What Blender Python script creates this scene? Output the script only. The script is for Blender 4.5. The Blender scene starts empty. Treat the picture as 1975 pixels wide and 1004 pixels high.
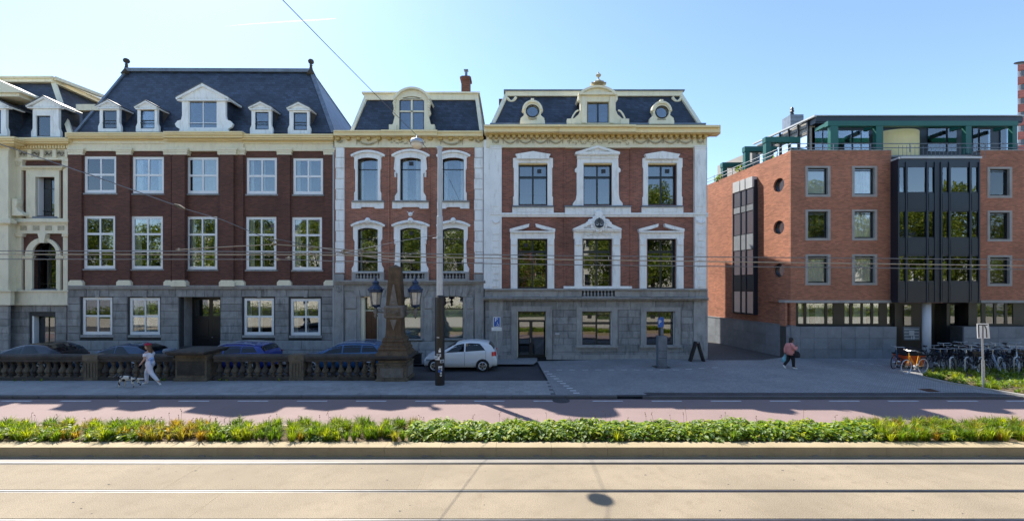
import bpy, math, random
import numpy as np
from mathutils import Vector, Matrix, geometry
R = math.radians
random.seed(7); rng = np.random.default_rng(7)
SC = bpy.context.scene
COL = SC.collection
# ------------------------------------------------------------ camera, world, sun, exposure
F, CX, CY, H = 817.0, 987.5, 550.0, 4.3        # focal length in photo pixels, vanishing column/row, eye height
cam = bpy.data.cameras.new('camera'); camo = bpy.data.objects.new('camera', cam); COL.objects.link(camo)
camo.location = (0, 0, H); camo.rotation_euler = (R(90), 0, 0)
cam.sensor_width = 36; cam.lens = F/1975*36; cam.shift_y = (CY-502)/1975; cam.clip_end = 9000; cam.clip_start = .1
SC.camera = camo
SUN = Vector((-.55, .668, 1.0)).normalized()
EL = math.asin(SUN.z); AZ = math.atan2(SUN.x, SUN.y)
w = bpy.data.worlds.new('World'); SC.world = w; w.use_nodes = True
wn = w.node_tree; bg = wn.nodes['Background']
sky = wn.nodes.new('ShaderNodeTexSky'); sky.sky_type = 'NISHITA'; sky.sun_disc = False
sky.sun_elevation = EL; sky.sun_rotation = AZ; sky.air_density = 1.0; sky.dust_density = .3; sky.ozone_density = 3.2
wn.links.new(sky.outputs[0], bg.inputs[0]); bg.inputs[1].default_value = .112
sl = bpy.data.lights.new('sun', 'SUN'); sl.energy = 4.1; sl.angle = R(.5); sl.color = (1, .93, .82)
so = bpy.data.objects.new('sun', sl); COL.objects.link(so); so.rotation_euler = (-SUN).to_track_quat('-Z', 'Y').to_euler(); so.location = (-20, 40, 50)
SC.view_settings.view_transform = 'Standard'; SC.view_settings.look = 'None'; SC.view_settings.gamma = 1
SC.view_settings.use_curve_mapping = False; SC.view_settings.exposure = 1.32
SC.cycles.use_denoising = True; SC.cycles.max_bounces = 7; SC.cycles.transparent_max_bounces = 12
SC.cycles.caustics_reflective = False; SC.cycles.caustics_refractive = False
# ------------------------------------------------------------ materials
def nd(t, ty, **k):
    n = t.nodes.new(ty)
    for a, b in k.items(): setattr(n, a, b)
    return n
def posvec(t, mode):
    g = nd(t, 'ShaderNodeNewGeometry'); 
    if mode == 'xyz': return g.outputs['Position']
    s = nd(t, 'ShaderNodeSeparateXYZ'); t.links.new(g.outputs['Position'], s.inputs[0])
    c = nd(t, 'ShaderNodeCombineXYZ')
    if mode == 'wall':
        a = nd(t, 'ShaderNodeMath', operation='ADD'); t.links.new(s.outputs[0], a.inputs[0]); t.links.new(s.outputs[1], a.inputs[1])
        t.links.new(a.outputs[0], c.inputs[0]); t.links.new(s.outputs[2], c.inputs[1])
    elif mode == 'ground45':
        a = nd(t, 'ShaderNodeMath', operation='ADD'); t.links.new(s.outputs[0], a.inputs[0]); t.links.new(s.outputs[1], a.inputs[1])
        b = nd(t, 'ShaderNodeMath', operation='SUBTRACT'); t.links.new(s.outputs[0], b.inputs[0]); t.links.new(s.outputs[1], b.inputs[1])
        t.links.new(a.outputs[0], c.inputs[0]); t.links.new(b.outputs[0], c.inputs[1])
    return c.outputs[0]
def mat(name, col, rough=.7, var=.12, scale=1.5, fine=0, finescale=60, bump=0, objvar=0, metal=0, brick=None, stain=0, stcol=(.05,.045,.04), streak=0, spec=.5, attr=None, trans=0):
    m = bpy.data.materials.new(name); m.use_nodes = True; t = m.node_tree; L = t.links.new
    p = t.nodes['Principled BSDF']; p.inputs['Roughness'].default_value = rough; p.inputs['Metallic'].default_value = metal
    p.inputs['Specular IOR Level'].default_value = spec
    c4 = (*col, 1)
    if attr:
        a = nd(t, 'ShaderNodeAttribute', attribute_name=attr); cur = a.outputs['Color']
    elif brick:
        b = nd(t, 'ShaderNodeTexBrick'); b.inputs['Scale'].default_value = 1
        b.inputs['Brick Width'].default_value = brick[0]; b.inputs['Row Height'].default_value = brick[1]; b.inputs['Mortar Size'].default_value = brick[2]
        b.inputs['Mortar Smooth'].default_value = .2; b.inputs['Bias'].default_value = 0
        b.inputs['Color1'].default_value = (*[x*brick[4] for x in col], 1); b.inputs['Color2'].default_value = (*[x/brick[4] for x in col], 1)
        b.inputs['Mortar'].default_value = (*brick[3], 1)
        L(posvec(t, brick[5] if len(brick) > 5 else 'wall'), b.inputs['Vector']); cur = b.outputs['Color']
    else:
        r = nd(t, 'ShaderNodeRGB'); r.outputs[0].default_value = c4; cur = r.outputs[0]
    def mul(cur, fac_out, lo, hi):
        mr = nd(t, 'ShaderNodeMapRange'); mr.inputs['From Min'].default_value = .3 if fac_out[1] else 0; mr.inputs['From Max'].default_value = .7 if fac_out[1] else 1
        mr.inputs['To Min'].default_value = lo; mr.inputs['To Max'].default_value = hi; L(fac_out[0], mr.inputs['Value'])
        v = nd(t, 'ShaderNodeVectorMath', operation='SCALE'); L(cur, v.inputs[0]); L(mr.outputs[0], v.inputs['Scale']); return v.outputs[0]
    P = posvec(t, 'xyz')
    if var:
        n = nd(t, 'ShaderNodeTexNoise'); n.inputs['Scale'].default_value = scale; n.inputs['Detail'].default_value = 5; L(P, n.inputs['Vector'])
        cur = mul(cur, (n.outputs[0], 1), 1-var, 1+var)
    if fine:
        n = nd(t, 'ShaderNodeTexNoise'); n.inputs['Scale'].default_value = finescale; n.inputs['Detail'].default_value = 2; L(P, n.inputs['Vector'])
        cur = mul(cur, (n.outputs[0], 1), 1-fine, 1+fine)
    if objvar:
        o = nd(t, 'ShaderNodeObjectInfo'); cur = mul(cur, (o.outputs['Random'], 0), 1-objvar, 1+objvar)
    if stain:
        mp = nd(t, 'ShaderNodeMapping'); mp.inputs['Scale'].default_value = (1.6, 1.6, .35 if streak else 1.6); L(P, mp.inputs[0])
        n = nd(t, 'ShaderNodeTexNoise'); n.inputs['Scale'].default_value = 2.2 if not streak else 3.4; n.inputs['Detail'].default_value = 7; n.inputs['Roughness'].default_value = .65; L(mp.outputs[0], n.inputs['Vector'])
        mr = nd(t, 'ShaderNodeMapRange'); mr.inputs['From Min'].default_value = .5; mr.inputs['From Max'].default_value = .72; mr.inputs['To Max'].default_value = stain; L(n.outputs[0], mr.inputs['Value'])
        mx = nd(t, 'ShaderNodeMix', data_type='RGBA'); L(mr.outputs[0], mx.inputs[0]); L(cur, mx.inputs[6]); mx.inputs[7].default_value = (*stcol, 1); cur = mx.outputs[2]
    L(cur, p.inputs['Base Color'])
    if bump:
        bn = nd(t, 'ShaderNodeBump'); bn.inputs['Strength'].default_value = bump; bn.inputs['Distance'].default_value = .01
        if brick: L(b.outputs['Fac'], bn.inputs['Height']); bn.invert = True
        else:
            n = nd(t, 'ShaderNodeTexNoise'); n.inputs['Scale'].default_value = finescale; n.inputs['Detail'].default_value = 4; L(P, n.inputs['Vector']); L(n.outputs[0], bn.inputs['Height'])
        L(bn.outputs[0], p.inputs['Normal'])
    if trans:
        tr = nd(t, 'ShaderNodeBsdfTranslucent'); ms = nd(t, 'ShaderNodeMixShader'); ms.inputs[0].default_value = trans
        sc = nd(t, 'ShaderNodeVectorMath', operation='MULTIPLY'); L(cur, sc.inputs[0]); sc.inputs[1].default_value = (1.5, 1.6, .5); L(sc.outputs[0], tr.inputs[0])
        L(p.outputs[0], ms.inputs[1]); L(tr.outputs[0], ms.inputs[2]); L(ms.outputs[0], t.nodes['Material Output'].inputs[0])
    return m
def glassmat(name, fac, tint):
    m = bpy.data.materials.new(name); m.use_nodes = True; t = m.node_tree; L = t.links.new
    t.nodes.remove(t.nodes['Principled BSDF'])
    g = nd(t, 'ShaderNodeBsdfGlossy'); g.inputs['Roughness'].default_value = .012; g.inputs['Color'].default_value = (.95, .97, 1, 1)
    tr = nd(t, 'ShaderNodeBsdfTransparent'); tr.inputs[0].default_value = (*tint, 1)
    lw = nd(t, 'ShaderNodeFresnel'); lw.inputs[0].default_value = 1.45
    mr = nd(t, 'ShaderNodeMapRange'); mr.inputs['From Min'].default_value = .03; mr.inputs['To Min'].default_value = fac; L(lw.outputs[0], mr.inputs['Value'])
    n = nd(t, 'ShaderNodeTexNoise'); n.inputs['Scale'].default_value = 1.1; n.inputs['Detail'].default_value = 0; L(posvec(t, 'xyz'), n.inputs['Vector'])
    b = nd(t, 'ShaderNodeBump'); b.inputs['Strength'].default_value = .05; b.inputs['Distance'].default_value = .02; L(n.outputs[0], b.inputs['Height']); L(b.outputs[0], g.inputs['Normal'])
    ms = nd(t, 'ShaderNodeMixShader'); L(mr.outputs[0], ms.inputs[0]); L(tr.outputs[0], ms.inputs[1]); L(g.outputs[0], ms.inputs[2]); L(ms.outputs[0], t.nodes['Material Output'].inputs[0])
    return m
def emis(name, col, s):
    m = bpy.data.materials.new(name); m.use_nodes = True; t = m.node_tree; p = t.nodes['Principled BSDF']
    p.inputs['Base Color'].default_value = (*col, 1); p.inputs['Emission Color'].default_value = (*col, 1); p.inputs['Emission Strength'].default_value = s; return m
M = {}
M['brickA'] = mat('dark_brown_brick', (.115, .042, .027), .85, .2, .6, .15, 40, .5, brick=(.22, .07, .011, (.10, .06, .05), 1.35))
M['brickB'] = mat('red_brick', (.30, .108, .065), .85, .25, .6, .16, 40, .5, brick=(.22, .07, .011, (.30, .20, .16), 1.38))
M['brickC'] = mat('deep_red_brick', (.235, .083, .054), .85, .25, .6, .16, 40, .5, brick=(.22, .07, .011, (.24, .15, .12), 1.42))
M['brickR'] = mat('orange_brown_brick', (.37, .142, .078), .85, .14, .5, .14, 40, .4, brick=(.22, .07, .009, (.30, .17, .12), 1.3))
M['white'] = mat('white_paint', (.85, .86, .85), .55, .05, 1.2, .04, 25, stain=.42, stcol=(.40, .39, .35), streak=1)
M['wframe'] = mat('white_frame_paint', (.82, .83, .83), .35, .02)
M['cream'] = mat('cream_paint', (.80, .745, .56), .55, .05, 1.2, .05, 25, stain=.3, stcol=(.45, .40, .28), streak=1)
M['creamL'] = mat('pale_cream_stucco', (.78, .72, .54), .6, .06, 1, .05, 25, stain=.35, stcol=(.42, .38, .27), streak=1)
M['yellow'] = mat('yellow_cream_paint', (.82, .68, .38), .5, .05, 1.2, .04, 25, stain=.2, stcol=(.5, .42, .25), streak=1)
M['ochre'] = mat('ochre_paint', (.55, .40, .14), .55, .08, 2, .05, 25)
M['orn'] = mat('weathered_ornament', (.42, .38, .27), .7, .25, 8, .1, 60)
M['stone'] = mat('grey_ashlar', (.27, .27, .265), .75, .2, 2.2, .14, 50, .3, objvar=.2, stain=.6, stcol=(.05, .05, .052), streak=1)
M['stoneP'] = mat('pale_grey_stone', (.33, .325, .315), .75, .15, 2.2, .12, 50, .25, objvar=.08, stain=.5, stcol=(.075, .075, .075), streak=1)
M['mortar'] = mat('dark_joint', (.055, .055, .055), .9, .2, 5)
M['slate'] = mat('blue_slate', (.024, .036, .057), .5, .35, .7, .2, 14, .6, brick=(.26, .17, .012, (.012, .016, .026), 1.6), spec=.6)
M['lead'] = mat('lead_flashing', (.16, .19, .23), .5, .2, 3, .1, 30, metal=.3)
M['zinc'] = mat('grey_zinc', (.10, .11, .125), .5, .15, 3)
M['dframe'] = mat('black_green_frame', (.012, .017, .02), .35, .05)
M['black'] = mat('black_paint', (.012, .012, .014), .4, .1)
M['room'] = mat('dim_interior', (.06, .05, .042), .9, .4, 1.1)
M['curtain'] = mat('pale_curtain', (.84, .83, .77), .9, .1, 3)
M['blind'] = mat('frosted_film', (.66, .72, .76), .6, .02)
M['glass'] = glassmat('window_glass', .15, (.82, .86, .86))
M['glassd'] = glassmat('dark_window_glass', .16, (.42, .44, .43))
M['glassc'] = glassmat('clear_window_glass', .08, (.93, .95, .95))
M['carglass'] = mat('car_glass', (.008, .011, .014), .05, 0, spec=.5)
M['wood'] = mat('brown_wood', (.075, .028, .013), .4, .3, 3)
M['asphalt'] = mat('grey_asphalt', (.05, .05, .055), .9, .15, 1, .25, 120, .3)
M['redasph'] = mat('red_asphalt', (.235, .17, .162), .9, .06, .6, .14, 90, .2, stain=.18, stcol=(.16, .115, .108))
M['paver'] = mat('grey_paver', (.27, .27, .27), .85, .12, .6, .12, 30, .3, brick=(.2, .1, .007, (.15, .15, .15), 1.12, 'ground45'), stain=.25, stcol=(.09, .09, .09))
M['tile'] = mat('paving_tile_concrete', (.30, .30, .295), .85, .12, .8, .12, 60, objvar=.1, stain=.25, stcol=(.09, .09, .09))
M['darkpav'] = mat('dark_clinker', (.062, .058, .06), .85, .15, 1, .2, 40, brick=(.2, .1, .007, (.03, .03, .03), 1.2, 'ground45'))
M['track'] = mat('tan_track_concrete', (.25, .205, .145), .9, .16, .45, .50, 70, 0, stain=.6, stcol=(.19, .15, .10), objvar=.03)
M['kerbtan'] = mat('tan_kerb_concrete', (.33, .265, .165), .85, .1, 1.5, .1, 60, objvar=.05, stain=.25, stcol=(.2, .16, .1))
M['kerb'] = mat('grey_kerb_concrete', (.13, .13, .135), .85, .12, 1.5, .1, 60, objvar=.1)
M['rail'] = mat('rail_steel', (.42, .42, .43), .35, .1, 4, metal=1)
M['pale'] = mat('pale_mortar_strip', (.23, .21, .18), .7, .1, 1.5, .08, 50, stain=.4, stcol=(.3, .27, .22))
M['mark'] = mat('white_marking', (.6, .6, .6), .8, .15, 5)
M['soil'] = mat('dry_soil', (.12, .085, .05), .95, .3, 3, .3, 40)
M['grass'] = mat('turf', (.05, .085, .02), .95, .3, 3, .3, 40)
M['leaf'] = mat('leaf', (0, 0, 0), .5, 0, attr='tint', trans=.5, spec=.4)
M['treeleaf'] = mat('tree_leaf', (0, 0, 0), .6, 0, attr='tint', trans=.3)
M['bark'] = mat('bark', (.05, .04, .03), .9, .3, 4)
M['oldstone'] = mat('old_brown_stone', (.135, .108, .075), .85, .3, 2.5, .2, 40, .4, objvar=.12, stain=.8, stcol=(.022, .02, .017))
M['oldstoneD'] = mat('dark_sooty_stone', (.058, .05, .042), .85, .3, 3, .2, 40, .4, objvar=.15, stain=.7, stcol=(.015, .014, .012))
M['obel'] = mat('brown_stained_obelisk_stone', (.105, .068, .038), .85, .3, 2.5, .2, 40, .4, objvar=.1, stain=.75, stcol=(.04, .026, .014), streak=1)
M['reliefstone'] = mat('grey_relief_stone', (.17, .155, .135), .85, .2, 6, .15, 50, .4)
M['granite'] = mat('blue_grey_granite', (.20, .22, .245), .6, .12, 2, .12, 60, objvar=.12, stain=.3, stcol=(.08, .09, .10))
M['concrete'] = mat('light_concrete', (.34, .33, .31), .8, .12, 2, .08, 50)
M['green'] = mat('green_steel', (.01, .105, .085), .45, .08, 1)
M['navy'] = mat('navy_metal_panel', (.012, .019, .032), .4, .1, 1, objvar=.2)
M['clad'] = mat('beige_cladding', (.34, .31, .27), .6, .08, 1)
M['yellowwall'] = mat('yellow_plaster', (.85, .70, .36), .7, .04)
M['steel'] = mat('galvanised_steel', (.42, .44, .46), .4, .1, 5, metal=.6)
M['palegrey'] = mat('pale_grey_paint', (.50, .52, .53), .45, .06, 2)
M['wcol'] = mat('white_column_paint', (.62, .64, .68), .6, .05)
M['blue'] = mat('royal_blue_paint', (.008, .026, .075), .35, .15, 6)
M['signblue'] = mat('sign_blue', (.015, .11, .42), .4, 0)
M['lanternglass'] = mat('milky_lantern_glass', (.55, .52, .46), .2, .2, 6)
M['opal'] = mat('opal_lamp_glass', (.72, .66, .56), .3, .05)
M['tyre'] = mat('tyre_rubber', (.018, .018, .018), .8, .1)
M['alloy'] = mat('alloy_silver', (.6, .6, .6), .3, 0, metal=.8)
M['skin'] = mat('skin', (.52, .30, .22), .5, .05)
M['skinD'] = mat('brown_skin', (.22, .12, .08), .5, .05)
M['hair'] = mat('brown_hair', (.13, .065, .03), .6, .2, 20)
M['hairB'] = mat('black_hair', (.01, .009, .009), .5, .2, 20)
M['cwhite'] = mat('white_cloth', (.74, .73, .80), .8, .05, 6)
M['cblue'] = mat('pale_blue_cloth', (.34, .50, .80), .8, .08, 8)
M['cpink'] = mat('pink_cloth', (.70, .27, .24), .8, .1, 8)
M['cred'] = mat('magenta_red_knit', (.30, .01, .045), .9, .2, 20)
M['cblack'] = mat('black_cloth', (.014, .012, .015), .85, .1)
M['bagteal'] = mat('teal_plastic_bag', (.16, .38, .44), .4, .3, 10)
M['orange'] = mat('orange_paint', (.72, .30, .02), .35, .05)
M['orangered'] = mat('orange_red_box', (.62, .09, .015), .4, .05)
M['bikedark'] = mat('dark_bike_paint', (.015, .02, .03), .35, 0, objvar=.3)
M['bikeblue'] = mat('blue_bike_paint', (.03, .10, .22), .35, 0)
M['bikesilver'] = mat('silver_bike_paint', (.42, .50, .58), .3, 0, metal=.5)
M['red'] = mat('red_lens', (.6, .01, .01), .2, 0)
M['headl'] = mat('lamp_lens', (.25, .3, .35), .1, 0)
def carpaint(name, col):
    m = mat(name, col, .25, 0, spec=.7); m.node_tree.nodes['Principled BSDF'].inputs['Coat Weight'].default_value = .25; return m
M['pwhite'] = carpaint('white_car_paint', (.72, .75, .78))
M['pblack'] = carpaint('black_car_paint', (.008, .009, .013))
M['pnavy'] = carpaint('navy_car_paint', (.01, .045, .10))
M['pblue'] = carpaint('bright_blue_car_paint', (.008, .035, .24))
M['psteel'] = carpaint('steel_blue_car_paint', (.02, .10, .24))
M['towerb'] = mat('tower_brick', (.42, .13, .10), .8, .08, .3, brick=(1.2, .5, .05, (.25, .12, .1), 1.15))
M['towerw'] = mat('tower_white_band', (.7, .72, .74), .6, .05)
M['furW'] = mat('dog_coat', (0, 0, 0), .8, .1, 30, attr='tint')
M['cloud'] = mat('contrail_vapour', (.95, .95, .97), 1, 0)
_t = M['cloud'].node_tree; _p = _t.nodes['Principled BSDF']; _tr = nd(_t, 'ShaderNodeBsdfTransparent'); _tl = nd(_t, 'ShaderNodeBsdfTranslucent'); _m1 = nd(_t, 'ShaderNodeMixShader'); _m2 = nd(_t, 'ShaderNodeMixShader')
_m1.inputs[0].default_value = .6; _m2.inputs[0].default_value = .55
_t.links.new(_p.outputs[0], _m1.inputs[1]); _t.links.new(_tl.outputs[0], _m1.inputs[2]); _t.links.new(_tr.outputs[0], _m2.inputs[1]); _t.links.new(_m1.outputs[0], _m2.inputs[2]); _t.links.new(_m2.outputs[0], _t.nodes['Material Output'].inputs[0])
M['palepave'] = mat('pale_bounce_paving', (.42, .38, .31), .9, .08, .9)  # unseen ground, paleness raised to bounce sunlight onto the shaded facades
M['plaster'] = mat('pale_plaster', (.78, .73, .62), .8, .05)  # kept pale so the houses opposite bounce sunlight onto the facades
# ------------------------------------------------------------ object helpers
WL = {}
ZERO = Vector((0, 0, 0))
def wl(o): return WL.get(o.name, ZERO) if o else ZERO
def link(name, mesh, loc, parent, rot=None):
    o = bpy.data.objects.new(name, mesh); COL.objects.link(o)
    loc = Vector(loc)
    if parent: o.parent = parent
    o.location = loc - wl(parent)
    if rot: o.rotation_euler = rot
    WL[o.name] = loc
    return o
def tag(o, label=None, cat=None, group=None, kind=None):
    if label: o['label'] = label
    if cat: o['category'] = cat
    if group: o['group'] = group
    if kind: o['kind'] = kind
    return o
def thing(name, label, cat, loc=(0, 0, 0), group=None):
    return tag(link(name, None, loc, None), label, cat, group)
def copy_tree(o, parent=None, sub=None):
    c = o.copy(); COL.objects.link(c); c.parent = parent
    for ch in list(o.children): copy_tree(ch, c)
    return c
class MB:
    def __init__(s): s.v = []; s.f = []; s.smooth = False
    def add(s, vs, fs):
        b = len(s.v); s.v += [tuple(v) for v in vs]; s.f += [tuple(b+i for i in f) for f in fs]; return s
    def box(s, x0, x1, y0, y1, z0, z1):
        if x0 > x1: x0, x1 = x1, x0
        if y0 > y1: y0, y1 = y1, y0
        if z0 > z1: z0, z1 = z1, z0
        return s.add([(x0,y0,z0),(x1,y0,z0),(x1,y1,z0),(x0,y1,z0),(x0,y0,z1),(x1,y0,z1),(x1,y1,z1),(x0,y1,z1)],
                     [(0,3,2,1),(4,5,6,7),(0,1,5,4),(1,2,6,5),(2,3,7,6),(3,0,4,7)])
    def prism(s, loops, y0, y1, T=None):
        """loops in (x,z): outer first, then holes; solid between y0 (front) and y1"""
        tri = geometry.tessellate_polygon([[Vector((a, b, 0)) for a, b in l] for l in loops])
        fl = [p for l in loops for p in l]; n = len(fl)
        def area(t): (a, b), (c, d), (e, f) = [fl[i] for i in t]; return (c-a)*(f-b)-(e-a)*(d-b)
        vs = [(a, y0, b) for a, b in fl] + [(a, y1, b) for a, b in fl]; fs = []
        for t in tri:
            t = tuple(t)
            if area(t) < 0: t = t[::-1]
            fs.append(t); fs.append(tuple(i+n for i in t[::-1]))
        o = 0
        for l in loops:
            k = len(l)
            for i in range(k):
                j = (i+1) % k; fs.append((o+i, o+i+n, o+j+n, o+j))
            o += k
        if T: vs = [T(v) for v in vs]
        return s.add(vs, fs)
    def quad(s, a, b, c, d): return s.add([a, b, c, d], [(0, 1, 2, 3)])
    def bar(s, p, q, w, h=None, up=(0, 0, 1)):
        h = h or w; p = Vector(p); q = Vector(q); d = (q-p).normalized(); u = Vector(up)
        sd = d.cross(u)
        if sd.length < 1e-4: sd = d.cross(Vector((0, 1, 0)))
        sd.normalize(); u = sd.cross(d).normalized(); a = sd*w/2; b = u*h/2
        return s.add([p-a-b, p+a-b, p+a+b, p-a+b, q-a-b, q+a-b, q+a+b, q-a+b], [(0,1,2,3),(7,6,5,4),(0,4,5,1),(1,5,6,2),(2,6,7,3),(3,7,4,0)])
    def tube(s, pts, r, n=6, cap=True):
        pts = [Vector(p) for p in pts]; rs = r if isinstance(r, (list, tuple)) else [r]*len(pts); b0 = len(s.v)
        pu = None
        for i, p in enumerate(pts):
            d = (pts[min(i+1, len(pts)-1)] - pts[max(i-1, 0)]).normalized()
            if pu is None:
                u = Vector((0, 0, 1)) if abs(d.z) < .9 else Vector((1, 0, 0))
            else: u = pu
            a = d.cross(u).normalized(); u = a.cross(d).normalized(); pu = u
            for k in range(n):
                t = 2*math.pi*k/n; s.v.append(tuple(p + (a*math.cos(t)+u*math.sin(t))*rs[i]))
        for i in range(len(pts)-1):
            for k in range(n):
                k2 = (k+1) % n; s.f.append((b0+i*n+k, b0+i*n+k2, b0+(i+1)*n+k2, b0+(i+1)*n+k))
        if cap: s.f.append(tuple(b0+k for k in range(n))[::-1]); s.f.append(tuple(b0+(len(pts)-1)*n+k for k in range(n)))
        return s
    def lathe(s, prof, c, n=12, sq=False):
        """prof [(r,z)], centre c"""
        b0 = len(s.v); cx, cy, cz = c; off = math.pi/4 if sq else 0; k_ = math.sqrt(2) if sq else 1
        if sq: n = 4
        for r, z in prof:
            for k in range(n):
                t = 2*math.pi*k/n+off; s.v.append((cx+r*k_*math.cos(t), cy+r*k_*math.sin(t), cz+z))
        for i in range(len(prof)-1):
            for k in range(n):
                k2 = (k+1) % n; s.f.append((b0+i*n+k, b0+i*n+k2, b0+(i+1)*n+k2, b0+(i+1)*n+k))
        s.f.append(tuple(b0+k for k in range(n))[::-1]); s.f.append(tuple(b0+(len(prof)-1)*n+k for k in range(n)))
        return s
    def ball(s, c, r, n=10, m=6, sc=(1, 1, 1)):
        prof = [(max(r*math.sin(math.pi*i/m), .0005), -r*math.cos(math.pi*i/m)) for i in range(m+1)]; b = len(s.v)
        s.lathe(prof, (0, 0, 0), n)
        for i in range(b, len(s.v)):
            v = s.v[i]; s.v[i] = (c[0]+v[0]*sc[0], c[1]+v[1]*sc[1], c[2]+v[2]*sc[2])
        return s
    def wall(s, x0, x1, z0, z1, holes, y, th=.35):
        xs = sorted({x0, x1, *[min(max(h[i], x0), x1) for h in holes for i in (0, 1)]})
        zs = sorted({z0, z1, *[min(max(h[i], z0), z1) for h in holes for i in (2, 3)]})
        for i in range(len(xs)-1):
            for j in range(len(zs)-1):
                a, b, c, d = xs[i], xs[i+1], zs[j], zs[j+1]
                if b-a < 1e-5 or d-c < 1e-5: continue
                mx, mz = (a+b)/2, (c+d)/2
                if any(h[0] < mx < h[1] and h[2] < mz < h[3] for h in holes): continue
                s.quad((a, y, c), (b, y, c), (b, y, d), (a, y, d))
        for a, b, c, d in holes:
            Y = y+th
            s.quad((a, y, c), (a, y, d), (a, Y, d), (a, Y, c)); s.quad((b, y, c), (b, Y, c), (b, Y, d), (b, y, d))
            s.quad((a, y, c), (a, Y, c), (b, Y, c), (b, y, c)); s.quad((a, y, d), (b, y, d), (b, Y, d), (a, Y, d))
        return s
    def xf(s, T):
        s.v = [tuple(T(Vector(v))) for v in s.v]; return s
    def build(s, name, m, parent=None, origin=None, smooth=False, label=None, kind=None):
        v = np.array(s.v, dtype=float)
        if origin is None: c = (v.min(0)+v.max(0))/2; c[2] = v[:, 2].min()
        else: c = np.array(origin, dtype=float)
        me = bpy.data.meshes.new(name); me.from_pydata((v-c).tolist(), [], s.f); me.materials.append(M[m] if isinstance(m, str) else m)
        if smooth: me.shade_smooth()
        me.validate(); me.update()
        o = link(name, me, c, parent)
        if label: o['label'] = label
        if kind: o['kind'] = kind
        return o
def bevel(o, w=.01, seg=1):
    b = o.modifiers.new('bevel', 'BEVEL'); b.width = w; b.segments = seg; b.limit_method = 'ANGLE'; return o
def arc(x0, x1, z, rise, n=8):
    """points left to right on an arch springing at z"""
    c = (x0+x1)/2; hw = (x1-x0)/2; r = (hw*hw+rise*rise)/(2*rise); a = math.asin(min(1, hw/r))
    if rise > hw: a = math.pi-a
    return [(c+r*math.sin(-a+2*a*i/n), z+rise-r+r*math.cos(-a+2*a*i/n)) for i in range(n+1)]
STC = {}
def stone(parent, x0, x1, y, z0, z1, m='stone', proud=.05, depth=.12, name='stone', ch=.018, gap=.006):
    x0 += gap; x1 -= gap; z0 += gap; z1 -= gap
    w_, h_ = round(x1-x0, 2), round(z1-z0, 2)
    if w_ < .04 or h_ < .03: return
    key = (w_, h_, m, depth, ch)
    if key not in STC:
        a, b = w_/2, h_/2; c = min(ch, a/2, b/2)
        vs = [(-a+c, 0, -b+c), (a-c, 0, -b+c), (a-c, 0, b-c), (-a+c, 0, b-c), (-a, c, -b), (a, c, -b), (a, c, b), (-a, c, b), (-a, depth, -b), (a, depth, -b), (a, depth, b), (-a, depth, b)]
        fs = [(0,1,2,3)] + [(i, i+4, (i+1) % 4+4, (i+1) % 4) for i in range(4)] + [(i+4, i+8, (i+1) % 4+8, (i+1) % 4+4) for i in range(4)]
        me = bpy.data.meshes.new(name); me.from_pydata(vs, [], fs); me.materials.append(M[m]); STC[key] = me
    return link(name, STC[key], ((x0+x1)/2, y-proud+random.uniform(-.004, .004), (z0+z1)/2), parent)
def loft(name, m, rings, parent, n=14):
    """rings [(x, y, z, rx, ry)] joined into one closed smooth garment; local to parent"""
    o = MB(); b = 0
    for x, y, z, rx, ry in rings:
        for k in range(n): t = 2*math.pi*k/n; o.v.append((x+rx*math.cos(t), y+ry*math.sin(t), z))
    for i in range(len(rings)-1):
        for k in range(n): k2 = (k+1) % n; o.f.append((i*n+k, i*n+k2, (i+1)*n+k2, (i+1)*n+k))
    o.f.append(tuple(range(n))[::-1]); o.f.append(tuple((len(rings)-1)*n+k for k in range(n)))
    q = o.build(name, m, parent, origin=(0, 0, 0), smooth=True); q.location = (0, 0, 0); return q
def limb(name, m, pts, rs, parent):
    P = [Vector(p) for p in pts]; Q_, r_ = [], []
    for i in range(len(P)-1):
        for k in range(4): t = k/4; Q_.append(P[i].lerp(P[i+1], t)); r_.append(rs[i]+(rs[i+1]-rs[i])*t)
    Q_.append(P[-1]); r_.append(rs[-1])
    for _ in range(2): Q_ = [Q_[0]]+[(Q_[i-1]+Q_[i]*2+Q_[i+1])/4 for i in range(1, len(Q_)-1)]+[Q_[-1]]
    o = MB(); o.tube(Q_, r_, 12); q = o.build(name, m, parent, origin=(0, 0, 0), smooth=True); q.location = (0, 0, 0); return q
class Fac:
    """a facade plane at depth D; pixel (photo) -> metres"""
    def __init__(s, D, root): s.D = D; s.root = root
    def x(s, px, d=0): return (px-CX)*(s.D-d)/F
    def z(s, py, d=0): return H-(py-CY)*(s.D-d)/F
    def rect(s, a, b, c, e, d=0): return (s.x(a, d), s.x(b, d), s.z(e, d), s.z(c, d))
    def box(s, name, m, a, b, c, e, d, back=0, parent=None, mb=None, label=None):
        o = mb or MB(); x0, x1, z0, z1 = s.rect(a, b, c, e, d); o.box(x0, x1, s.D-d, s.D-back, z0, z1)
        if mb is None: return o.build(name, m, parent or s.root, label=label)
    def steps(s, name, m, a, b, levels, back=0, ext=0, parent=None):
        o = MB()
        for c, e, d in levels:
            x0, x1, z0, z1 = s.rect(a, b, c, e, d); o.box(x0-ext*d, x1+ext*d, s.D-d, s.D-back, z0+.001, z1)
        return o.build(name, m, parent or s.root)
    def poly(s, name, m, loops, d, back=0, parent=None, mb=None, label=None):
        o = mb or MB(); o.prism([[(s.x(a, d), s.z(b, d)) for a, b in l] for l in loops], s.D-d, s.D-back)
        if mb is None: return o.build(name, m, parent or s.root, label=label)
    def arcpx(s, a, b, y, rise, n=8): return [(p, 2*y-q) for p, q in arc(a, b, y, rise, n)]
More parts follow.
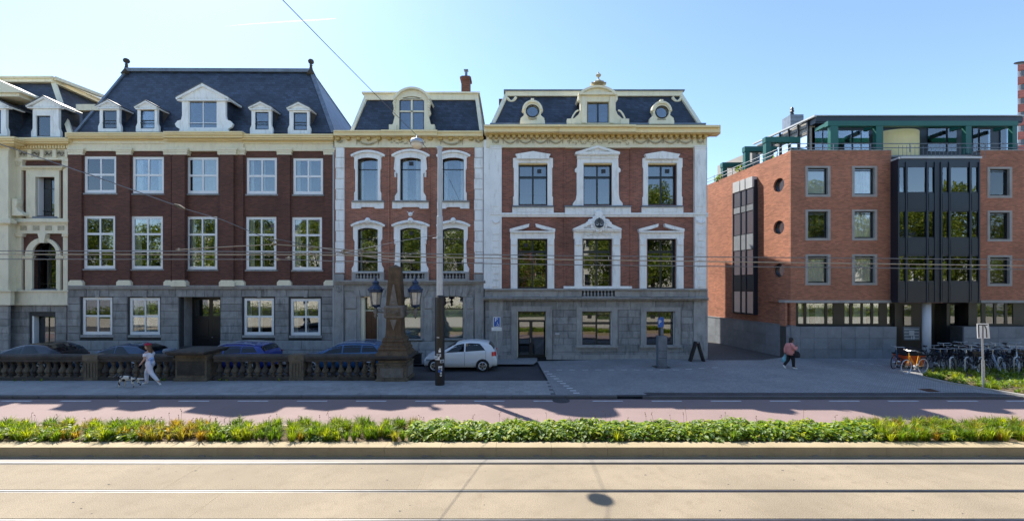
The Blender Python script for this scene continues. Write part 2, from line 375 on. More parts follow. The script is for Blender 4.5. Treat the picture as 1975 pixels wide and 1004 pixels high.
def window(f, a, b, c, e, root=None, rec=.14, fw=.06, mw=.035, cols=2, rows=(.5,), m='wframe', g='glass', curt=None, sub=False, vent=False, room=True, arch=0, label=None, roomd=1.3, rect=None, colx=(), bar=False, blind=False):
    """window filling the hole px a..b, py c..e; rows = heights (fractions from the top) of horizontal bars"""
    root = root or f.root
    x0, x1, z0, z1 = rect or f.rect(a, b, c, e)
    y = f.D+rec; o = MB()
    zt = z1
    if arch:
        ap = arc(x0, x1, z1-arch, arch, 8); ip = arc(x0+fw, x1-fw, z1-arch-fw*.3, arch-fw*.5, 8)
        outer = [(x0, z0)]+[(x1, z0)]+ap[::-1]; inner = [(x0+fw, z0+fw), (x1-fw, z0+fw)]+ip[::-1]
        o.prism([outer, inner], y, y+.07)
    else:
        o.box(x0, x0+fw, y, y+.07, z0, z1); o.box(x1-fw, x1, y, y+.07, z0, z1)
        o.box(x0+fw, x1-fw, y+.001, y+.069, z0, z0+fw*1.2); o.box(x0+fw, x1-fw, y+.001, y+.069, z1-fw, z1)
    cx = [x0+fw] + ([x0+(x1-x0)*k for k in colx] if colx else [x0+(x1-x0)*k/cols for k in range(1, cols)]) + [x1-fw]
    rz = [z1-fw] + [z1-(z1-z0)*k for k in rows] + [z0+fw]
    for k in cx[1:-1]: o.box(k-mw/2, k+mw/2, y+.008, y+.06, z0+fw, z1-fw)
    for k in rz[1:-1]: o.box(x0+fw, x1-fw, y+.003, y+.064, k-mw*.7, k+mw*.7)
    if bar: o.box(x0+fw*.3, x1-fw*.3, y-.06, y-.045, z0+.3, z0+.33)
    wo = o.build('window', m, root, label=label)
    P = root if sub else wo
    nc = len(cx)-1
    for j in range(len(rz)-1):
        for i in range(nc):
            A, B, Z1, Z0 = cx[i], cx[i+1], rz[j], rz[j+1]
            pm = MB()
            if arch and j == 0:
                pp = [(min(max(p, A), B), q) for p, q in arc(x0+fw, x1-fw, z1-arch-fw*.3, arch-fw*.5, 8)]
                pm.prism([[(A, Z0), (B, Z0)]+pp[::-1]], y+.03, y+.036)
            else: pm.box(A-.005, B+.005, y+.03, y+.036, Z0-.005, Z1+.005)
            po = pm.build('pane', g, P)
            po.rotation_euler = (R(random.gauss(0, .22)), 0, R(random.gauss(0, .22)))
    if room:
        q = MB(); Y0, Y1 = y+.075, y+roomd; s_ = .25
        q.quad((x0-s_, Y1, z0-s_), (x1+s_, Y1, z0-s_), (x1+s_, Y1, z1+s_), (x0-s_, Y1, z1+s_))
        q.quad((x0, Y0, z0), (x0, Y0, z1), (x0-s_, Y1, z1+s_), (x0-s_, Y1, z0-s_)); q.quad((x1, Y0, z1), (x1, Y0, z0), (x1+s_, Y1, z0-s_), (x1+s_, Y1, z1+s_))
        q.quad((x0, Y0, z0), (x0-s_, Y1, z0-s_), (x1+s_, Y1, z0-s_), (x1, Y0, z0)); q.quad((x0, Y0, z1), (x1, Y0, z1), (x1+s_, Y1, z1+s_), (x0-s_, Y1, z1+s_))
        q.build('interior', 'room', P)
    if curt:
        for (u0, u1, lo) in curt:
            n = max(8, int((u1-u0)*30)); q = MB(); ph = random.random()*6
            pts = [(x0+(x1-x0)*(u0+(u1-u0)*k/n), y+.14+.025*math.sin(k*1.25+ph)+random.uniform(-.006, .006)) for k in range(n+1)]
            zb = z0+(z1-z0)*lo
            for k in range(n): q.quad((*pts[k], zb), (*pts[k+1], zb), (*pts[k+1], z1-.01), (*pts[k], z1-.01))
            q.build('curtain', 'curtain', P)
    if blind:
        q = MB(); q.box(x0+.02, x1-.02, y+.09, y+.1, z0+.02, z0+(z1-z0)*blind); q.build('frosted_screen', 'blind', P)
    if vent:
        i = nc-1 if vent == 2 else 0; A, B = cx[i], cx[i+1]; zz = (rz[0]+rz[1])/2; mx = (A+B)/2; v = .12
        q = MB(); q.box(mx-v, mx+v, y-.01, y+.028, zz-v*.9+.06, zz+v*.9+.06); q.build('vent_grille', 'black', P)
    return wo
# ============================================================ buildings
def courses(f, parent, px0, px1, pys, holes, m='stone', wpx=38, proud=.05, name='stone'):
    """ashlar courses between the photo rows pys; holes are px rects"""
    for j in range(len(pys)-1):
        c, e = pys[j], pys[j+1]; mid = (c+e)/2
        segs = [(px0, px1)]
        for a, b, t, u in holes:
            if t-1 < mid < u+1:
                ns = []
                for s0, s1 in segs:
                    if b <= s0 or a >= s1: ns.append((s0, s1)); continue
                    if a > s0: ns.append((s0, a))
                    if b < s1: ns.append((b, s1))
                segs = ns
        for s0, s1 in segs:
            n = max(1, round((s1-s0)/wpx)); cuts = [s0]
            for k in range(1, n): cuts.append(s0+(s1-s0)*(k+(.28 if j % 2 else -.12)*(1 if n > 1 else 0))/n)
            cuts.append(s1)
            for k in range(n):
                if cuts[k+1]-cuts[k] < 3: continue
                stone(parent, f.x(cuts[k]), f.x(cuts[k+1]), f.D, f.z(e), f.z(c), m, proud, name=name)
def frust(root, x0, x1, y0, y1, z0, xi0, xi1, yi0, yi1, z1, m='slate', name='roof'):
    o = MB(); o.add([(x0,y0,z0),(x1,y0,z0),(x1,y1,z0),(x0,y1,z0),(xi0,yi0,z1),(xi1,yi0,z1),(xi1,yi1,z1),(xi0,yi1,z1)],
                    [(0,1,5,4),(1,2,6,5),(2,3,7,6),(3,0,4,7),(4,5,6,7)])
    return o.build(name, m, root)
def shell(root, f, px0, px1, zt, depth, m, front, y1=None):
    """side and back walls behind a front wall"""
    x0, x1 = f.x(px0), f.x(px1); o = MB(); y = f.D+.01; Y = f.D+depth
    o.quad((x0, y, 0), (x0, y, zt), (x0, Y, zt), (x0, Y, 0)); o.quad((x1, y, 0), (x1, Y, 0), (x1, Y, zt), (x1, y, zt))
    o.quad((x1, Y, 0), (x0, Y, 0), (x0, Y, zt), (x1, Y, zt)); o.quad((x0, y, zt), (x1, y, zt), (x1, Y, zt), (x0, Y, zt))
    return o.build('side_wall', m, root)
def dormer(f, cx, apex, eav, bw, top, bot, win, hw, d=.12, back=2.0, m='white', scroll=0, style='gable', kind='w', roofm='zinc'):
    """cx centre px; apex/eav rows; bw half body px; win = px rect; hw half roof px"""
    g = Fac(f.D-d, f.root); a, b, c, e = win
    if style == 'gable':
        if scroll: out = [(cx-hw+3, bot), (cx-hw+6, bot-5), (cx-hw-1, bot-9), (cx-hw-4, bot-15), (cx-hw+1, bot-21), (cx-hw+8, bot-23), (cx-bw, bot-31), (cx-bw, eav), (cx+bw, eav), (cx+bw, bot-31), (cx+hw-8, bot-23), (cx+hw-1, bot-21), (cx+hw+4, bot-15), (cx+hw+1, bot-9), (cx+hw-6, bot-5), (cx+hw-3, bot)]
        else: out = [(cx-bw-3, bot), (cx-bw-3, bot-10), (cx-bw, bot-17), (cx-bw, eav), (cx+bw, eav), (cx+bw, bot-17), (cx+bw+3, bot-10), (cx+bw+3, bot)]
    face = g.poly('dormer', m, [out[::-1], [(a, e), (a, c), (b, c), (b, e)][::-1]], 0, -.14)
    # body (cheeks) behind
    o = MB(); x0, x1 = g.x(cx-bw+1), g.x(cx+bw-1); z0, z1 = g.z(bot), g.z(eav); yb = g.D+.14
    o.quad((x0, yb, z0), (x0, yb, z1), (x0, yb+back, z1), (x0, yb+back, z0)); o.build('cheek', 'slate', face); o = MB(); o.quad((x1, yb, z0), (x1, yb+back, z0), (x1, yb+back, z1), (x1, yb, z1))
    o.build('cheek', 'slate', face)
    # pediment + roof
    za = g.z(apex); xa = g.x(cx); xe0, xe1 = g.x(cx-hw), g.x(cx+hw); ze = g.z(eav)
    if scroll: xe0, xe1 = g.x(cx-hw*.98), g.x(cx+hw*.98)
    t = .09 if not scroll else .14
    g.poly('pediment', m, [[(cx-bw-1, eav), (cx+bw+1, eav), (cx, apex+3)]], .03, -.1, parent=face)
    o = MB()
    o.prism([[(xe0, ze), (xa, za), (xe1, ze), (xe1-.02, ze-t), (xa, za-t*1.3), (xe0+.02, ze-t)]], g.D-.14, g.D+.1); o.box(xe0+.05, xe1-.05, g.D-.1, g.D+.1, ze-t-.06, ze-t+.01)
    o.build('pediment_moulding', m, face)
    o = MB(); o.prism([[(xe0-.02, ze+.025), (xa, za+.04), (xe1+.02, ze+.025), (xe1, ze-.03), (xa, za-.02), (xe0, ze-.03)]], g.D-.16, yb+back); o.build('dormer_roof', roofm, face)
    o = MB(); o.box(xe1-.14, xe1-.01, g.D+.1, g.D+.1+back*.55, ze-t, ze-.03); o.build('eave_moulding', m, face); o = MB(); o.box(xe0+.01, xe0+.14, g.D+.1, g.D+.1+back*.55, ze-t, ze-.03); o.build('eave_moulding', m, face)
    return g, face
def swag(parent, x, z, y, w, h, m='orn'):
    o = MB(); n = 8
    pts = [(x-w/2+w*i/n, y, z-h*math.sin(math.pi*i/n)) for i in range(n+1)]
    o.tube(pts, [.02+.035*math.sin(math.pi*i/n) for i in range(n+1)], 5); o.ball((x-w/2, y, z), .05, 6, 4); o.ball((x-w*.25, y-.02, z-h*.7), .045, 6, 4); o.ball((x+w*.25, y-.02, z-h*.7), .045, 6, 4)
    for s in (-1, 1): o.tube([(x+s*w/2, y, z), (x+s*w/2, y, z-h*1.1)], [.03, .015], 4)
    return o.build('garland', m, parent)
def scrollwork(parent, x0, x1, z0, z1, y, m='orn', seed=1, n=26):
    """dense carved relief: little curls"""
    r_ = random.Random(seed); o = MB()
    for i in range(n):
        cx_ = x0+(x1-x0)*(i+.5)/n; cz = (z0+z1)/2+(z1-z0)*.22*math.sin(i*1.7); rr = (z1-z0)*r_.uniform(.16, .3); a0 = r_.uniform(0, 6)
        o.tube([(cx_+rr*(1-k*.11)*math.cos(a0+k*.8), y, cz+rr*(1-k*.11)*math.sin(a0+k*.8)) for k in range(7)], .016, 4)
    return o.build('carved_relief', m, parent)
def dentils(f, name, m, a, b, c, e, d, step, wpx, back=.0, parent=None):
    x0, x1, z0, z1 = f.rect(a, b, c, e, d); n = int((b-a)/step); me = None
    for i in range(n+1):
        xc = x0+(x1-x0)*i/n; w_ = wpx*(f.D-d)/F
        if me is None:
            o = MB(); o.prism([[(-w_/2, z1), (-w_/2, z0+.05), (-w_*.3, z0), (w_*.3, z0), (w_/2, z0+.05), (w_/2, z1)]], f.D-d, f.D-back)
            q = o.build(name, m, parent or f.root, origin=(0, f.D, z0)); me = q.data; q.location = Vector((xc, f.D, z0))-wl(q.parent)
        else: link(name, me, (xc, f.D, z0), parent or f.root)
def balu(parent, x, y, z0, z1, r, m, name='baluster', n=8):
    key = ('bal', round(z1-z0, 2), round(r, 3), m)
    if key not in STC:
        h = z1-z0; o = MB()
        o.lathe([(r*.85, 0), (r*.85, h*.07)], (0, 0, 0), sq=True)
        o.lathe([(r*.55, h*.07), (r*.8, h*.12), (r*.55, h*.18), (r, h*.32), (r*.95, h*.42), (r*.5, h*.62), (r*.42, h*.78), (r*.65, h*.84), (r*.45, h*.88), (r*.7, h*.93), (r*.7, h)], (0, 0, 0), n)
        me = bpy.data.meshes.new(name); me.from_pydata(o.v, [], o.f); me.materials.append(M[m]); STC[key] = me
    return link(name, STC[key], (x, y, z0), parent)
# ------------------------------------------------------------ A: brick house, five bays
bA = thing('brick_house', 'dark brown brick house with tall blue slate hipped roof and white sash windows', 'house', (-18.4, 24.8, .08))
A = Fac(24.8, bA)
topw = [(162, 224), (255, 316), (360, 421), (475, 534), (565, 623)]
midw = [(161, 222), (253, 314), (359, 419), (474, 533), (563, 621)]
grw = [(158, 216), (249, 308), (470, 528), (560, 618)]
hs = [A.rect(a, b, 301+i*.9, 372+i*.7) for i, (a, b) in enumerate(topw)] + [A.rect(a, b, 416+i*.6, 518+i*.6) for i, (a, b) in enumerate(midw)]
o = MB(); o.wall(A.x(131), A.x(643), A.z(553), A.z(283), hs, A.D, .3); o.build('brick_wall', 'brickA', bA)
gh = [A.rect(a, b, 573+i*.8, 645+i*.4) for i, (a, b) in enumerate(grw)]; dr = A.rect(347, 424, 573, 668)
o = MB(); o.wall(A.x(131), A.x(643), 0, A.z(553), gh+[dr], A.D+.02, .3); o.build('ground_floor_wall', 'mortar', bA)
shell(bA, A, 131, 643, A.z(262), 10.2, 'brickA', None)
random.seed(11)
fullc = [(.02, .30, 0), (.72, .98, 0)]
for i, (a, b) in enumerate(topw): window(A, a, b, 301+i*.9, 372+i*.7, rec=.05, fw=.15, mw=.085, rows=(.5,), curt=[(.08, .26, 0), (.76, .94, 0)] if i < 2 else ([(.1, .9, 0)] if i == 2 else [(.08, .2, 0), (.44, .56, 0)]))
for i, (a, b) in enumerate(midw): window(A, a, b, 416+i*.6, 518+i*.6, rec=.05, fw=.15, mw=.085, rows=(.34, .66), curt=[(.06, .24, .0), (.43, .55, 0), (.84, .94, 0)])
for i, (a, b) in enumerate(grw): window(A, a, b, 573+i*.8, 645+i*.4, rec=.06, fw=.15, mw=.08, rows=(.5,), curt=[(.08, .2, 0), (.44, .56, 0)])
for (ws, rows) in ((topw, (372, .7)), (midw, (518, .6))):
    for i, (a, b) in enumerate(ws): A.box('sill', 'stone', a-2, b+2, rows[0]+i*rows[1], rows[0]+3+i*rows[1], .07)
for i, (a, b) in enumerate(grw):
    A.box('sill', 'stoneP', a-3, b+3, 645.5+i*.4, 650+i*.4, .1)
# brick pilasters, their cream capitals and feet
pil = [(133, 157), (226, 250), (317, 330), (331, 356), (424, 450), (450, 469), (536, 559), (626, 643)]
for k, (a, b) in enumerate(pil):
    cen = 330 < (a+b)/2 < 452
    d = .24 if cen else .1
    A.box('pilaster', 'brickA', a, b, 297, 540, d)
    A.poly('pilaster_foot', 'cream', [[(a-2, 552), (a-2, 544), (a+2, 540), (b-2, 540), (b+2, 544), (b+2, 552)][::-1]], d+.05)
    A.steps('capital', 'cream', a, b, [(285, 289, d+.12), (289, 293, d+.08), (293, 298, d+.04)], ext=.5)
A.steps('frieze', 'cream', 131, 643, [(271, 277, .16), (277, 291, .1)])
A.box('frieze', 'cream', 317, 469, 277, 291, .2); 
A.steps('cornice', 'yellow', 126, 316, [(255, 258, .62), (258, 262, .56), (262, 266, .46), (266, 271, .2)], ext=.05)
A.steps('cornice', 'yellow', 316, 466, [(253, 256, .78), (256, 260, .72), (260, 265, .62), (265, 271, .36)], ext=.05)
A.steps('cornice', 'yellow', 466, 641, [(258, 261, .62), (261, 265, .56), (265, 269, .46), (269, 274, .2)], ext=.05)
# stone band and ashlar ground floor
A.steps('stone_band', 'stoneP', 131, 643, [(550, 553, .22), (553, 557, .16)])
courses(A, bA, 131, 643, [557, 572], [], wpx=43)
courses(A, bA, 131, 643, [572, 586, 600, 614, 628, 642, 656], [(a-3, b+3, 572, 651) for a, b in grw]+[(345, 426, 570, 670)], wpx=36)
courses(A, bA, 131, 643, [656, 674, 692], [(345, 426, 570, 670)], m='stoneP', wpx=52, proud=.09)
for a, b in grw:
    for s in (-1, 1): pass
    c = (a+b)/2; A.poly('keystone', 'stoneP', [[(c-3, 573), (c-5, 560), (c+5, 560), (c+3, 573)]], .1)
for k in range(-2, 3):   # voussoirs over the door
    A.poly('stone', 'stone', [[(386+k*17-8, 572), (386+k*18-8, 558), (386+k*18+9, 558), (386+k*17+8, 572)]], .075, .05)
# carriage door deep in its reveal
o = MB(); x0, x1, z0, z1 = dr; Y = A.D+.95
o.quad((x0, A.D+.31, 0), (x0, Y, 0), (x0, Y, z1), (x0, A.D+.31, z1)); o.quad((x1, A.D+.31, 0), (x1, A.D+.31, z1), (x1, Y, z1), (x1, Y, 0)); o.quad((x0, A.D+.3, z1), (x1, A.D+.3, z1), (x1, Y, z1), (x0, Y, z1)); o.build('door_reveal', 'stoneP', bA)
o = MB(); o.box(x0, x1, Y, Y+.08, 0, z1); dd = o.build('door', 'black', bA)
for k in range(2):
    xa = x0+(x1-x0)*(.06+.47*k); xb = xa+(x1-x0)*.41
    for (q0, q1) in ((.08, .3), (.34, .62)):
        o = MB(); o.box(xa+.08, xb-.08, Y-.03, Y, z1*q0, z1*q1); bevel(o.build('door_panel', 'black', dd), .02)
    o = MB(); o.box(xa+.05, xb-.05, Y-.02, Y-.012, z1*.68, z1*.95); o.build('pane', 'glassd', dd)
o = MB(); o.ball(((x0+x1)/2+.1, Y-.06, 1.15), .04, 8, 5); o.build('door_handle', 'steel', dd)
o = MB(); o.box(x0-.1, x1+.1, A.D-.35, A.D+.94, .08, .24); o.build('door_step', 'stoneP', bA)
# roof
ze = A.z(257); xl, xr = A.x(148), A.x(644); apl, apr = Vector((-24.8, 27.3, 18.1)), Vector((-12.93, 27.3, 18.05)); Yr = 35.2
o = MB(); v = [(xl, 24.75, ze), (xr, 24.75, ze), (xr, Yr, ze), (xl, Yr, ze), tuple(apl), tuple(apr), (apr.x, 27.6, 18.05), (apl.x, 27.6, 18.1)]
o.add(v, [(0, 1, 5, 4), (3, 0, 4, 7), (4, 5, 6, 7), (2, 3, 7, 6)]); roofA = o.build('roof', 'slate', bA)
o = MB(); o.add([(xr, 24.75, ze), (xr, Yr, ze), tuple(apr), (apr.x, 27.6, 18.05)], [(0, 1, 3, 2)]); o.build('metal_hip_roof', 'lead', bA)
o = MB(); o.bar(apl+Vector((0, -.03, .02)), apr+Vector((0, -.03, .02)), .28, .22); o.build('ridge_cap', 'lead', roofA)
for p, q, wd in (((xl, 24.75, ze), apl, .16), ((xr, 24.75, ze), apr, .22), ((xr, Yr, ze), (apr.x, 27.6, 18.05), .1)):
    o = MB(); o.bar(Vector(p)+Vector((0, -.02, .02)), Vector(q)+Vector((0, -.02, .02)), wd, .08, up=(0, -1, 1)); o.build('hip_flashing', 'lead', roofA)
for k in range(3):
    o = MB(); t = .62+.09*k; o.bar((xr-.6-.25*k, 27.4+.9*k, ze+1.1), (xr-.3-.2*k, 28.1+.9*k, ze+.35), .16, .12); o.build('roof_ladder_rung', 'black', bA)
for p in (apl, apr):
    o = MB(); o.lathe([(.3, -.25), (.12, .1), (.07, .35), (.11, .38), (.06, .42), (.07, .47), (.15, .52), (.19, .62), (.15, .73), (.03, .8)], tuple(p+Vector((0, -.05, 0))), 10); o.build('finial', 'oldstoneD', roofA, smooth=True)
for (cx_, ap, ev, bt, win, hw_, bw_) in ((211, 194, 206, 254, (198, 225, 213, 248), 23, 19), (284, 195, 207, 254, (271, 298, 212.5, 248), 22, 19), (504, 197, 208, 258, (492, 518, 216, 250), 23, 19), (577, 198, 209, 258, (566, 592, 217, 251), 22.5, 19)):
    g_, fc = dormer(A, cx_, ap, ev, bw_, ev, bt, win, hw_)
    window(g_, *win, root=fc, rec=.03, fw=.045, mw=.03, cols=1, rows=(.55,), m='dframe', sub=True, bar=True, roomd=.8)
    for ch in fc.children:
        if ch.name.startswith('window'): pass
g_, fc = dormer(A, 393, 162, 189, 42, 189, 254, (363, 419, 192, 248), 52, scroll=1, back=2.2)
window(g_, 363, 419, 192, 248, root=fc, rec=.03, fw=.06, mw=.05, cols=2, rows=(), m='wframe', sub=True, bar=True, roomd=.8)
for k in range(3):
    xx = A.x(645); o = MB(); o.tube([(xx, A.D-.12, 0.1), (xx, A.D-.12, A.z(283))], .05, 8)
    if k == 0: o.build('drainpipe', 'palegrey', bA)
# ------------------------------------------------------------ L: cream ornate house at the left edge
bL = thing('cream_house', 'ornate pale cream and brick townhouse at the left edge with slate mansard', 'house', (-29.5, 25, .08))
L_ = Fac(25.0, bL)
uw = (69, 105, 341, 416); aw = (62, 108, 466, 557); gw = (60, 105, 609, 664)
uw0 = (-62, -5, 341, 416); aw0 = (-62, -8, 480, 557); gw0 = (-66, -24, 609, 664)
o = MB(); o.wall(L_.x(42), L_.x(124), L_.z(563), L_.z(308), [L_.rect(*uw), L_.rect(*aw)], L_.D, .4); o.build('brick_wall', 'brickA', bL)
o = MB(); o.wall(L_.x(-120), L_.x(128), 0, L_.z(588), [L_.rect(*gw), L_.rect(*gw0)], L_.D+.02, .4); o.build('ground_floor_wall', 'mortar', bL)
shell(bL, L_, -120, 129, L_.z(266), 10, 'creamL', None)
B2 = Fac(24.55, bL)      # projecting bay left of px 40
o = MB(); o.wall(B2.x(-100), B2.x(18), B2.z(588), B2.z(270), [B2.rect(*uw0), B2.rect(*aw0)], B2.D, .4)
x = B2.x(18); o.quad((x, B2.D, B2.z(588)), (x, L_.D, B2.z(588)), (x, L_.D, B2.z(270)), (x, B2.D, B2.z(270))); o.build('bay_wall', 'creamL', bL)
window(B2, *uw0, rec=.3, fw=.08, rows=(.3,), m='dframe'); window(B2, *aw0, rec=.3, fw=.08, rows=(.3,), m='dframe')
window(L_, *uw, rec=.32, fw=.07, rows=(.28,), m='dframe', bar=True, curt=None); window(L_, *aw, rec=.32, fw=.07, rows=(.3,), m='dframe', bar=True, arch=.6)
window(L_, *gw, rec=.32, fw=.06, rows=(), m='dframe', g='glassd')
for (r_, dd_) in ((uw, .3), (gw, .3)):
    x0, x1, z0, z1 = L_.rect(*r_); o = MB(); o.box(x0, x0+.12, L_.D+.05, L_.D+.32, z0, z1); o.build('white_reveal', 'wframe', bL)
L_.box('pilaster', 'creamL', 18, 41, 308, 588, .12); L_.box('pilaster', 'creamL', 121.5, 130.5, 308, 588, .12)
B2.box('pilaster', 'creamL', -2, 16, 290, 588, .12)
L_.poly('window_surround', 'creamL', [[(50, 420), (50, 328), (114, 328), (114, 420)][::-1], [(68, 418), (68, 341), (105, 341), (105, 418)][::-1]], .1)
L_.steps('window_hood', 'creamL', 42, 117, [(320, 322, .3), (322, 325, .22), (325, 328, .14)], ext=.3)
av = L_.arcpx(48, 116, 495, 37, 14); ai = L_.arcpx(62, 108, 489, 23, 14)
L_.poly('arch_surround', 'creamL', [[(48, 560)]+av+[(116, 560)], [(62, 558)]+ai+[(108, 558)]], .1)
L_.steps('impost', 'creamL', 42, 63, [(493, 495, .18), (495, 498, .14)]); L_.steps('impost', 'creamL', 107, 122, [(493, 495, .18), (495, 498, .14)])
L_.poly('keystone', 'creamL', [[(77, 468), (72, 450), (88, 450), (84, 468)]], .26)
L_.steps('cornice', 'yellow', 16, 131, [(265, 268, .66), (268, 272, .6), (272, 276, .5), (276, 279, .3)])
B2.steps('cornice', 'yellow', -100, 27, [(263, 267, .7), (267, 271, .62), (271, 276, .5), (276, 280, .3)])
L_.box('frieze', 'creamL', 18, 131, 279, 308, .14); L_.box('frieze_moulding', 'creamL', 18, 131, 304, 308, .2)
dentils(L_, 'dentil', 'yellow', 32, 129, 280, 286, .3, 5.3, 3, .14)
for c in (45, 69, 93, 117):
    L_.box('dark_panel', 'orn', c-6.5, c+6.5, 290, 302, .16, .14); x0, x1, z0, z1 = L_.rect(c-6, c+6, 291, 301.5, .17)
    scrollwork(bL, x0, x1, z0, z1, L_.D-.17, 'oldstoneD', c, 5)
for c in (33, 57, 81, 105, 127): L_.box('bracket', 'creamL', c-2.5, c+2.5, 288, 304, .24, .14)
L_.steps('string_course', 'creamL', 18, 131, [(421, 424, .22), (424, 428, .3), (428, 432, .2)]); L_.box('frieze_band', 'creamL', 18, 131, 432, 450, .14)
for c in (45, 69, 93, 117): L_.box('dark_panel', 'orn', c-6, c+6, 435, 444, .16, .14)
L_.steps('capital', 'creamL', 16, 43, [(450, 452, .24), (452, 456, .2)]); L_.steps('capital', 'creamL', 119, 131, [(450, 452, .24), (452, 456, .2)])
L_.steps('capital', 'creamL', 16, 43, [(308, 312, .2), (312, 320, .16)]); L_.steps('capital', 'creamL', 119, 131, [(308, 312, .2), (312, 320, .16)])
scrollwork(bL, L_.x(18, .2), L_.x(41, .2), L_.z(320, .2), L_.z(310, .2), L_.D-.18, 'creamL', 3, 9)
B2.steps('string_course', 'creamL', -100, 20, [(421, 424, .22), (424, 430, .32), (430, 433, .2)])
L_.box('base_course', 'creamL', 18, 131, 561, 588, .2); L_.steps('base_course', 'creamL', 18, 131, [(559, 562, .28)])
B2.steps('base_course', 'creamL', -100, 20, [(559, 562, .3), (562, 588, .2)])
o = MB(); x, z = L_.x(31, .4), L_.z(416, .4); Y = L_.D
pts = [(x-.28, z), (x-.28, z+1.0), (x+.05, z+1.0), (x+.08, z+.75), (x, z+.5), (x+.12, z+.3), (x+.42, z+.14), (x+.42, z)]
o.prism([pts[::-1]], Y-.42, Y-.1); bevel(o.build('scroll_console', 'creamL', bL), .03)
courses(L_, bL, 18, 130, [588, 601, 614, 628, 642, 656, 672, 692], [(57, 108, 605, 668)], wpx=30)
courses(B2, bL, -100, 18, [588, 601, 614, 628, 642, 656, 672, 692], [(-68, -22, 605, 668)], wpx=34)
L_.box('sill', 'stoneP', 56, 109, 664, 668, .12); L_.box('sill', 'lead', 62, 110, 417, 421, .12); L_.box('sill', 'lead', 60, 110, 557, 560, .12)
# mansard
zt = L_.z(163, -1.6); rf = frust(bL, L_.x(-120), L_.x(139), 25.0, 34.5, L_.z(266), L_.x(-120), -28.9, 26.6, 33, 17.0)
o = MB(); o.bar((L_.x(140), 24.97, L_.z(266)), (-28.72, 26.55, 17.0), .24, .12, up=(0, -1, .6)); o.build('hip_trim', 'creamL', rf)
o = MB(); o.box(-40, -28.6, 26.35, 33, 16.95, 17.15); o.box(-40, -28.5, 26.25, 33.2, 17.15, 17.27); o.build('roof_cornice', 'creamL', rf)
o = MB(); o.bar((-28.5, 26.4, 17.2), (-26.9, 34, 17.2), .2, .2); o.build('side_cornice', 'creamL', rf)
o = MB(); o.box(-31.0, -30.6, 27.5, 27.9, 17.2, 17.75); o.build('chimney_pot', 'navy', rf)
g_, fc = dormer(L_, 88, 187, 205, 25, 205, 264, (70, 97, 223, 263), 34, d=.1, m='white', back=1.1); window(g_, 70, 97, 223, 263, root=fc, rec=.05, fw=.05, cols=1, rows=(), m='dframe', sub=True, roomd=.8)
g_, fc = dormer(B2, -18, 185, 205, 29, 205, 262, (-36, 2, 212, 258), 40, d=.1, m='white', back=1.1); window(g_, -36, 2, 212, 258, root=fc, rec=.05, fw=.05, cols=1, rows=(), m='dframe', sub=True, roomd=.8)
o = MB(); Q = Fac(24.3, bL); Q.box('', '', -80, 36, 178, 186, 0, -1.2, mb=o); Q.box('', '', -80, 40, 174, 178, .12, -1.3, mb=o); o.build('gable_cornice', 'creamL', bL)
o = MB(); Q.poly('', '', [[(-80, 174), (40, 174), (-12, 150), (-80, 134)][::-1]], .1, -1.5, mb=o); o.build('gable', 'creamL', bL)
# link roof between L and A
o = MB(); x0, x1 = L_.x(136), L_.x(205); o.prism([[(x0, L_.z(258)), (x1, L_.z(258)), (x1, L_.z(204)), (x0, L_.z(204))]], 25.7, 30); o.build('link_roof', 'slate', bL)
o = MB(); o.box(x0-.2, x1, 25.5, 30, L_.z(206), L_.z(194)); o.build('link_gutter', 'creamL', bL)
# ------------------------------------------------------------ B: narrow house
bB = thing('narrow_house', 'narrow red brick house with white quoins, mansard roof and arched central dormer', 'house', (-6.1, 24.6, .08))
B = Fac(24.6, bB)
cw = [(689, 729), (771, 812), (853, 895)]
g3 = [(695, 728, 571, 668), (775, 811, 573, 653), (853, 893, 571, 652)]
hs = [B.rect(a, b, 304, 386) for a, b in cw]+[B.rect(a, b, 439, 524) for a, b in cw]
o = MB(); o.wall(B.x(645), B.x(933), B.z(545), B.z(284), hs, B.D, .35); o.build('brick_wall', 'brickB', bB)
o = MB(); o.wall(B.x(644), B.x(935), 0, B.z(545), [B.rect(*q) for q in g3], B.D+.02, .35); o.build('ground_floor_wall', 'stoneP', bB)
shell(bB, B, 645, 936, B.z(258), 10, 'brickB', None)
random.seed(5)
for i, (a, b) in enumerate(cw):
    window(B, a, b, 304, 386, rec=.2, fw=.05, cols=1, rows=(.26,), m='dframe', arch=.09, curt=[(.05, .3, 0), (.7, .95, 0)] if i == 1 else [(.03, .2, 0), (.82, .97, 0)], vent=i == 1)
    window(B, a, b, 439, 524, rec=.2, fw=.05, cols=1, rows=(.25,), m='dframe', arch=.1, curt=[(.03, .16, 0)] if i == 0 else None, vent=i == 1)
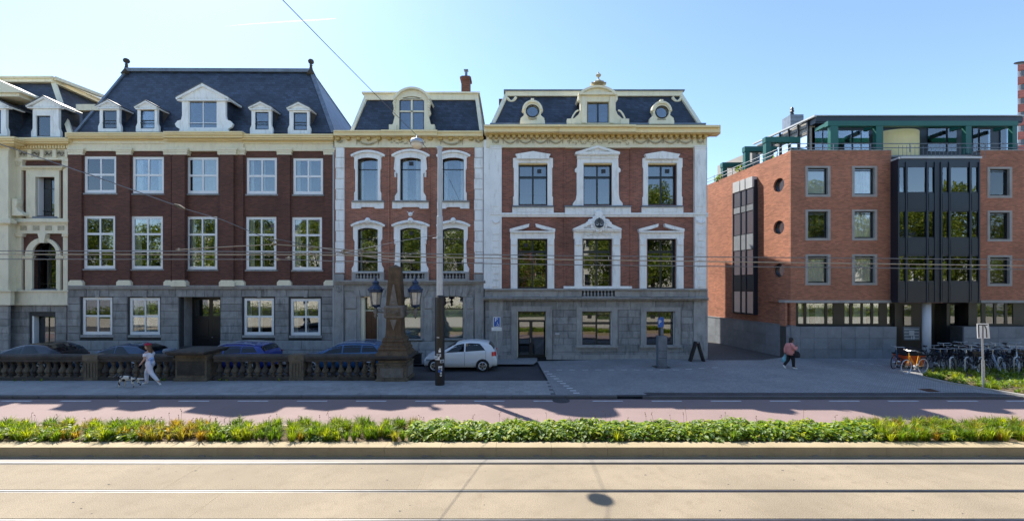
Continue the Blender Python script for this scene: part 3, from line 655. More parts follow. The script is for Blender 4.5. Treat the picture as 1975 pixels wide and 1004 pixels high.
for i, (a, b) in enumerate(cw):
    c = (a+b)/2; w_ = (b-a)/2; mid = i == 1; e = 4 if mid else 0
    # top storey surround
    hood = B.arcpx(c-33-e, c+33+e, 298, 9 + (2 if mid else 0), 10)
    out = [(c-26-e, 388)]+([(c-26-e, 378), (c-21-e, 370), (c-21-e, 335), (c-28-e, 326)] if mid else [(c-26, 372), (c-24, 368), (c-24, 328), (c-26, 324)])+[(c-26-e, 304), (c-33-e, 299)]+hood[1:-1]+[(c+33+e, 299), (c+26+e, 304)]+([(c+28+e, 326), (c+21+e, 335), (c+21+e, 370), (c+26+e, 378)] if mid else [(c+26, 324), (c+24, 328), (c+24, 368), (c+26, 372)])+[(c+26+e, 388)]
    inn = [(c-w_+.5, 386)]+B.arcpx(c-w_+.5, c+w_-.5, 307, 3.4, 8)+[(c+w_-.5, 386)]
    B.poly('window_surround', 'white', [out, inn], .09)
    h2 = [(p, q) for p, q in B.arcpx(c-33-e, c+33+e, 298, 9+(2 if mid else 0), 10)]
    B.poly('window_hood', 'white', [h2+[(p*.97+c*.03, q+4) for p, q in h2[::-1]]], .2, .09)
    B.box('sill', 'stone', c-32-e+1, c+32+e-1, 386.5, 389, .2)
    B.poly('apron', 'white', [[(c-31-e, 389), (c+31+e, 389), (c+31+e, 402), (c+14+e, 402), (c+12+e, 399), (c-12-e, 399), (c-14-e, 402), (c-31-e, 402)][::-1]], .1)
    # first floor surround with crest
    hood = B.arcpx(c-33-e, c+33+e, 433, 9, 10)
    out = [(c-30-e, 524), (c-31-e, 518), (c-27-e, 511), (c-26-e, 504)]+[(c-25-e, 466), (c-28-e, 460), (c-28-e, 438), (c-33-e, 434)]+hood[1:-1]+[(c+33+e, 434), (c+28+e, 438), (c+28+e, 460), (c+25+e, 466)]+[(c+26+e, 504), (c+27+e, 511), (c+31+e, 518), (c+30+e, 524)]
    inn = [(c-w_+.5, 523)]+B.arcpx(c-w_+.5, c+w_-.5, 443, 4, 8)+[(c+w_-.5, 523)]
    B.poly('window_surround', 'white', [out, inn], .1)
    h2 = B.arcpx(c-33-e, c+33+e, 433, 9, 10)
    B.poly('window_hood', 'white', [h2+[(p*.97+c*.03, q+4) for p, q in h2[::-1]]], .22, .1)
    o = MB(); x, z, y = B.x(c, .25), B.z(427, .25), B.D-.25
    o.ball((x, y, z+.05), .17, 10, 6, (1, .5, 1.1)); o.ball((x, y-.07, z+.05), .09, 8, 5)
    for s in (-1, 1):
        for k in range(5): o.ball((x+s*(.2+k*.11), y, z-.0-k*.035), .1-.012*k, 7, 4, (1.1, .5, .8))
        if mid: o.tube([(x+s*.06, y, z+.45), (x+s*.2, y, z+.58)], [.03, .01], 5)
    if mid: o.ball((x, y, z+.42), .13, 8, 5, (1, .6, 1))
    o.build('crest', 'white', bB, smooth=True)
    if mid:
        for s in (-1, 1):
            o = MB()
            for zz in (333, 462):
                for k in range(3): o.ball((B.x(c+s*29, .12), B.D-.12, B.z(zz+k*3.5, .12)), .07, 6, 4)
            o.build('side_ornament', 'white', bB)
    # balustrade below the window
    bx = MB(); B.box('', '', c-31-e, c+31+e, 524, 527, .24, mb=bx); B.box('', '', c-31-e, c+31+e, 537, 540, .24, mb=bx); B.box('', '', c-31-e, c-23-e, 527, 537, .22, mb=bx); B.box('', '', c+23+e, c+31+e, 527, 537, .22, mb=bx)
    bo = bx.build('balustrade', 'stoneP', bB)
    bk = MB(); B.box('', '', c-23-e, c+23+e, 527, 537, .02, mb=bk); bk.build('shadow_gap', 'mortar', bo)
    for k in range(7): balu(bo, B.x(c+(k-3)*(6.4+e*.4), .13), B.D-.14, B.z(537, .2), B.z(527, .2), .075, 'stoneP')
# brick lesenes
for a, b in ((748, 751), (826, 829)): B.box('brick_edge', 'brickB', a, b, 284, 540, .06)
# quoins
for a, b in ((647, 664), (915, 932)):
    for k in range(12):
        z1 = B.z(284+k*20.2, .1); z0 = B.z(284+(k+1)*20.2, .1); stone(bB, B.x(a-(k % 2)*1, .1), B.x(b+(k % 2)*0, .1), B.D-.04, z0, z1, 'white', .07, .12, 'quoin', .03, .008)
    stone(bB, B.x(a-1), B.x(b+1), B.D, B.z(541), B.z(528), 'stone', .16, .16, 'quoin')
B.steps('cornice', 'yellow', 643, 735, [(251, 254, .5), (254, 261, .44), (261, 264, .24)]); B.steps('cornice', 'yellow', 735, 843, [(250, 254, .62), (254, 261, .56), (261, 264, .3)]); B.steps('cornice', 'yellow', 843, 931, [(252, 255, .5), (255, 262, .44), (262, 265, .24)])
B.box('frieze', 'cream', 645, 933, 264, 284, .06); B.box('frieze', 'cream', 664, 915, 281, 284, .12); B.box('frieze', 'cream', 737, 841, 264.2, 281, .1)
dentils(B, 'bracket', 'ochre', 650, 928, 263, 269, .3, 18.6, 8, .06)
for c in (709, 871):
    swag(bB, B.x(c, .12), B.z(271, .12), B.D-.12, 1.25, .22)
scrollwork(bB, B.x(755), B.x(823), B.z(280, .1), B.z(270, .1), B.D-.12, 'orn', 9, 16)
for c in (655, 923): swag(bB, B.x(c, .12), B.z(270, .12), B.D-.1, .3, .12)
# ground floor
B.steps('stone_band', 'stoneP', 643, 936, [(540, 543, .34), (543, 546, .26), (546, 549, .14)])
B.box('stone_band', 'stoneP', 645, 934, 549, 560, .04)
for a, b in ((645, 662), (916, 933)):
    B.box('pilaster', 'stoneP', a, b, 549, 668, .12); x0, x1, z0, z1 = B.rect(a+3, b-3, 551, 566, .14); scrollwork(bB, x0, x1, z0, z1, B.D-.14, 'stoneP', a, 7)
for a, b in ((666, 688), (737, 752), (735, 768), (818, 834), (838, 849), (899, 914)):
    for c, e in ((572, 595), (597, 658)): stone(bB, B.x(a), B.x(b), B.D, B.z(e), B.z(c), 'stoneP', .06, .08, 'stone', .025, .01)
for a, b, c0 in ((664, 752, 712), (752, 834, 793), (838, 914, 873)):
    for k in range(-2, 3): B.poly('voussoir', 'stoneP', [[(c0+k*11-5, 570+abs(k)), (c0+k*14-6, 550), (c0+k*14+7, 550), (c0+k*11+5, 570+abs(k))]], .05)
courses(B, bB, 645, 934, [658, 674, 692], [(690, 733, 600, 668)], m='stoneP', wpx=44, proud=.1)
window(B, *g3[1], rec=.2, fw=.05, cols=1, rows=(.3,), m='dframe', blind=.68, arch=.1, curt=None); window(B, *g3[2], rec=.2, fw=.05, cols=1, rows=(.3,), m='dframe', blind=.68, arch=.1)
for q in g3[1:]: B.box('sill', 'stoneP', q[0]-3, q[1]+3, 653, 656, .16)
x0, x1, z0, z1 = B.rect(*g3[0]); Y = B.D+.32
o = MB(); o.box(x0, x0+.2, Y-.2, Y, 0, z1); o.box(x1-.06, x1, Y-.2, Y, 0, z1); o.box(x0, x1, Y-.2, Y, z1-.06, z1); do = o.build('door_frame', 'cream', bB)
o = MB(); o.box(x0+.2, x1-.06, Y, Y+.07, .08, z0+(z1-z0)*.7); o.build('door', 'wood', bB)
for k in range(2):
    for (q0, q1) in ((.1, .32), (.38, .64)):
        xa = x0+.24+k*(x1-x0-.3)/2; o = MB(); o.box(xa+.03, xa+(x1-x0-.3)/2-.05, Y-.02, Y, z0+(z1-z0)*q0, z0+(z1-z0)*q1); bevel(o.build('door_panel', 'wood', do), .02)
o = MB(); o.box(x0+.2, x1-.06, Y+.02, Y+.03, z0+(z1-z0)*.72, z1-.06); o.build('transom_pane', 'glassd', do)
o = MB(); o.box(x0+.2, x1-.06, Y-.02, Y+.05, z0+(z1-z0)*.7, z0+(z1-z0)*.72); o.build('transom_bar', 'cream', do)
o = MB(); o.box(x0-.3, x1+.3, B.D-.3, B.D+.32, 0, .4); o.build('door_step', 'stoneP', bB)
o = MB(); o.quad((x0, Y+.1, 0), (x1, Y+.1, 0), (x1, Y+.1, z1), (x0, Y+.1, z1)); o.build('hall_back', 'room', do)
# mansard, trim, chimney, dormer
frust(bB, B.x(680), B.x(927), 24.65, 34, B.z(252), -8.75, -2.25, 25.75, 33.2, 15.65)
zb = B.z(252); cr = [((B.x(679), 24.62, zb), (-8.85, 25.72, 15.75)), ((B.x(928), 24.62, zb), (-2.15, 25.72, 15.75)), ((B.x(928), 33, zb), (-2.15, 32.9, 15.75))]
for p, q in cr: o = MB(); o.bar(p, q, .2, .1, up=(0, -1, .6)); o.build('hip_trim', 'cream', bB)
o = MB(); o.box(-8.95, -2.05, 25.6, 33.3, 15.5, 15.85); o.box(-9.05, -1.95, 25.5, 33.4, 15.85, 15.95); o.build('roof_cornice', 'cream', bB)
o = MB(); o.box(-3.28, -2.73, 27.4, 28.0, 15.7, 17.85); o.box(-3.36, -2.65, 27.32, 28.08, 17.62, 17.76); ch = o.build('chimney', 'brickA', bB); o = MB(); o.tube([(-3.0, 27.7, 17.85), (-3.0, 27.7, 18.3)], .09, 8); o.box(-3.14, -2.86, 27.56, 27.84, 18.3, 18.35); o.build('chimney_pot', 'lead', ch)
G = Fac(24.35, bB); av = G.arcpx(760, 829, 187, 17, 10); ai = [(p, q) for p, q in G.arcpx(770, 818, 194, 6, 8)]
out = [(750, 252), (751, 245), (758, 238), (761, 225), (757, 218), (760, 208), (757, 198), (762, 190)]; out = out+[(1588-p, q) for p, q in out[::-1]]
face = G.poly('dormer', 'cream', [out, [(770, 251)]+ai+[(818, 251)]], 0, -.16)
o = MB(); av2 = G.arcpx(758, 830, 188, 21, 12); G.poly('', '', [av2+[(p*.94+794*.06, q+4) for p, q in av2[::-1]]], .16, -2.4, mb=o); o.build('dormer_roof', 'cream', face)
G.poly('pediment', 'cream', [[(762, 191)]+G.arcpx(762, 826, 189, 16, 10)+[(826, 191)], ], .02, -.1, parent=face) if False else None
o = MB(); hd = G.arcpx(761, 827, 189, 17, 12); G.poly('', '', [[(761, 192)]+hd+[(827, 192)], [(771, 191)]+[(p, q) for p, q in G.arcpx(771, 817, 191, 5, 8)]+[(817, 191)]], .01, -.15, mb=o); o.build('pediment', 'cream', face)
o = MB(); x0, x1 = G.x(762), G.x(826); z0, z1 = G.z(252), G.z(190); o.quad((x0, G.D+.16, z0), (x0, G.D+.16, z1), (x0, 27, z1), (x0, 27, z0)); o.build('cheek', 'slate', face); o = MB(); o.quad((x1, G.D+.16, z0), (x1, 27, z0), (x1, 27, z1), (x1, G.D+.16, z1)); o.build('cheek', 'slate', face)
window(G, 770, 818, 188, 251, root=face, rec=.05, fw=.05, mw=.06, cols=2, rows=(.42,), m='dframe', sub=True, roomd=.8, arch=.15)
o = MB(); x0, x1, z0, z1 = G.rect(770, 818, 188, 251); mx = (x0+x1)/2; o.box(mx-.05, mx+.05, G.D+.02, G.D+.06, z0, z1-.05); o.box(x0+.02, x1-.02, G.D+.02, G.D+.058, z0+(z1-z0)*.56, z0+(z1-z0)*.6); o.build('cross_mullion', 'cream', face)
for s in (-1, 1):
    o = MB()
    for k in range(6): o.ball((G.x(794+s*33, .05), G.D-.02, G.z(196+k*5, .05)), .085-.005*k, 6, 4)
    o.build('side_ornament', 'cream', face)
    o = MB(); G.box('', '', 794+s*37-7, 794+s*37+7, 240, 252, .12, -.2, mb=o); o.build('dormer_foot', 'cream', face)
# ------------------------------------------------------------ C: wide house
bC = thing('wide_house', 'wide red brick house with white corner pilasters and round anchor emblem above its middle window', 'house', (4.9, 24.4, .08))
C = Fac(24.4, bC)
tw = [(1000, 1056), (1125.5, 1180.5), (1249, 1305)]; mw_ = [(999, 1055), (1124, 1179.5), (1249, 1304)]
gd = (998, 1053.5, 600, 692); gwn = [(1123, 1180.5, 600, 665), (1247, 1302, 600, 665)]
hs = [C.rect(a, b, 313, 395) for a, b in tw]+[C.rect(a, b, 460, 556) for a, b in mw_]
o = MB(); o.wall(C.x(945), C.x(1362), C.z(556), C.z(284), hs, C.D, .35); o.build('brick_wall', 'brickC', bC)
o = MB(); o.wall(C.x(935), C.x(1364), 0, C.z(556), [C.rect(*q) for q in [gd]+gwn], C.D+.02, .4); o.build('ground_floor_wall', 'mortar', bC)
o = MB(); o.box(C.x(933), C.x(946), C.D-.06, C.D+.5, C.z(556), C.z(270)); o.build('party_pilaster', 'white', bC)
shell(bC, C, 937, 1364, C.z(250), 10.8, 'clad', None)
random.seed(21)
for i in range(3):
    window(C, *tw[i], 317, 395, rec=.22, fw=.075, mw=.1, rows=(.30,), m='dframe', vent=2, curt=[(.05, .45, .3), (.55, .9, .3)] if i != 1 else [(.1, .3, .2), (.6, .95, .2)], g='glassd')
    window(C, *mw_[i], 460, 556, rec=.22, fw=.075, mw=.1, rows=(.26,), m='dframe', vent=1 if i == 0 else 0, g='glassd')
for q in gwn: window(C, *q, rec=.22, fw=.06, mw=.1, rows=(.36,), m='dframe', vent=1, g='glassd')
# top storey surrounds
def mir(pts, c): return pts+[(2*c-p, q) for p, q in pts[::-1]]
for i, c in ((0, 1028), (2, 1278)):
    C.poly('window_surround', 'white', [mir([(c-38.5, 397), (c-38.5, 380), (c-37, 378), (c-37, 324), (c-38.5, 322), (c-38.5, 305), (c-32, 304)], c), mir([(c-28, 396), (c-28, 314)], c)], .1)
    C.poly('window_hood', 'white', [mir([(c-31, 306), (c-31, 302), (c-34, 297), (c-1, 291.5)], c)], .26)
    swag(bC, C.x(c-9, .12), C.z(306, .12), C.D-.1, .5, .12, 'white'); swag(bC, C.x(c+9, .12), C.z(306, .12), C.D-.1, .5, .12, 'white')
    C.box('sill', 'lead', c-40, c+40, 396, 398.5, .24); C.box('apron', 'white', c-40, c+40, 398.5, 411, .13); C.box('apron_panel', 'white', c-29, c+29, 400.5, 408.5, .17)
    C.box('lintel_reveal', 'yellow', c-27.5, c+27.5, 313.5, 317, 0, -.22)
c = 1153
C.poly('window_surround', 'white', [mir([(c-48, 397), (c-48, 392), (c-42, 384), (c-40.5, 374), (c-40.5, 333), (c-44, 331), (c-44, 326), (c-40, 322), (c-39, 300), (c-36, 298)], c), mir([(c-27.5, 396), (c-27.5, 314)], c)], .12)
C.poly('pediment', 'white', [mir([(c-43, 297), (c-43, 293), (c-1, 280.5)], c), [(c-26, 292.5), (c+26, 292.5), (c, 284.5)][::-1]], .34); C.poly('tympanum', 'white', [[(c-28, 293), (c+28, 293), (c, 284)]], .2)
C.steps('window_hood', 'white', c-40, c+40, [(297, 299, .28), (299, 305, .18)])
scrollwork(bC, C.x(c-34, .2), C.x(c+34, .2), C.z(304.5, .2), C.z(300, .2), C.D-.19, 'white', 4, 16)
C.box('sill', 'lead', 1089, 1218, 396, 398.5, .28); C.box('apron', 'white', 1090, 1217, 398.5, 411, .17); C.box('apron_panel', 'white', 1123, 1183, 400, 409, .2)
C.box('lintel_reveal', 'yellow', c-27, c+27, 313.5, 317, 0, -.22)
C.steps('string_course', 'white', 945, 1366, [(410, 414, .2), (414, 418, .12)])
# first floor surrounds
for c in (1027, 1281-4.5):
    for s in (-1, 1):
        C.box('window_pilaster', 'white', c+s*35.5-6.5, c+s*35.5+6.5, 456, 557, .16) if s > 0 else C.box('window_pilaster', 'white', c-42, c-29, 456, 557, .16)
        C.box('console', 'white', c+s*36-5, c+s*36+5, 462, 472, .24); C.box('fluting', 'white', c+s*36-3.6, c+s*36+3.6, 480, 545, .19)
        p = [(c+s*44, 441), (c+s*6, 431), (c+s*7, 437), (c+s*10, 441)]
        C.poly('broken_pediment', 'white', [[p[0], p[1], p[2], (c+s*20, 441.5), (c+s*44, 446)] if s < 0 else [p[0], (c+44, 446), (c+20, 441.5), p[2], p[1]][::-1]], .3)
    C.steps('entablature', 'white', c-43, c+43, [(445, 448, .28), (448, 460, .14)])
c = 1152.5
for s in (-1, 1):
    C.box('window_pilaster', 'white', c+s*36.5-7.5, c+s*36.5+7.5, 456, 552, .18); C.box('console', 'white', c+s*36.5-6, c+s*36.5+6, 460, 472, .28); C.box('fluting', 'white', c+s*36.5-4, c+s*36.5+4, 480, 545, .21)
C.steps('entablature', 'white', c-46, c+46, [(443, 446, .34), (446, 460, .16)]); 
for k in (-1, 0, 1): swag(bC, C.x(c+k*17, .2), C.z(449, .2), C.D-.18, .46, .12, 'white')
C.poly('pediment', 'white', [mir([(c-47, 443), (c-47, 440.5), (c-1, 420)], c), [(c-30, 440), (c+30, 440), (c, 427)][::-1]], .4); C.poly('tympanum', 'white', [[(c-32, 441), (c+32, 441), (c, 426)]], .22)
C.box('base_course', 'white', 1087.5, 1219, 551.5, 556.5, .22)
# emblem
ex, ez, ey = C.x(1156, .5), C.z(430, .5), C.D-.42
o = MB(); o.tube([(ex, ey+.2, ez), (ex, ey-.02, ez)], [.36, .34], 20)
for k in range(14): t = k*math.pi*2/14; o.ball((ex+.42*math.cos(t), ey+.05, ez+.42*math.sin(t)), .11, 7, 4, (1, .7, 1))
for s in (-1, 1):
    for k in range(4): o.ball((ex+s*(.5+k*.13), ey+.1, ez+.12-.13*k), .14-.02*k, 7, 4, (1, .6, 1.1))
o.box(ex-.2, ex+.2, ey, ey+.2, ez+.42, ez+.62); o.ball((ex, ey+.1, ez+.62), .2, 8, 5, (1, .5, .7)); em = o.build('emblem', 'white', bC, smooth=False)
o = MB(); o.tube([(ex, ey-.02, ez), (ex, ey-.05, ez)], .31, 20); o.build('emblem_disc', 'zinc', em)
o = MB(); Y = ey-.07
o.tube([(ex, Y, ez-.2), (ex, Y, ez+.24)], .03, 6); o.tube([(ex-.12, Y, ez+.12), (ex+.12, Y, ez+.12)], .02, 6); o.tube([(ex+.24*math.sin(t), Y, ez-.2*math.cos(t)) for t in np.linspace(-1.3, 1.3, 9)], [.012, .03, .04, .045, .05, .045, .04, .03, .012], 6); o.ball((ex, Y, ez+.27), .045, 8, 5); o.build('anchor', 'navy', em)
o = MB(); Y = ey-.06; ring = [(ex+.3*math.cos(t), Y, ez+.3*math.sin(t)) for t in np.linspace(0, 2*math.pi, 21)]; o.tube(ring, .02, 5); o.tube([(ex-.28, Y, ez-.06), (ex-.1, Y, ez-.12), (ex, Y, ez+.02), (ex+.1, Y, ez-.12), (ex+.28, Y, ez-.06)], .018, 5); o.build('emblem_ring', 'white', em)
# corner pilasters
for a, b in ((945.5, 967.5), (1340.5, 1363)):
    C.box('corner_pilaster', 'white', a, b, 284, 410, .22); C.box('pilaster_panel', 'white', a+4.5, b-4.5, 300, 398, .25); C.steps('capital', 'white', a, b, [(281, 283, .3), (283, 287, .26)])
    C.box('corner_pilaster', 'white', a, b, 418, 556, .2); swag(bC, C.x((a+b)/2, .24), C.z(425, .24), C.D-.24, .42, .14, 'white')
    for k in range(9): stone(bC, C.x(a+3.5, .22), C.x(b-3.5, .22), C.D-.2, C.z(440+(k+1)*12.6, .2), C.z(440+k*12.6, .2), 'white', .05, .06, 'quoin', .015, .02)
    C.box('pilaster_shaft', 'stoneP', a-2, b+2, 556, 692, .1)
for a in (1089.5, 1217): C.box('brick_edge', 'brickC', a-1.5, a+1.5, 285, 410, .05); C.box('brick_edge', 'brickC', a-1.5, a+1.5, 418, 552, .05)
# cornice
C.steps('cornice', 'yellow', 934, 1079, [(240, 244, .85), (244, 254, .7), (254, 257, .5)], ext=0)
C.steps('cornice', 'yellow', 1079, 1227, [(240, 244, .98), (244, 254, .84), (254, 257, .6)])
C.steps('cornice', 'yellow', 1227, 1390, [(241, 245, .85), (245, 255, .7), (255, 258, .5)], ext=0)
C.box('cornice_soffit', 'ochre', 938, 1374, 257, 259, .46); C.box('frieze', 'cream', 938, 1364, 259, 284, .12)
C.box('frieze_moulding', 'cream', 944, 1364, 280, 284, .17); C.box('frieze_moulding', 'cream', 1090, 1217, 280, 284.5, .22)
dentils(C, 'bracket', 'ochre', 946, 1362, 258, 265, .42, 11, 6, .12)
for k in range(4): swag(bC, C.x(984+k*29.5, .2), C.z(269, .2), C.D-.16, .78, .2); swag(bC, C.x(1236+k*29, .2), C.z(269, .2), C.D-.16, .78, .2)
scrollwork(bC, C.x(1094, .2), C.x(1214, .2), C.z(279, .2), C.z(267, .2), C.D-.16, 'orn', 6, 26)
for c in (956, 1352): swag(bC, C.x(c, .2), C.z(269, .2), C.D-.16, .34, .18)
# stone band with middle balustrade
C.steps('stone_band', 'stoneP', 935, 1364, [(556, 559, .3), (559, 573, .12)])
C.steps('stone_cornice', 'stone', 930, 1367, [(573, 576, .46), (576, 579, .3)])
for a, b in ((985, 1072), (1089, 1122), (1186, 1219), (1237, 1325)): C.box('band_panel', 'stoneP', a, b, 560, 572, .18)
bx = MB(); C.box('', '', 1122, 1186, 556.2, 560, .34, mb=bx); C.box('', '', 1122, 1186, 571, 573, .34, mb=bx); bo = bx.build('balustrade', 'stoneP', bC)
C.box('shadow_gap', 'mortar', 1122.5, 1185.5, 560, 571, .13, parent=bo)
for k in range(9): balu(bo, C.x(1127.5+k*6.6, .26), C.D-.25, C.z(571, .3), C.z(560, .3), .07, 'stoneP')
# rusticated ground floor
courses(C, bC, 936, 1364, [579, 597], [], wpx=48)
courses(C, bC, 936, 1364, [597, 611, 625, 638, 651, 664], [(986, 1066, 590, 700)]+[(a-11, b+11, 590, 672) for a, b, _, _ in gwn], wpx=27)
courses(C, bC, 936, 1364, [664, 678, 692], [(986, 1066, 590, 700)], m='stone', wpx=42, proud=.08)
C.box('plinth', 'stoneP', 1066, 1364, 684, 693, .16); C.box('plinth', 'stoneP', 936, 986, 684, 693, .16)
for q in gwn:
    a, b = q[0], q[1]; C.poly('window_surround', 'stoneP', [[(a-11, 672), (a-11, 592), (b+11, 592), (b+11, 672)], [(a, 665), (a, 600), (b, 600), (b, 665)]], .1); C.box('sill', 'stoneP', a-12, b+12, 666, 670, .22)
    C.box('white_reveal', 'wframe', b-1.8, b-.1, 601, 664, -.02, -.2)
a, b = gd[0], gd[1]; C.poly('door_surround', 'stoneP', [[(a-12, 693), (a-12, 590), (b+12, 590), (b+12, 693)], [(a, 693), (a, 600), (b, 600), (b, 693)]], .12)
x0, x1, z0, z1 = C.rect(*gd); Y = C.D+.22; z0 = .1; zt = C.z(619)
o = MB(); o.box(x0, x0+.07, Y, Y+.08, z0, z1); o.box(x1-.07, x1, Y, Y+.08, z0, z1); o.box(x0, x1, Y+.001, Y+.079, z1-.07, z1-.001); o.box(x0, x1, Y+.002, Y+.078, zt-.06, zt+.06); mx = (x0+x1)/2-.04; o.box(mx-.09, mx+.09, Y-.01, Y+.07, z0, zt-.06); o.box(x0, x1, Y-.004, Y+.076, z0, z0+.2)
do = o.build('door', 'dframe', bC)
for (p, q, r_, t) in ((x0+.07, x1-.07, zt+.06, z1-.07), (x0+.12, mx-.09, z0+.2, zt-.06), (mx+.09, x1-.12, z0+.2, zt-.06)):
    o = MB(); o.box(p, q, Y+.03, Y+.036, r_, t); o.build('pane', 'glassd', do)
o = MB(); o.tube([(mx-.02, Y-.06, 1.0), (mx-.02, Y-.06, 1.25)], .018, 6); o.build('door_handle', 'steel', do)
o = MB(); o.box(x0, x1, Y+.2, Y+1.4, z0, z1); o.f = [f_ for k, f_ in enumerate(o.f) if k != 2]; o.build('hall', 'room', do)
for (a_, b_) in ((gd[0]-1.5, gd[0]+1), (gd[1]-1, gd[1]+1.3)): C.box('door_reveal', 'cream', a_, b_, 601, 688, -.01, -.2)
C.box('name_plate', 'palegrey', 1071, 1079, 642, 645, .12, .04)
# mansard with trims
frust(bC, C.x(951), C.x(1350), 24.45, 34.8, C.z(241), -.25, 10.15, 25.75, 33.4, 15.85)
zb = C.z(240)
for p, q in (((C.x(950), 24.42, zb), (-.3, 25.7, 15.9)), ((C.x(1350), 24.42, zb), (10.2, 25.7, 15.9)), ((C.x(1350), 34.8, zb), (10.2, 33.4, 15.9))):
    o = MB(); o.bar(p, q, .22, .12, up=(0, -1, .6)); o.build('hip_trim', 'cream', bC)
o = MB(); o.box(-.4, 10.3, 25.55, 33.5, 15.72, 16.0); o.build('roof_cornice', 'cream', bC); o = MB(); o.box(-.5, 10.4, 25.48, 33.6, 16.0, 16.08); o.build('roof_edge', 'lead', bC)
for a in (-.3, 10.2):
    o = MB(); o.tube([(a+(.55 if a < 0 else -.55)*(1-t), 25.52, 15.62-.28*math.sin(t*3)) for t in np.linspace(0, 1, 6)], .09, 6); o.build('corner_scroll', 'cream', bC)
o = MB(); o.box(-.85, -.45, 27.5, 28.1, 14.2, 16.4); o.build('chimney', 'brickA', bC)
C.box('gutter', 'lead', 945, 1362, 237, 240, .3)
G = Fac(24.15, bC)
for c in (1027, 1276.5):
    cy_ = 214.5 if c < 1100 else 216.5
    out = mir([(c-23, 238), (c-23, 228), (c-16, 222), (c-17, 216), (c-20.5, 213)]+[(c-20*math.cos(t), cy_-2-20*math.sin(t)) for t in np.linspace(.1, 1.5, 6)], c)
    fc = G.poly('dormer', 'cream', [out, [(c+11.5*math.cos(t), cy_+11*math.sin(t)) for t in np.linspace(0, 2*math.pi, 21)[:-1]]], 0, -.3)
    ring = [(G.x(c+12*math.cos(t)), G.D-.02, G.z(cy_+11.5*math.sin(t))) for t in np.linspace(0, 2*math.pi, 25)]
    o = MB(); o.tube(ring, .035, 6); o.build('round_frame', 'dframe', fc)
    o = MB(); o.prism([[(G.x(c+12*math.cos(t)), G.z(cy_+11.5*math.sin(t))) for t in np.linspace(0, 2*math.pi, 21)[:-1]]], G.D+.06, G.D+.07); o.build('pane', 'glass', fc)
    o = MB(); G.box('', '', c-14, c+14, cy_-14, cy_+14, -.2, -1.4, mb=o); o.f = [o.f[k] for k in (0, 1, 3, 4, 5)]; o.build('interior', 'room', fc)
    rr = [(G.x(c+17*math.cos(t)), G.D-.03, G.z(cy_-2-17*math.sin(t))) for t in np.linspace(.05, math.pi-.05, 14)]; o = MB(); o.tube(rr, .07, 6); G.box('', '', c-3, c+3, cy_-25, cy_-17, .08, -.2, mb=o); o.build('arch_moulding', 'cream', fc)
    swag(fc, G.x(c, .05), G.z(cy_+12.5, .05), G.D-.04, .42, .08, 'orn'); G.box('dormer_base', 'cream', c-24, c+24, 232, 239, .08, -.2, parent=fc)
c = 1153.5
sc_ = [(c-58, 239), (c-58, 229), (c-46, 228), (c-38, 221), (c-34, 212), (c-34, 196), (c-38, 192), (c-38, 182), (c-34, 178)]
fc = G.poly('dormer', 'cream', [mir(sc_, c), mir([(c-21, 237), (c-21, 196)], c)], .1, -.2)
G2 = Fac(24.05, bC)
o = MB(); h2 = G2.arcpx(c-37, c+37, 179, 15, 12); G2.poly('', '', [h2+[(p*.92+c*.08, q+4) for p, q in h2[::-1]]], .22, -2.2, mb=o); G2.box('', '', c-37, c+37, 178, 182, .18, -.3, mb=o); o.build('arched_pediment', 'cream', fc)
G2.poly('tympanum', 'cream', [G2.arcpx(c-33, c+33, 180, 13, 12)], .06, -.1, parent=fc)
o = MB(); z = G2.z(163); x = G2.x(c); Y = G2.D-.1
o.lathe([(.36, -.02), (.34, .05), (.2, .12), (.1, .2), (.05, .26), (.04, .34), (.12, .4), (.16, .48), (.07, .56), (.02, .66)], (x, Y, z), 8); o.box(x-.42, x+.42, Y-.12, Y+.12, z-.06, z+.04); o.build('finial', 'orn', fc)
for s in (-1, 1):
    G2.box('dormer_pilaster', 'cream', c+s*27-4, c+s*27+4, 186, 237, .08, -.1, parent=fc)
    o = MB(); G2.box('', '', c+s*52-8, c+s*52+8, 229, 239, .12, -.2, mb=o); o.tube([(G2.x(c+s*(38+k*2.6)), G2.D-.08, G2.z(214+k*k*.62)) for k in range(6)], .05, 6); o.build('dormer_foot', 'cream', fc)
o = MB(); x0, x1 = G.x(c-33), G.x(c+33); z0, z1 = G.z(238), G.z(180); o.quad((x0, G.D+.1, z0), (x0, G.D+.1, z1), (x0, 26.8, z1), (x0, 26.8, z0)); o.build('cheek', 'slate', fc); o = MB(); o.quad((x1, G.D+.1, z0), (x1, 26.8, z0), (x1, 26.8, z1), (x1, G.D+.1, z1)); o.build('cheek', 'slate', fc)
window(G, c-21, c+21, 196, 237, root=fc, rec=.05, fw=.05, mw=.09, cols=2, rows=(), m='dframe', sub=True, roomd=.8)
# ------------------------------------------------------------ R: modern brick block with penthouse
bR = thing('apartment_block', 'modern orange brick apartment block with green steel penthouse frames and dark glazed bay', 'apartment block', (20, 24.6, .08))
Q = Fac(24.6, bR); XC = Q.x(1525); ZT = Q.z(290.5); SL = .162
def side(px, off=0):
    """point on the receding side wall seen at px -> distance s from the corner along the wall"""
    k = (px-CX)/F; D = (XC+off+SL*24.6)/(k+SL); return D
sd = Vector((-SL, 1, 0)).normalized(); sn = Vector((-1, -SL, 0)).normalized()
def sp(D, z, n=0): return Vector((XC-SL*(D-24.6), D, z))+sn*n
def ss(px): return (side(px)-24.6)/sd.y
def sT(v): return tuple(Vector((XC, 24.6, 0))+sd*v[0]+Vector((0, 0, v[2]))-sn*v[1])     # local (s, inward depth, z)
def szz(px, py): D = side(px); return H-(py-CY)*D/F
rw = [(1555, 1600.5), (1645, 1690.5), (1906, 1951), (1996, 2040)]; rr = [(321, 378), (405, 462), (491, 548)]
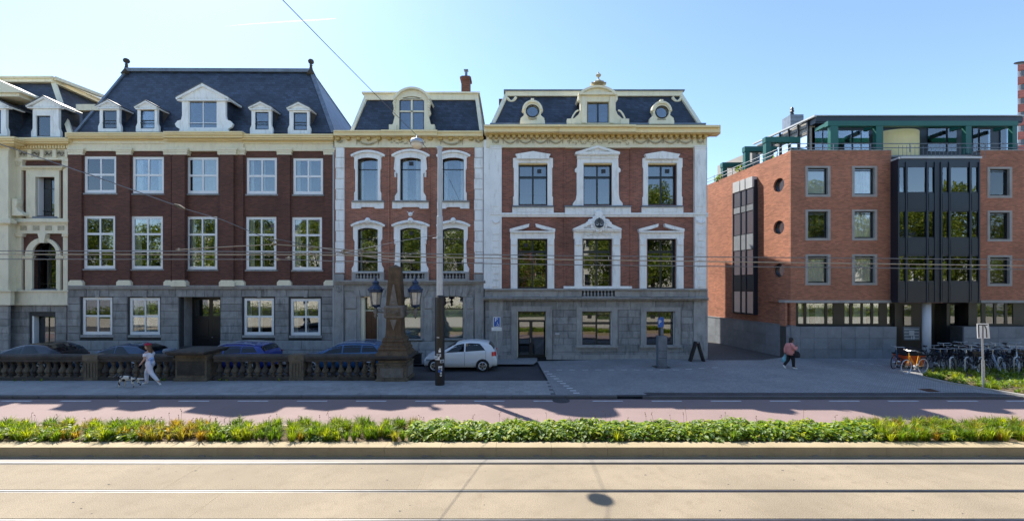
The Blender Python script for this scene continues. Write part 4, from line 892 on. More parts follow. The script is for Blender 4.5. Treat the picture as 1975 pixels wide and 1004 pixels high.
hs = [Q.rect(a, b, c+(2 if a > 1900 else 0), e+(2 if a > 1900 else 0)) for a, b in rw for c, e in rr]
o = MB(); o.wall(XC, Q.x(1719), Q.z(582), ZT, hs[:6], Q.D, .34); o.build('brick_wall', 'brickR', bR); o = MB(); o.wall(Q.x(1890), 36, Q.z(582), ZT, hs[6:], Q.D, .34); o.build('brick_wall', 'brickR', bR)
wins = []
for a, b in rw[:3]:
    for j, (c, e) in enumerate(rr):
        dy = 2 if a > 1900 else 0; c += dy; e += dy
        Q.poly('window_surround', 'concrete', [[(a-1.5, e+1.5), (a-1.5, c-1), (b+1.5, c-1), (b+1.5, e+1.5)], [(a+3.5, e-3), (a+3.5, c+2.5), (b-3.5, c+2.5), (b-3.5, e-3)]], .02, -.26)
        random.seed(int(a)+j); sty = (int(a)+j*2) % 3
        window(Q, a+3.5, b-3.5, c+2.5, e-3, rec=.11, fw=.065, cols=1, rows=(.09,), m='dframe', g='glassc' if j < 2 or a < 1700 else 'glass', curt=[(.04, .96, 0)] if (a, j) in ((1645, 0), (1645, 1), (1555, 2), (1645, 2)) else ([(.5, .95, 0)] if a > 1900 and j == 2 else None), blind=.98 if (a, j) in ((1555, 0), (1906, 0)) else False)
# side wall
s1 = 8.6
def circ(px, py, rx, ry, n=20):
    s0 = ss(px); z0 = szz(px, py); return [(s0+rx*math.cos(t), z0+ry*math.sin(t)) for t in np.linspace(0, 2*math.pi, n+1)[:-1]]
zb_ = 1.93; sb0, sb1 = ss(1461), ss(1421)
pts = [(1502, 357), (1502, 438.5), (1502, 521)]
loops = [[(0, zb_), (s1, zb_), (s1, 11.95), (0, ZT)], [(sb0, 2.4), (sb1, 2.4), (sb1, 11.15), (sb0, 11.15)]]+[circ(*p, .42, .42) for p in pts]
o = MB(); o.prism(loops, .0, .34, T=sT); o.build('side_wall', 'brickR', bR)
for p in pts:
    o = MB(); o.prism([circ(*p, .42, .42), circ(*p, .36, .36)], .12, .3, T=sT); fr = o.build('round_window', 'dframe', bR)
    o = MB(); o.prism([circ(*p, .37, .37)], .22, .23, T=sT); o.build('pane', 'glass', fr)
    o = MB(); o.prism([circ(*p, .5, .5, 12)], .36, .5, T=sT); o.build('interior', 'room', fr)
# side bay: dark glazed box projecting from the side wall
def sbox(o, s0, s1_, n0, n1, z0, z1):
    b = MB().box(s0, s1_, -n1, -n0, z0, z1); o.add([sT(v) for v in b.v], b.f); return o
bay = sbox(MB(), sb0+.02, sb1-.02, -.3, .2, 2.4, 11.1).build('side_bay', 'navy', bR)
zz = [2.45, 3.9, 4.15, 5.4, 6.6, 7.9, 9.1, 10.55, 11.25]
L3 = [sb0, sb0+(sb1-sb0)*.36, sb0+(sb1-sb0)*.62, sb1]
for k in range(3):
    sbox(MB(), L3[k]+.05, L3[k+1]-.05, .0, .34, 10.6, 11.3).build('bay_cap', 'palegrey', bay)
for k in range(4):
    sbox(MB(), L3[k]-.035, L3[k]+.035, .0, .3, 2.4, 10.6).build('bay_mullion', 'navy', bay)
for k in range(3):
    for j, (z0, z1) in enumerate(((2.5, 3.9), (5.0, 6.6), (7.7, 9.1), (9.6, 10.55))):
        sbox(MB(), L3[k]+.05, L3[k+1]-.05, .24, .252, z0, z1).build('pane', 'glassd', bay)
    for (z0, z1) in ((3.95, 4.95), (6.65, 7.65), (9.15, 9.55)):
        sbox(MB(), L3[k]+.05, L3[k+1]-.05, .22, .28, z0, z1).build('bay_panel', 'granite' if z0 > 4 else 'navy', bay)
# granite base
gz = [.08, .62, 1.28, 1.93]
o = MB(); o.box(Q.x(1514)+.06, Q.x(1722), Q.D-.16, Q.D+.6, 0, 1.9); o.box(Q.x(1853), 36, Q.D-.16, Q.D+.6, 0, 1.9); sbox(o, -.2, s1, -.3, .12, 0, 1.9); base = o.build('base_wall', 'mortar', bR)
def grow(x0, x1, n):
    for j in range(3):
        for k in range(n):
            a = x0+(x1-x0)*k/n; b = x0+(x1-x0)*(k+1)/n
            stone(bR, a, b, Q.D-.16, gz[j], gz[j+1], 'granite', .05, .08, 'granite_slab', .006, .004)
grow(Q.x(1513), Q.x(1723), 8); grow(Q.x(1852), 33, 7)
def gside(s0, s1_, z0, z1):
    m_ = sbox(MB(), s0+.004, s1_-.004, .1, .18, z0+.004, z1-.004); return m_.build('granite_slab', 'granite', bR)
for j in range(3):
    for k in range(9): gside(-.25+k*.985, -.25+(k+1)*.985, gz[j], gz[j+1])
o = MB(); sbox(o, -.28, s1, -.1, .2, 1.93, 1.99); o.build('base_coping', 'granite', bR)
# ground-floor strip window, set back
o = MB(); o.box(Q.x(1512), Q.x(1719), Q.D-.06, Q.D+.5, Q.z(583.5), Q.z(578.5)); o.build('lintel', 'concrete', bR); o = MB(); o.box(Q.x(1890), 36, Q.D-.06, Q.D+.5, Q.z(583.5), Q.z(578.5)); o.build('lintel', 'concrete', bR)
z0, z1 = 1.93, Q.z(583.5); Yr = Q.D+.55
G3 = Fac(Yr, bR)
def strip(panes, xa, xb, curt=True):
    bk = MB(); hs_ = [(G3.x(p), G3.x(q_), z0+.1, z1-.06) for p, q_ in panes]; bk.wall(G3.x(xa), G3.x(xb), z0-.05, z1+.1, hs_, Yr, .08); fr = bk.build('strip_window', 'dframe', bR)
    for h_ in hs_:
        p_ = MB(); p_.box(h_[0], h_[1], Yr+.03, Yr+.036, h_[2], h_[3]); p_.build('pane', 'glass', fr)
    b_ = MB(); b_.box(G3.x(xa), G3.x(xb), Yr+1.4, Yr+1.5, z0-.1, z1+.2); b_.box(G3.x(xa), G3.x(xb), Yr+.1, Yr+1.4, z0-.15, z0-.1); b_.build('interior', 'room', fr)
    if curt:
        n = 60; c_ = MB(); X0, X1 = G3.x(panes[0][0]), G3.x(panes[-1][1]); ps = [(X0+(X1-X0)*k/n, Yr+.2+.03*math.sin(k*1.3)) for k in range(n+1)]
        for k in range(n):
            if k % 12 < 8: c_.quad((*ps[k], z0+.1), (*ps[k+1], z0+.1), (*ps[k+1], z1), (*ps[k], z1))
        c_.build('curtain', 'curtain', fr)
strip([(1539.6, 1550.7), (1555.5, 1591), (1596, 1607), (1629, 1639), (1644, 1661), (1664.5, 1680), (1684.5, 1695.7), (1711, 1726)], 1517, 1735)
strip([(1885, 1893), (1901, 1917), (1922, 1938), (1943, 1954)], 1868, 2020, False)
o = MB(); o.box(Q.x(1515), Q.x(1515)+.12, Q.D+.02, Yr, z0, z1); o.build('brick_return', 'brickR', bR)
o = MB(); o.quad((Q.x(1515), Q.D+.3, z1+.001), (36, Q.D+.3, z1+.001), (36, Yr+3, z1+.001), (Q.x(1515), Yr+3, z1+.001)); o.build('soffit', 'navy', bR)
# front bay
Bq = Fac(24.0, bR)
xa, xb = 1719, 1892; rows3 = [(322.5, 370), (408, 457), (494, 541)]
pc = [(1735, 1746), (1751, 1786.5), (1791.6, 1802.5), (1818, 1829.6), (1834, 1870), (1874.5, 1887)]
hs_ = [Bq.rect(a, b, c, e) for a, b in pc for c, e in rows3]
o = MB(); o.wall(Bq.x(1733), Bq.x(1890.5), Bq.z(583), Bq.z(306), hs_, Bq.D, .06)
x0, x1 = Bq.x(1733), Bq.x(1890.5); zl, zh = Bq.z(583), Bq.z(306); xl_ = Q.x(1718)
o.quad((x1, Bq.D, zl), (x1, 24.7, zl), (x1, 24.7, zh), (x1, Bq.D, zh)); o.quad((xl_, 24.7, zl), (x0, Bq.D, zl), (x0, Bq.D, zh), (xl_, 24.7, zh)); o.add([(x0, Bq.D, zl), (x1, Bq.D, zl), (x1, 27, zl), (xl_, 27, zl)], [(0, 1, 2, 3)])
bay = o.build('front_bay', 'navy', bR)
for a, b in pc:
    for c, e in rows3:
        h_ = Bq.rect(a, b, c, e); p_ = MB(); p_.box(h_[0], h_[1], Bq.D+.03, Bq.D+.036, h_[2], h_[3]); po = p_.build('pane', 'glassd', bay); po.rotation_euler = (R(random.gauss(0, .2)), 0, R(random.gauss(0, .2)))
for k in range(3):
    c, e = rows3[k]; nx = rows3[k+1][0] if k < 2 else 583
    for a, b in pc: 
        o = MB(); Bq.box('', '', a, b, e+3, nx-3, .02, 0, mb=o); o.build('bay_panel', 'navy', bay)
    o = MB(); o.box(x0+.1, x1-.1, Bq.D+1.3, Bq.D+1.4, Bq.z(e)-.2, Bq.z(c)+.2); o.build('interior', 'room', bay)
for px in (1733.5, 1748.5, 1789, 1804.5, 1816, 1832, 1872, 1889.5):
    o = MB(); Bq.box('', '', px-1.2, px+1.2, 312, 582, .045, 0, mb=o); o.build('bay_mullion', 'navy', bay)
o = MB(); Bq.box('', '', 1807.5, 1814, 307, 582, -.01, -.3, mb=o); o.build('downpipe', 'black', bay)
for k in range(3):
    z_ = [Bq.z(rows3[k][1]), Bq.z(rows3[k][0])]; o = MB(); o.add([(xl_+(x0-xl_)*t, 24.7+(Bq.D-24.7)*t-.02, z) for t, z in ((.3, z_[0]), (.85, z_[0]), (.85, z_[1]), (.3, z_[1]))], [(0, 1, 2, 3)]); o.build('pane', 'glassd', bay)
o = MB(); o.prism([[(xl_, zh), (x1+.05, zh), (x1+.05, zh+.12), (xl_, zh+.12)]], Bq.D-.06, 25); o.build('bay_cap', 'palegrey', bay)
o = MB(); o.box(Q.x(1719), Q.x(1891), Q.D+.35, Q.D+.45, Q.z(583), ZT-.3); o.build('bay_back', 'navy', bR)
# entrance zone
En = Fac(25.6, bR)
o = MB(); En.box('', '', 1700, 1910, 584, 700, 0, -.1, mb=o); o.build('entrance_wall', 'black', bR)
for (a, b, c, e, g_) in ((1744, 1757, 588, 627, 'glass'), (1804, 1814, 588, 660, 'glass'), (1833, 1850, 588, 627, 'glass'), (1716, 1726, 588, 627, 'glass')):
    o = MB(); En.box('', '', a, b, c, e, .05, 0, mb=o); o.build('pane', g_, bR)
o = MB(); x, y = Q.x(1793.5, .3), Q.D-.1; o.tube([(x, y, .08), (x, y, Q.z(583))], .2, 20); o.build('column', 'wcol', bR, smooth=True)
o = MB(); En.box('', '', 1726, 1730, 585, 690, .6, 0, mb=o); o.build('door_frame', 'dframe', bR); o = MB(); En.box('', '', 1826, 1832, 585, 690, .4, 0, mb=o); o.build('door_frame', 'dframe', bR)
P18 = Fac(24.9, bR)
o = MB(); P18.box('', '', 1743, 1774, 630, 655.5, 0, -.05, mb=o); sg = o.build('mailbox_panel', 'lead', bR)
for k in range(4): P18.box('mail_slot', 'palegrey', 1744.5, 1772.5, 633.5+k*6, 635+k*6, .015, 0, parent=sg)
P18.box('number_plate', 'palegrey', 1754, 1763.5, 637, 647, .03, 0, parent=sg)
def text(s, x, y, z, size, m, parent, rot=(90, 0, 0), ext=.004, name='lettering'):
    cu = bpy.data.curves.new(name, 'FONT'); cu.body = s; cu.size = size; cu.align_x = 'CENTER'; cu.align_y = 'CENTER'; cu.extrude = ext; cu.materials.append(M[m])
    tmp = bpy.data.objects.new('t', cu); COL.objects.link(tmp); bpy.context.view_layer.update(); me = bpy.data.meshes.new_from_object(tmp.evaluated_get(bpy.context.evaluated_depsgraph_get())); bpy.data.objects.remove(tmp); me.name = name
    return link(name, me, (x, y, z), parent, rot=tuple(R(a) for a in rot))
text('18', P18.x(1759), P18.D-.04, P18.z(651), .27, 'white', sg)
# penthouse
zp = 14.82; xf = Fac(26.6, bR).x(1568); XE = 31.6
bk = MB(); bk.box(xf+.15, XE, 26.9, 34, ZT-.1, zp-.5); bk.build('penthouse_wall', 'navy', bR)
o = MB(); o.prism([[(xf, zp-.42), (XE+.2, zp-.42), (XE+.2, zp), (xf, zp)]], 26.4, 34); o.box(xf, XE+.2, 26.36, 26.4, zp-.34, zp-.05); o.build('penthouse_roof', 'navy', bR)
o = MB(); o.box(xf-.05, XE+.25, 26.3, 34, zp, zp+.05); o.build('roof_edge', 'palegrey', bR)
Pn = Fac(26.85, bR)
for (a, b, c) in ((1572, 1586, 252), (1588, 1600, 252), (1617, 1642, 252), (1646, 1660, 252), (1662, 1676, 252), (1790, 1824, 246), (1828, 1845, 246), (1877, 1886, 246), (1890, 1910, 250), (1930, 1946, 248)):
    o = MB(); Pn.box('', '', a, b, c, 292, 0, 0-.02, mb=o); o.build('pane', 'glass', bR)
o = MB(); r_ = 1.35; xc_ = Fac(26.2, bR).x(1744); n = 16
pp = [(xc_-r_*math.cos(math.pi*k/n), 26.9-r_*.7*math.sin(math.pi*k/n)) for k in range(n+1)]
for k in range(n): o.quad((*pp[k], ZT-.2), (*pp[k+1], ZT-.2), (*pp[k+1], 13.9), (*pp[k], 13.9))
o.build('curved_wall', 'yellowwall', bR, smooth=True)
o = MB(); Pn.box('', '', 1703, 1862, 240, 250, .5, 0, mb=o); o.build('awning_soffit', 'ochre', bR) if False else None
# side of the penthouse: stepped clad walls running back
o = MB(); x2 = xf-.3; o.prism([[(26.9, ZT-.1), (31.5, ZT-.1), (31.5, zp-.1), (26.9, zp-.1)]], 0, .3, T=lambda v: (xf+.05-SL*(v[0]-26.9)+v[1], v[0], v[2])); sw = o.build('penthouse_side', 'clad', bR)
for k in range(6):
    D0 = 27.0+k*.75; o = MB(); o.add([(xf+.03-SL*(D-26.9), D, z) for D, z in ((D0+.1, ZT), (D0+.62, ZT), (D0+.62, zp-.95), (D0+.1, zp-.95))], [(0, 1, 2, 3)]); o.build('pane', 'glass', sw)
    o = MB(); o.bar((xf-.02-SL*(D0-26.9), D0, ZT), (xf-.02-SL*(D0-26.9), D0, zp), .09); o.build('mullion', 'black', sw)
for zq in (zp-.42, zp-.75): o = MB(); o.bar((xf, 26.9, zq), (xf-SL*4.6, 31.5, zq), .03); o.build('cladding_joint', 'black', sw)
o = MB(); o.bar((xf-.05, 26.3, zp), (xf-.05-SL*5.2, 31.6, zp), .16, .1); o.build('roof_edge', 'palegrey', bR)
o = MB(); o.prism([[(31.5, 12), (35.5, 12), (35.5, 14.3), (31.5, 14.3)]], -.3, .2, T=lambda v: (xf-SL*(v[0]-26.9)+v[1], v[0], v[2])); o.build('penthouse_side', 'clad', bR)
o = MB(); o.box(19.2, 20.1, 29.2, 30.1, zp, zp+1.25); ch = o.build('chimney', 'lead', bR)
for k in range(4): o = MB(); o.box(19.18, 20.12, 29.18, 29.2, zp+.2+k*.28, zp+.22+k*.28); o.build('vent_slat', 'zinc', ch)
o = MB(); o.lathe([(.1, 0), (.13, .15), (.08, .2), (.14, .3), (.1, .42), (.12, .5), (.05, .62)], (19.5, 29.5, zp+1.25), 8); o.build('flue', 'black', ch)
# green frames
gf = Fac(25.25, bR)
o = MB(); gf.box('', '', 1597, 1964, 233, 242.5, 0, -.28, mb=o); gr = o.build('green_frame', 'green', bR)
for a, b in ((1602, 1617), (1690, 1703.5), (1863, 1874), (1953, 1962)): gf.box('green_post', 'green', a, b, 242, 296, -.02, -.26, parent=gr)
for a in (1597, 1695, 1868, 1956): o = MB(); gf.box('', '', a, a+7, 234.5, 241, -.28, -1.4, mb=o); o.build('green_beam', 'green', gr)
for (D, px) in ((27.06, 1479), (28.9, 1439), (31.2, 1405)):
    x = XC-SL*(D-24.6)+.5; zt_ = 13.72 if D < 31 else 13.3; o = MB(); o.box(x-.16, x+.16, D-.16, D+.16, ZT-.3, zt_); o.box(x-.2, x+2.0, D-.18, D+.18, zt_-.34, zt_); o.build('green_portal', 'green', bR)
# railing round the terrace
o = MB(); rl = []
for zr in (ZT+.2, ZT+.44):
    o.tube([(XC-SL*8.4+.1, 33, zr-.1), (XC+.08, 24.7, zr), (32, 24.7, zr)], .025, 6)
for k in range(9): D = 24.7+k*1.0; x = XC-SL*(D-24.6)+.1; o.tube([(x, D, ZT-.1), (x, D, ZT+.44)], .022, 5)
for px in (1610, 1682, 1758, 1832, 1904, 1966): x = Q.x(px); o.tube([(x, 24.7, ZT-.05), (x, 24.7, ZT+.44)], .025, 5)
for k in range(22): x = Q.x(1724)+k*.235; o.tube([(x, 24.3, Bq.z(306)+.1), (x, 24.3, ZT+.2)], .012, 4)
o.build('terrace_railing', 'lead', bR)
o = MB(); o.box(XC+.3, 36, Q.D+.36, 26.9, ZT-.25, ZT-.15); o.build('terrace_floor', 'concrete', bR)
o = MB(); o.box(XC, Q.x(1719), Q.D-.02, Q.D+.38, ZT, ZT+.05); o.box(Q.x(1890), 36, Q.D-.02, Q.D+.38, ZT, ZT+.05); o.build('parapet_coping', 'stone', bR)
sbox(MB(), -.02, s1, -.36, .03, 11.98, 12.0).build('parapet_coping', 'stone', bR) if False else None
o = MB(); o.quad((XC-SL*8.4, 33.1, 0), (36, 33.1, 0), (36, 33.1, 12), (XC-SL*8.4, 33.1, 12)); o.build('rear_wall', 'brickR', bR)
def leafcloud(name, m, parent, centers, n, size, pal, jit=.25, seed=3, flat=.5, kind=None, tri=False, updir=None):
    """many leaf-sized folded quads scattered in ellipsoids (x,y,z,rx,ry,rz)"""
    g_ = np.random.default_rng(seed); cs = np.array(centers, float); wts = cs[:, 3]*cs[:, 4]*cs[:, 5]; wts = wts/wts.sum()
    idx = g_.choice(len(cs), n, p=wts); u = g_.normal(size=(n, 3)); u /= np.linalg.norm(u, axis=1)[:, None]; r_ = g_.random(n)**(.33 if flat < .9 else .6)
    P = cs[idx, :3]+u*r_[:, None]*cs[idx, 3:6]
    nrm = u*.6+g_.normal(size=(n, 3))*.6+np.array([0, 0, flat]); nrm /= np.linalg.norm(nrm, axis=1)[:, None]
    a = np.cross(nrm, g_.normal(size=(n, 3))); a /= np.linalg.norm(a, axis=1)[:, None]; b = np.cross(nrm, a)
    sz = size*g_.uniform(.6, 1.35, n)[:, None]
    V = np.stack([P-a*sz, P-b*sz*.45+nrm*sz*.12, P+a*sz, P+b*sz*.45+nrm*sz*.12], 1).reshape(-1, 3)
    fs = np.arange(n*4).reshape(-1, 4)
    pal = np.array(pal); ci = g_.integers(0, len(pal), n); colr = pal[ci]*g_.uniform(1-jit, 1+jit, (n, 1))
    return mesh_np(name, V, fs, np.repeat(colr, 4, 0), m, parent, kind)
def mesh_np(name, V, fs, colr, m, parent=None, kind=None, org=None):
    c = V.mean(0) if org is None else np.array(org); c[2] = V[:, 2].min() if org is None else c[2]
    me = bpy.data.meshes.new(name); nv, nf, k = len(V), len(fs), fs.shape[1]
    me.vertices.add(nv); me.vertices.foreach_set('co', (V-c).astype(np.float32).ravel()); me.loops.add(nf*k); me.loops.foreach_set('vertex_index', fs.astype(np.int32).ravel())
    me.polygons.add(nf); me.polygons.foreach_set('loop_start', np.arange(0, nf*k, k, dtype=np.int32)); me.update(calc_edges=True)
    if colr is not None:
        at = me.color_attributes.new('tint', 'FLOAT_COLOR', 'POINT'); at.data.foreach_set('color', np.hstack([np.clip(colr, 0, 1), np.ones((nv, 1))]).astype(np.float32).ravel())
    me.materials.append(M[m]); o = link(name, me, c, parent)
    if kind: o['kind'] = kind
    return o
leafcloud('terrace_plant', 'leaf', bR, [(15.75, 29.3, 12.3, .3, .3, .35), (15.3, 31.3, 12.2, .3, .4, .3), (16.3, 26.2, 12.2, .15, .15, .2)], 260, .09, [(.10, .2, .03), (.3, .3, .06)], seed=4)
# ------------------------------------------------------------ tower far right
tw_ = thing('residential_tower', 'distant tower of red brick and white bands at the right edge of the photo', 'tower', (103, 85, 0))
T_ = Fac(85, tw_)
def plan(o, g, z0, z1):
    A_ = Vector((T_.x(1963)-g, 85-g)); B_ = A_+Vector((40, -14)); C_ = B_+Vector((16, 12)); D_ = A_+Vector((18, 14))
    P_ = [A_, B_, C_, D_]; o.add([(p.x, p.y, z0) for p in P_]+[(p.x, p.y, z1) for p in P_], [(0, 1, 5, 4), (1, 2, 6, 5), (2, 3, 7, 6), (3, 0, 4, 7), (4, 5, 6, 7), (3, 2, 1, 0)]); return o
plan(MB(), -.3, 0, T_.z(119)).build('tower_core', 'towerw', tw_)
for k in range(16):
    a = 122+k*26.5; plan(MB(), 0, T_.z(a+14), T_.z(a)).build('brick_band', 'towerb', tw_)
    for j in range(3): o = MB(); p = T_.x(1965)+.2+j*5.5; o.add([(p, 84.8-j*1.925, T_.z(a+25)), (p+4.6, 84.8-j*1.925-1.61, T_.z(a+25)), (p+4.6, 84.8-j*1.925-1.61, T_.z(a+15.5)), (p, 84.8-j*1.925, T_.z(a+15.5))], [(0, 1, 2, 3)]); o.build('pane', 'zinc', tw_)
# ------------------------------------------------------------ behind the alley
gw_ = thing('alley_house', 'low brick house glimpsed through the alley gap', 'house', (24, 60, 0)); o = MB(); o.box(20, 34, 60, 70, 0, 8); o.build('wall', 'brickB', gw_); o = MB(); o.prism([[(19.6, 8), (34.4, 8), (27, 12)]], 59.8, 70.2); o.build('roof', 'slate', gw_)
# ============================================================ ground
def sheet(name, m, pts, z, kind='structure', parent=None):
    o = MB(); o.add([(x, y, z) for x, y in pts], [tuple(range(len(pts)))]); return o.build(name, m, parent, kind=kind)
def rsheet(name, m, x0, x1, y0, y1, z): return sheet(name, m, [(x0, y0), (x1, y0), (x1, y1), (x0, y1)], z)
def Gp(px, py, z=.1): D = F*(H-z)/(py-CY); return ((px-CX)*D/F, D)
rsheet('ground', 'paver', -400, 400, -400, 900, -.03)
rsheet('road', 'asphalt', -80, 80, 12, 25.5, -.01)
bp = rsheet('bike_path', 'redasph', -70, 70, 12.2, 16.02, 0)
def strips(name, m, segs, z, h=0, kind='structure', parent=None):
    o = MB()
    for x0, x1, y0, y1 in segs: o.add([(x0, y0, z), (x1, y0, z), (x1, y1, z), (x0, y1, z)], [(0, 1, 2, 3)])
    return o.build(name, m, parent, kind=kind)
for k in range(34):
    x = -30+k*2.2; y = 15.72; o = MB(); o.box(x, x+1.12, y, y+.085, .002, .006); o.build('lane_dash', 'mark', bp)
# pavement with kerb
KY = 16.1; ZS = .1
pav = MB(); xr_ = 60
pav.add([(-70, KY+.16, ZS-.02), (60, KY+.16, ZS-.02), (60, 18.75, ZS-.02), (-70, 18.75, ZS-.02)], [(0, 1, 2, 3)]); pavo = pav.build('pavement', 'kerb', None, kind='structure')
TS = .3; XB = Gp(1062, 735)[0]
cells = [(-25.5+i*TS+(TS/2 if j % 2 else 0), KY+.2+j*TS) for j in range(8) for i in range(97)]
cells = [c for c in cells if c[0]+TS < XB+.1]
cells.sort(key=lambda c: (c[0]+2)**2*.3+c[1]**2)
tb = MB().box(.004, TS-.004, .004, TS-.004, -.02, 0); tme = bpy.data.meshes.new('paving_tile'); tme.from_pydata(tb.v, [], tb.f); tme.materials.append(M['tile'])
for x, y in cells[:290]: link('paving_tile', tme, (x, y, ZS+.002+random.uniform(-.002, .002)), pavo)
st = MB()
for x, y in cells[290:]: st.box(x+.004, x+TS-.004, y+.004, y+TS-.004, ZS-.02, ZS+.002+random.uniform(-.002, .002))
st.build('paving_tiles', 'tile', pavo, kind='stuff')
kme = {}
def kerbrow(x0, x1, L, y0, y1, z0, z1, m, parent, name='kerb_stone'):
    n = int((x1-x0)/L); key = (L, y1-y0, z1-z0, m)
    if key not in kme:
        b = MB().box(.003, L-.003, 0, y1-y0, 0, z1-z0); c_ = .02; me = bpy.data.meshes.new(name); v = list(b.v); me.from_pydata(v, [], b.f); me.materials.append(M[m]); kme[key] = me
    for k in range(n):
        o_ = link(name, kme[key], (x0+k*L, y0, z0), parent)
        if k < 60 and m == 'kerb': bevel(o_, .012)
kerb = rsheet('kerb', 'mortar', -40, 60, KY+.01, KY+.14, ZS-.03)
kerbrow(-26, Gp(1245, 768)[0], 1.0, KY, KY+.16, 0, ZS+.012, 'kerb', kerb)
# plaza: clinker paving to the facades, alley, ramp
pz = sheet('plaza', 'paver', [(XB, KY+.16), (60, KY+.16), (60, 40), (11.0, 40), (11.0, 25), Gp(1036, 696)[::1], ], ZS)
sheet('facade_pavement', 'paver', [(-40, 22.6), (Gp(1030, 705)[0], 22.6), Gp(1036, 696), (1.5, 25.2), (-40, 25.2)], ZS-.004)
sheet('alley_paving', 'darkpav', [Gp(1368, 694), Gp(1470, 694), (XC+.1, 25), (15.2, 33), (14, 60), (12, 60), (11.0, 26)], ZS+.004)
rp = Gp(1240, 757); sheet('ramp', 'darkpav', [(Gp(1262, 769)[0], KY), (19.6, KY), (18.2, KY+.5), (rp[0], KY+.5)], ZS+.006)
o = MB(); o.box(Gp(1245, 768)[0], 26, KY-.1, KY, 0, ZS+.004); o.build('ramp_kerb', 'kerb', kerb)
ds = MB()
for k in range(10):
    a = Gp(1049+k*3.6*1.75, 716+k*4.6); ds.box(a[0], a[0]+.24, a[1]-.06, a[1]+.06, ZS+.004, ZS+.008)
ds.build('block_marking', 'mark', pz); 
for k in range(13):
    px = 1073+k*25; py = 713 + (0 if px < 1300 else -(px-1300)*.06); a = Gp(px, py); o = MB(); o.box(a[0], a[0]+.3, a[1], a[1]+.06, ZS+.004, ZS+.008); o.build('marking_dash', 'mark', pz)
for k in range(5):
    a = Gp(1628+k*16, 693+k*2.6); b = Gp(1637+k*16, 694.5+k*2.6); o = MB(); o.bar((a[0], a[1], ZS+.006), (b[0], b[1], ZS+.006), .06, .004); o.build('marking_dash', 'mark', pz)
o = MB(); o.add([(*Gp(1768, 749), ZS+.005), (*Gp(1795, 749), ZS+.005), (*Gp(1815, 755), ZS+.005), (*Gp(1790, 755), ZS+.005)][::-1], [(0, 1, 2, 3)]); o.build('drain_grate', 'wood', pz)
o = MB(); a = Gp(1082, 772, 0); o.tube([(a[0], a[1], .003), (a[0], a[1], .007)], .33, 18); o.build('manhole_cover', 'darkpav', bp)
# parking edge kerb behind balustrade
ke = rsheet('back_kerb', 'kerb', -40, Gp(1030, 705)[0], 22.5, 22.65, ZS+.004)
# lawn bed at right
lw = [Gp(1783, 727), Gp(1830, 738), Gp(1900, 750), Gp(1975, 763), (24, 16.2), (32, 17), (32, 21.5), Gp(1790, 716)]
sheet('lawn_bed', 'soil', lw, ZS+.03)
for k in range(3):
    pa = [Gp(1780, 728), Gp(1830, 739.5), Gp(1900, 751.5), Gp(1980, 765)]
    o = MB(); o.bar((*pa[k], ZS+.03), (*pa[k+1], ZS+.03), .12, .1); o.build('bed_edging', 'concrete', kerb)
# ------------------------------------------------------------ tram track
tk = rsheet('tram_track', 'mortar', -70, 70, -30, 10.62, -.012)
def slabs(y0, y1, L, off, n0=-7, n1=7):
    key = ('slab', y0, y1, L); b = MB().box(.005, L-.005, 0, y1-y0, -.05, 0); me = bpy.data.meshes.new('concrete_slab'); me.from_pydata(b.v, [], b.f); me.materials.append(M['track'])
    for k in range(n0, n1): link('concrete_slab', me, (k*L+off, y0, 0), tk)
YA, YB, YC = 10.28, 8.88, 7.77
slabs(YB+.06, YA-.1, 5.4, -2.0); slabs(YC+.06, YB-.07, 5.4, -.6); slabs(5.0, YC-.06, 5.4, 1)
rsheet('near_paving', 'palepave', -70, 70, -8, 4.98, 0)  # out of view; pale colour serves as a bounce surface for the facades
jl = MB()
for k in range(-7, 7):
    for (off, a, b) in ((-2.0, YB+.06, YA-.1), (-.6, YC+.06, YB-.07)): jl.add([(k*5.4+off-.02, a, -.003), (k*5.4+off+.02, a, -.003), (k*5.4+off+.02, b, -.003), (k*5.4+off-.02, b, -.003)], [(0, 1, 2, 3)])
jl.build('slab_joints', 'kerbtan', tk)
for i, yq in enumerate((YA, YB, YC)):
    o = MB(); o.box(-70, 70, yq-.01, yq+.03, -.05, .003); o.build('rail', 'rail', tk)
    o = MB(); o.box(-70, 70, yq-.058, yq-.012, -.06, -.006); o.build('rail_groove', 'black', tk)
    o = MB(); o.box(-70, 70, yq-.07, yq-.058, -.05, .002); o.build('rail_lip', 'rail', tk)
o = MB(); o.box(-70, 70, YA+.032, YA+.26, -.03, -.002); o.build('pale_gutter', 'pale', tk); o = MB(); o.box(-70, 70, YA+.262, YA+.285, -.03, -.005); o.build('gutter_gap', 'black', tk); 
o = MB(); o.box(-70, 70, YA+.287, YA+.36, -.03, .006); o.build('gutter_rim', 'kerbtan', tk)
random.seed(41)
for k in range(26):
    x = random.uniform(-9, 9); y = random.choice([random.uniform(YB+.2, YA-.2), random.uniform(YC+.2, YB-.2)]); a = random.uniform(0, 6); n = 7; o = MB()
    rr = random.uniform(.012, .03); o.add([(x+rr*random.uniform(.7, 1.3)*math.cos(a+2*math.pi*i/n), y+rr*random.uniform(.4, .9)*math.sin(a+2*math.pi*i/n), .003+.00005*k) for i in range(n)], [tuple(range(n))]); o.build('gum_spot', 'asphalt', tk)
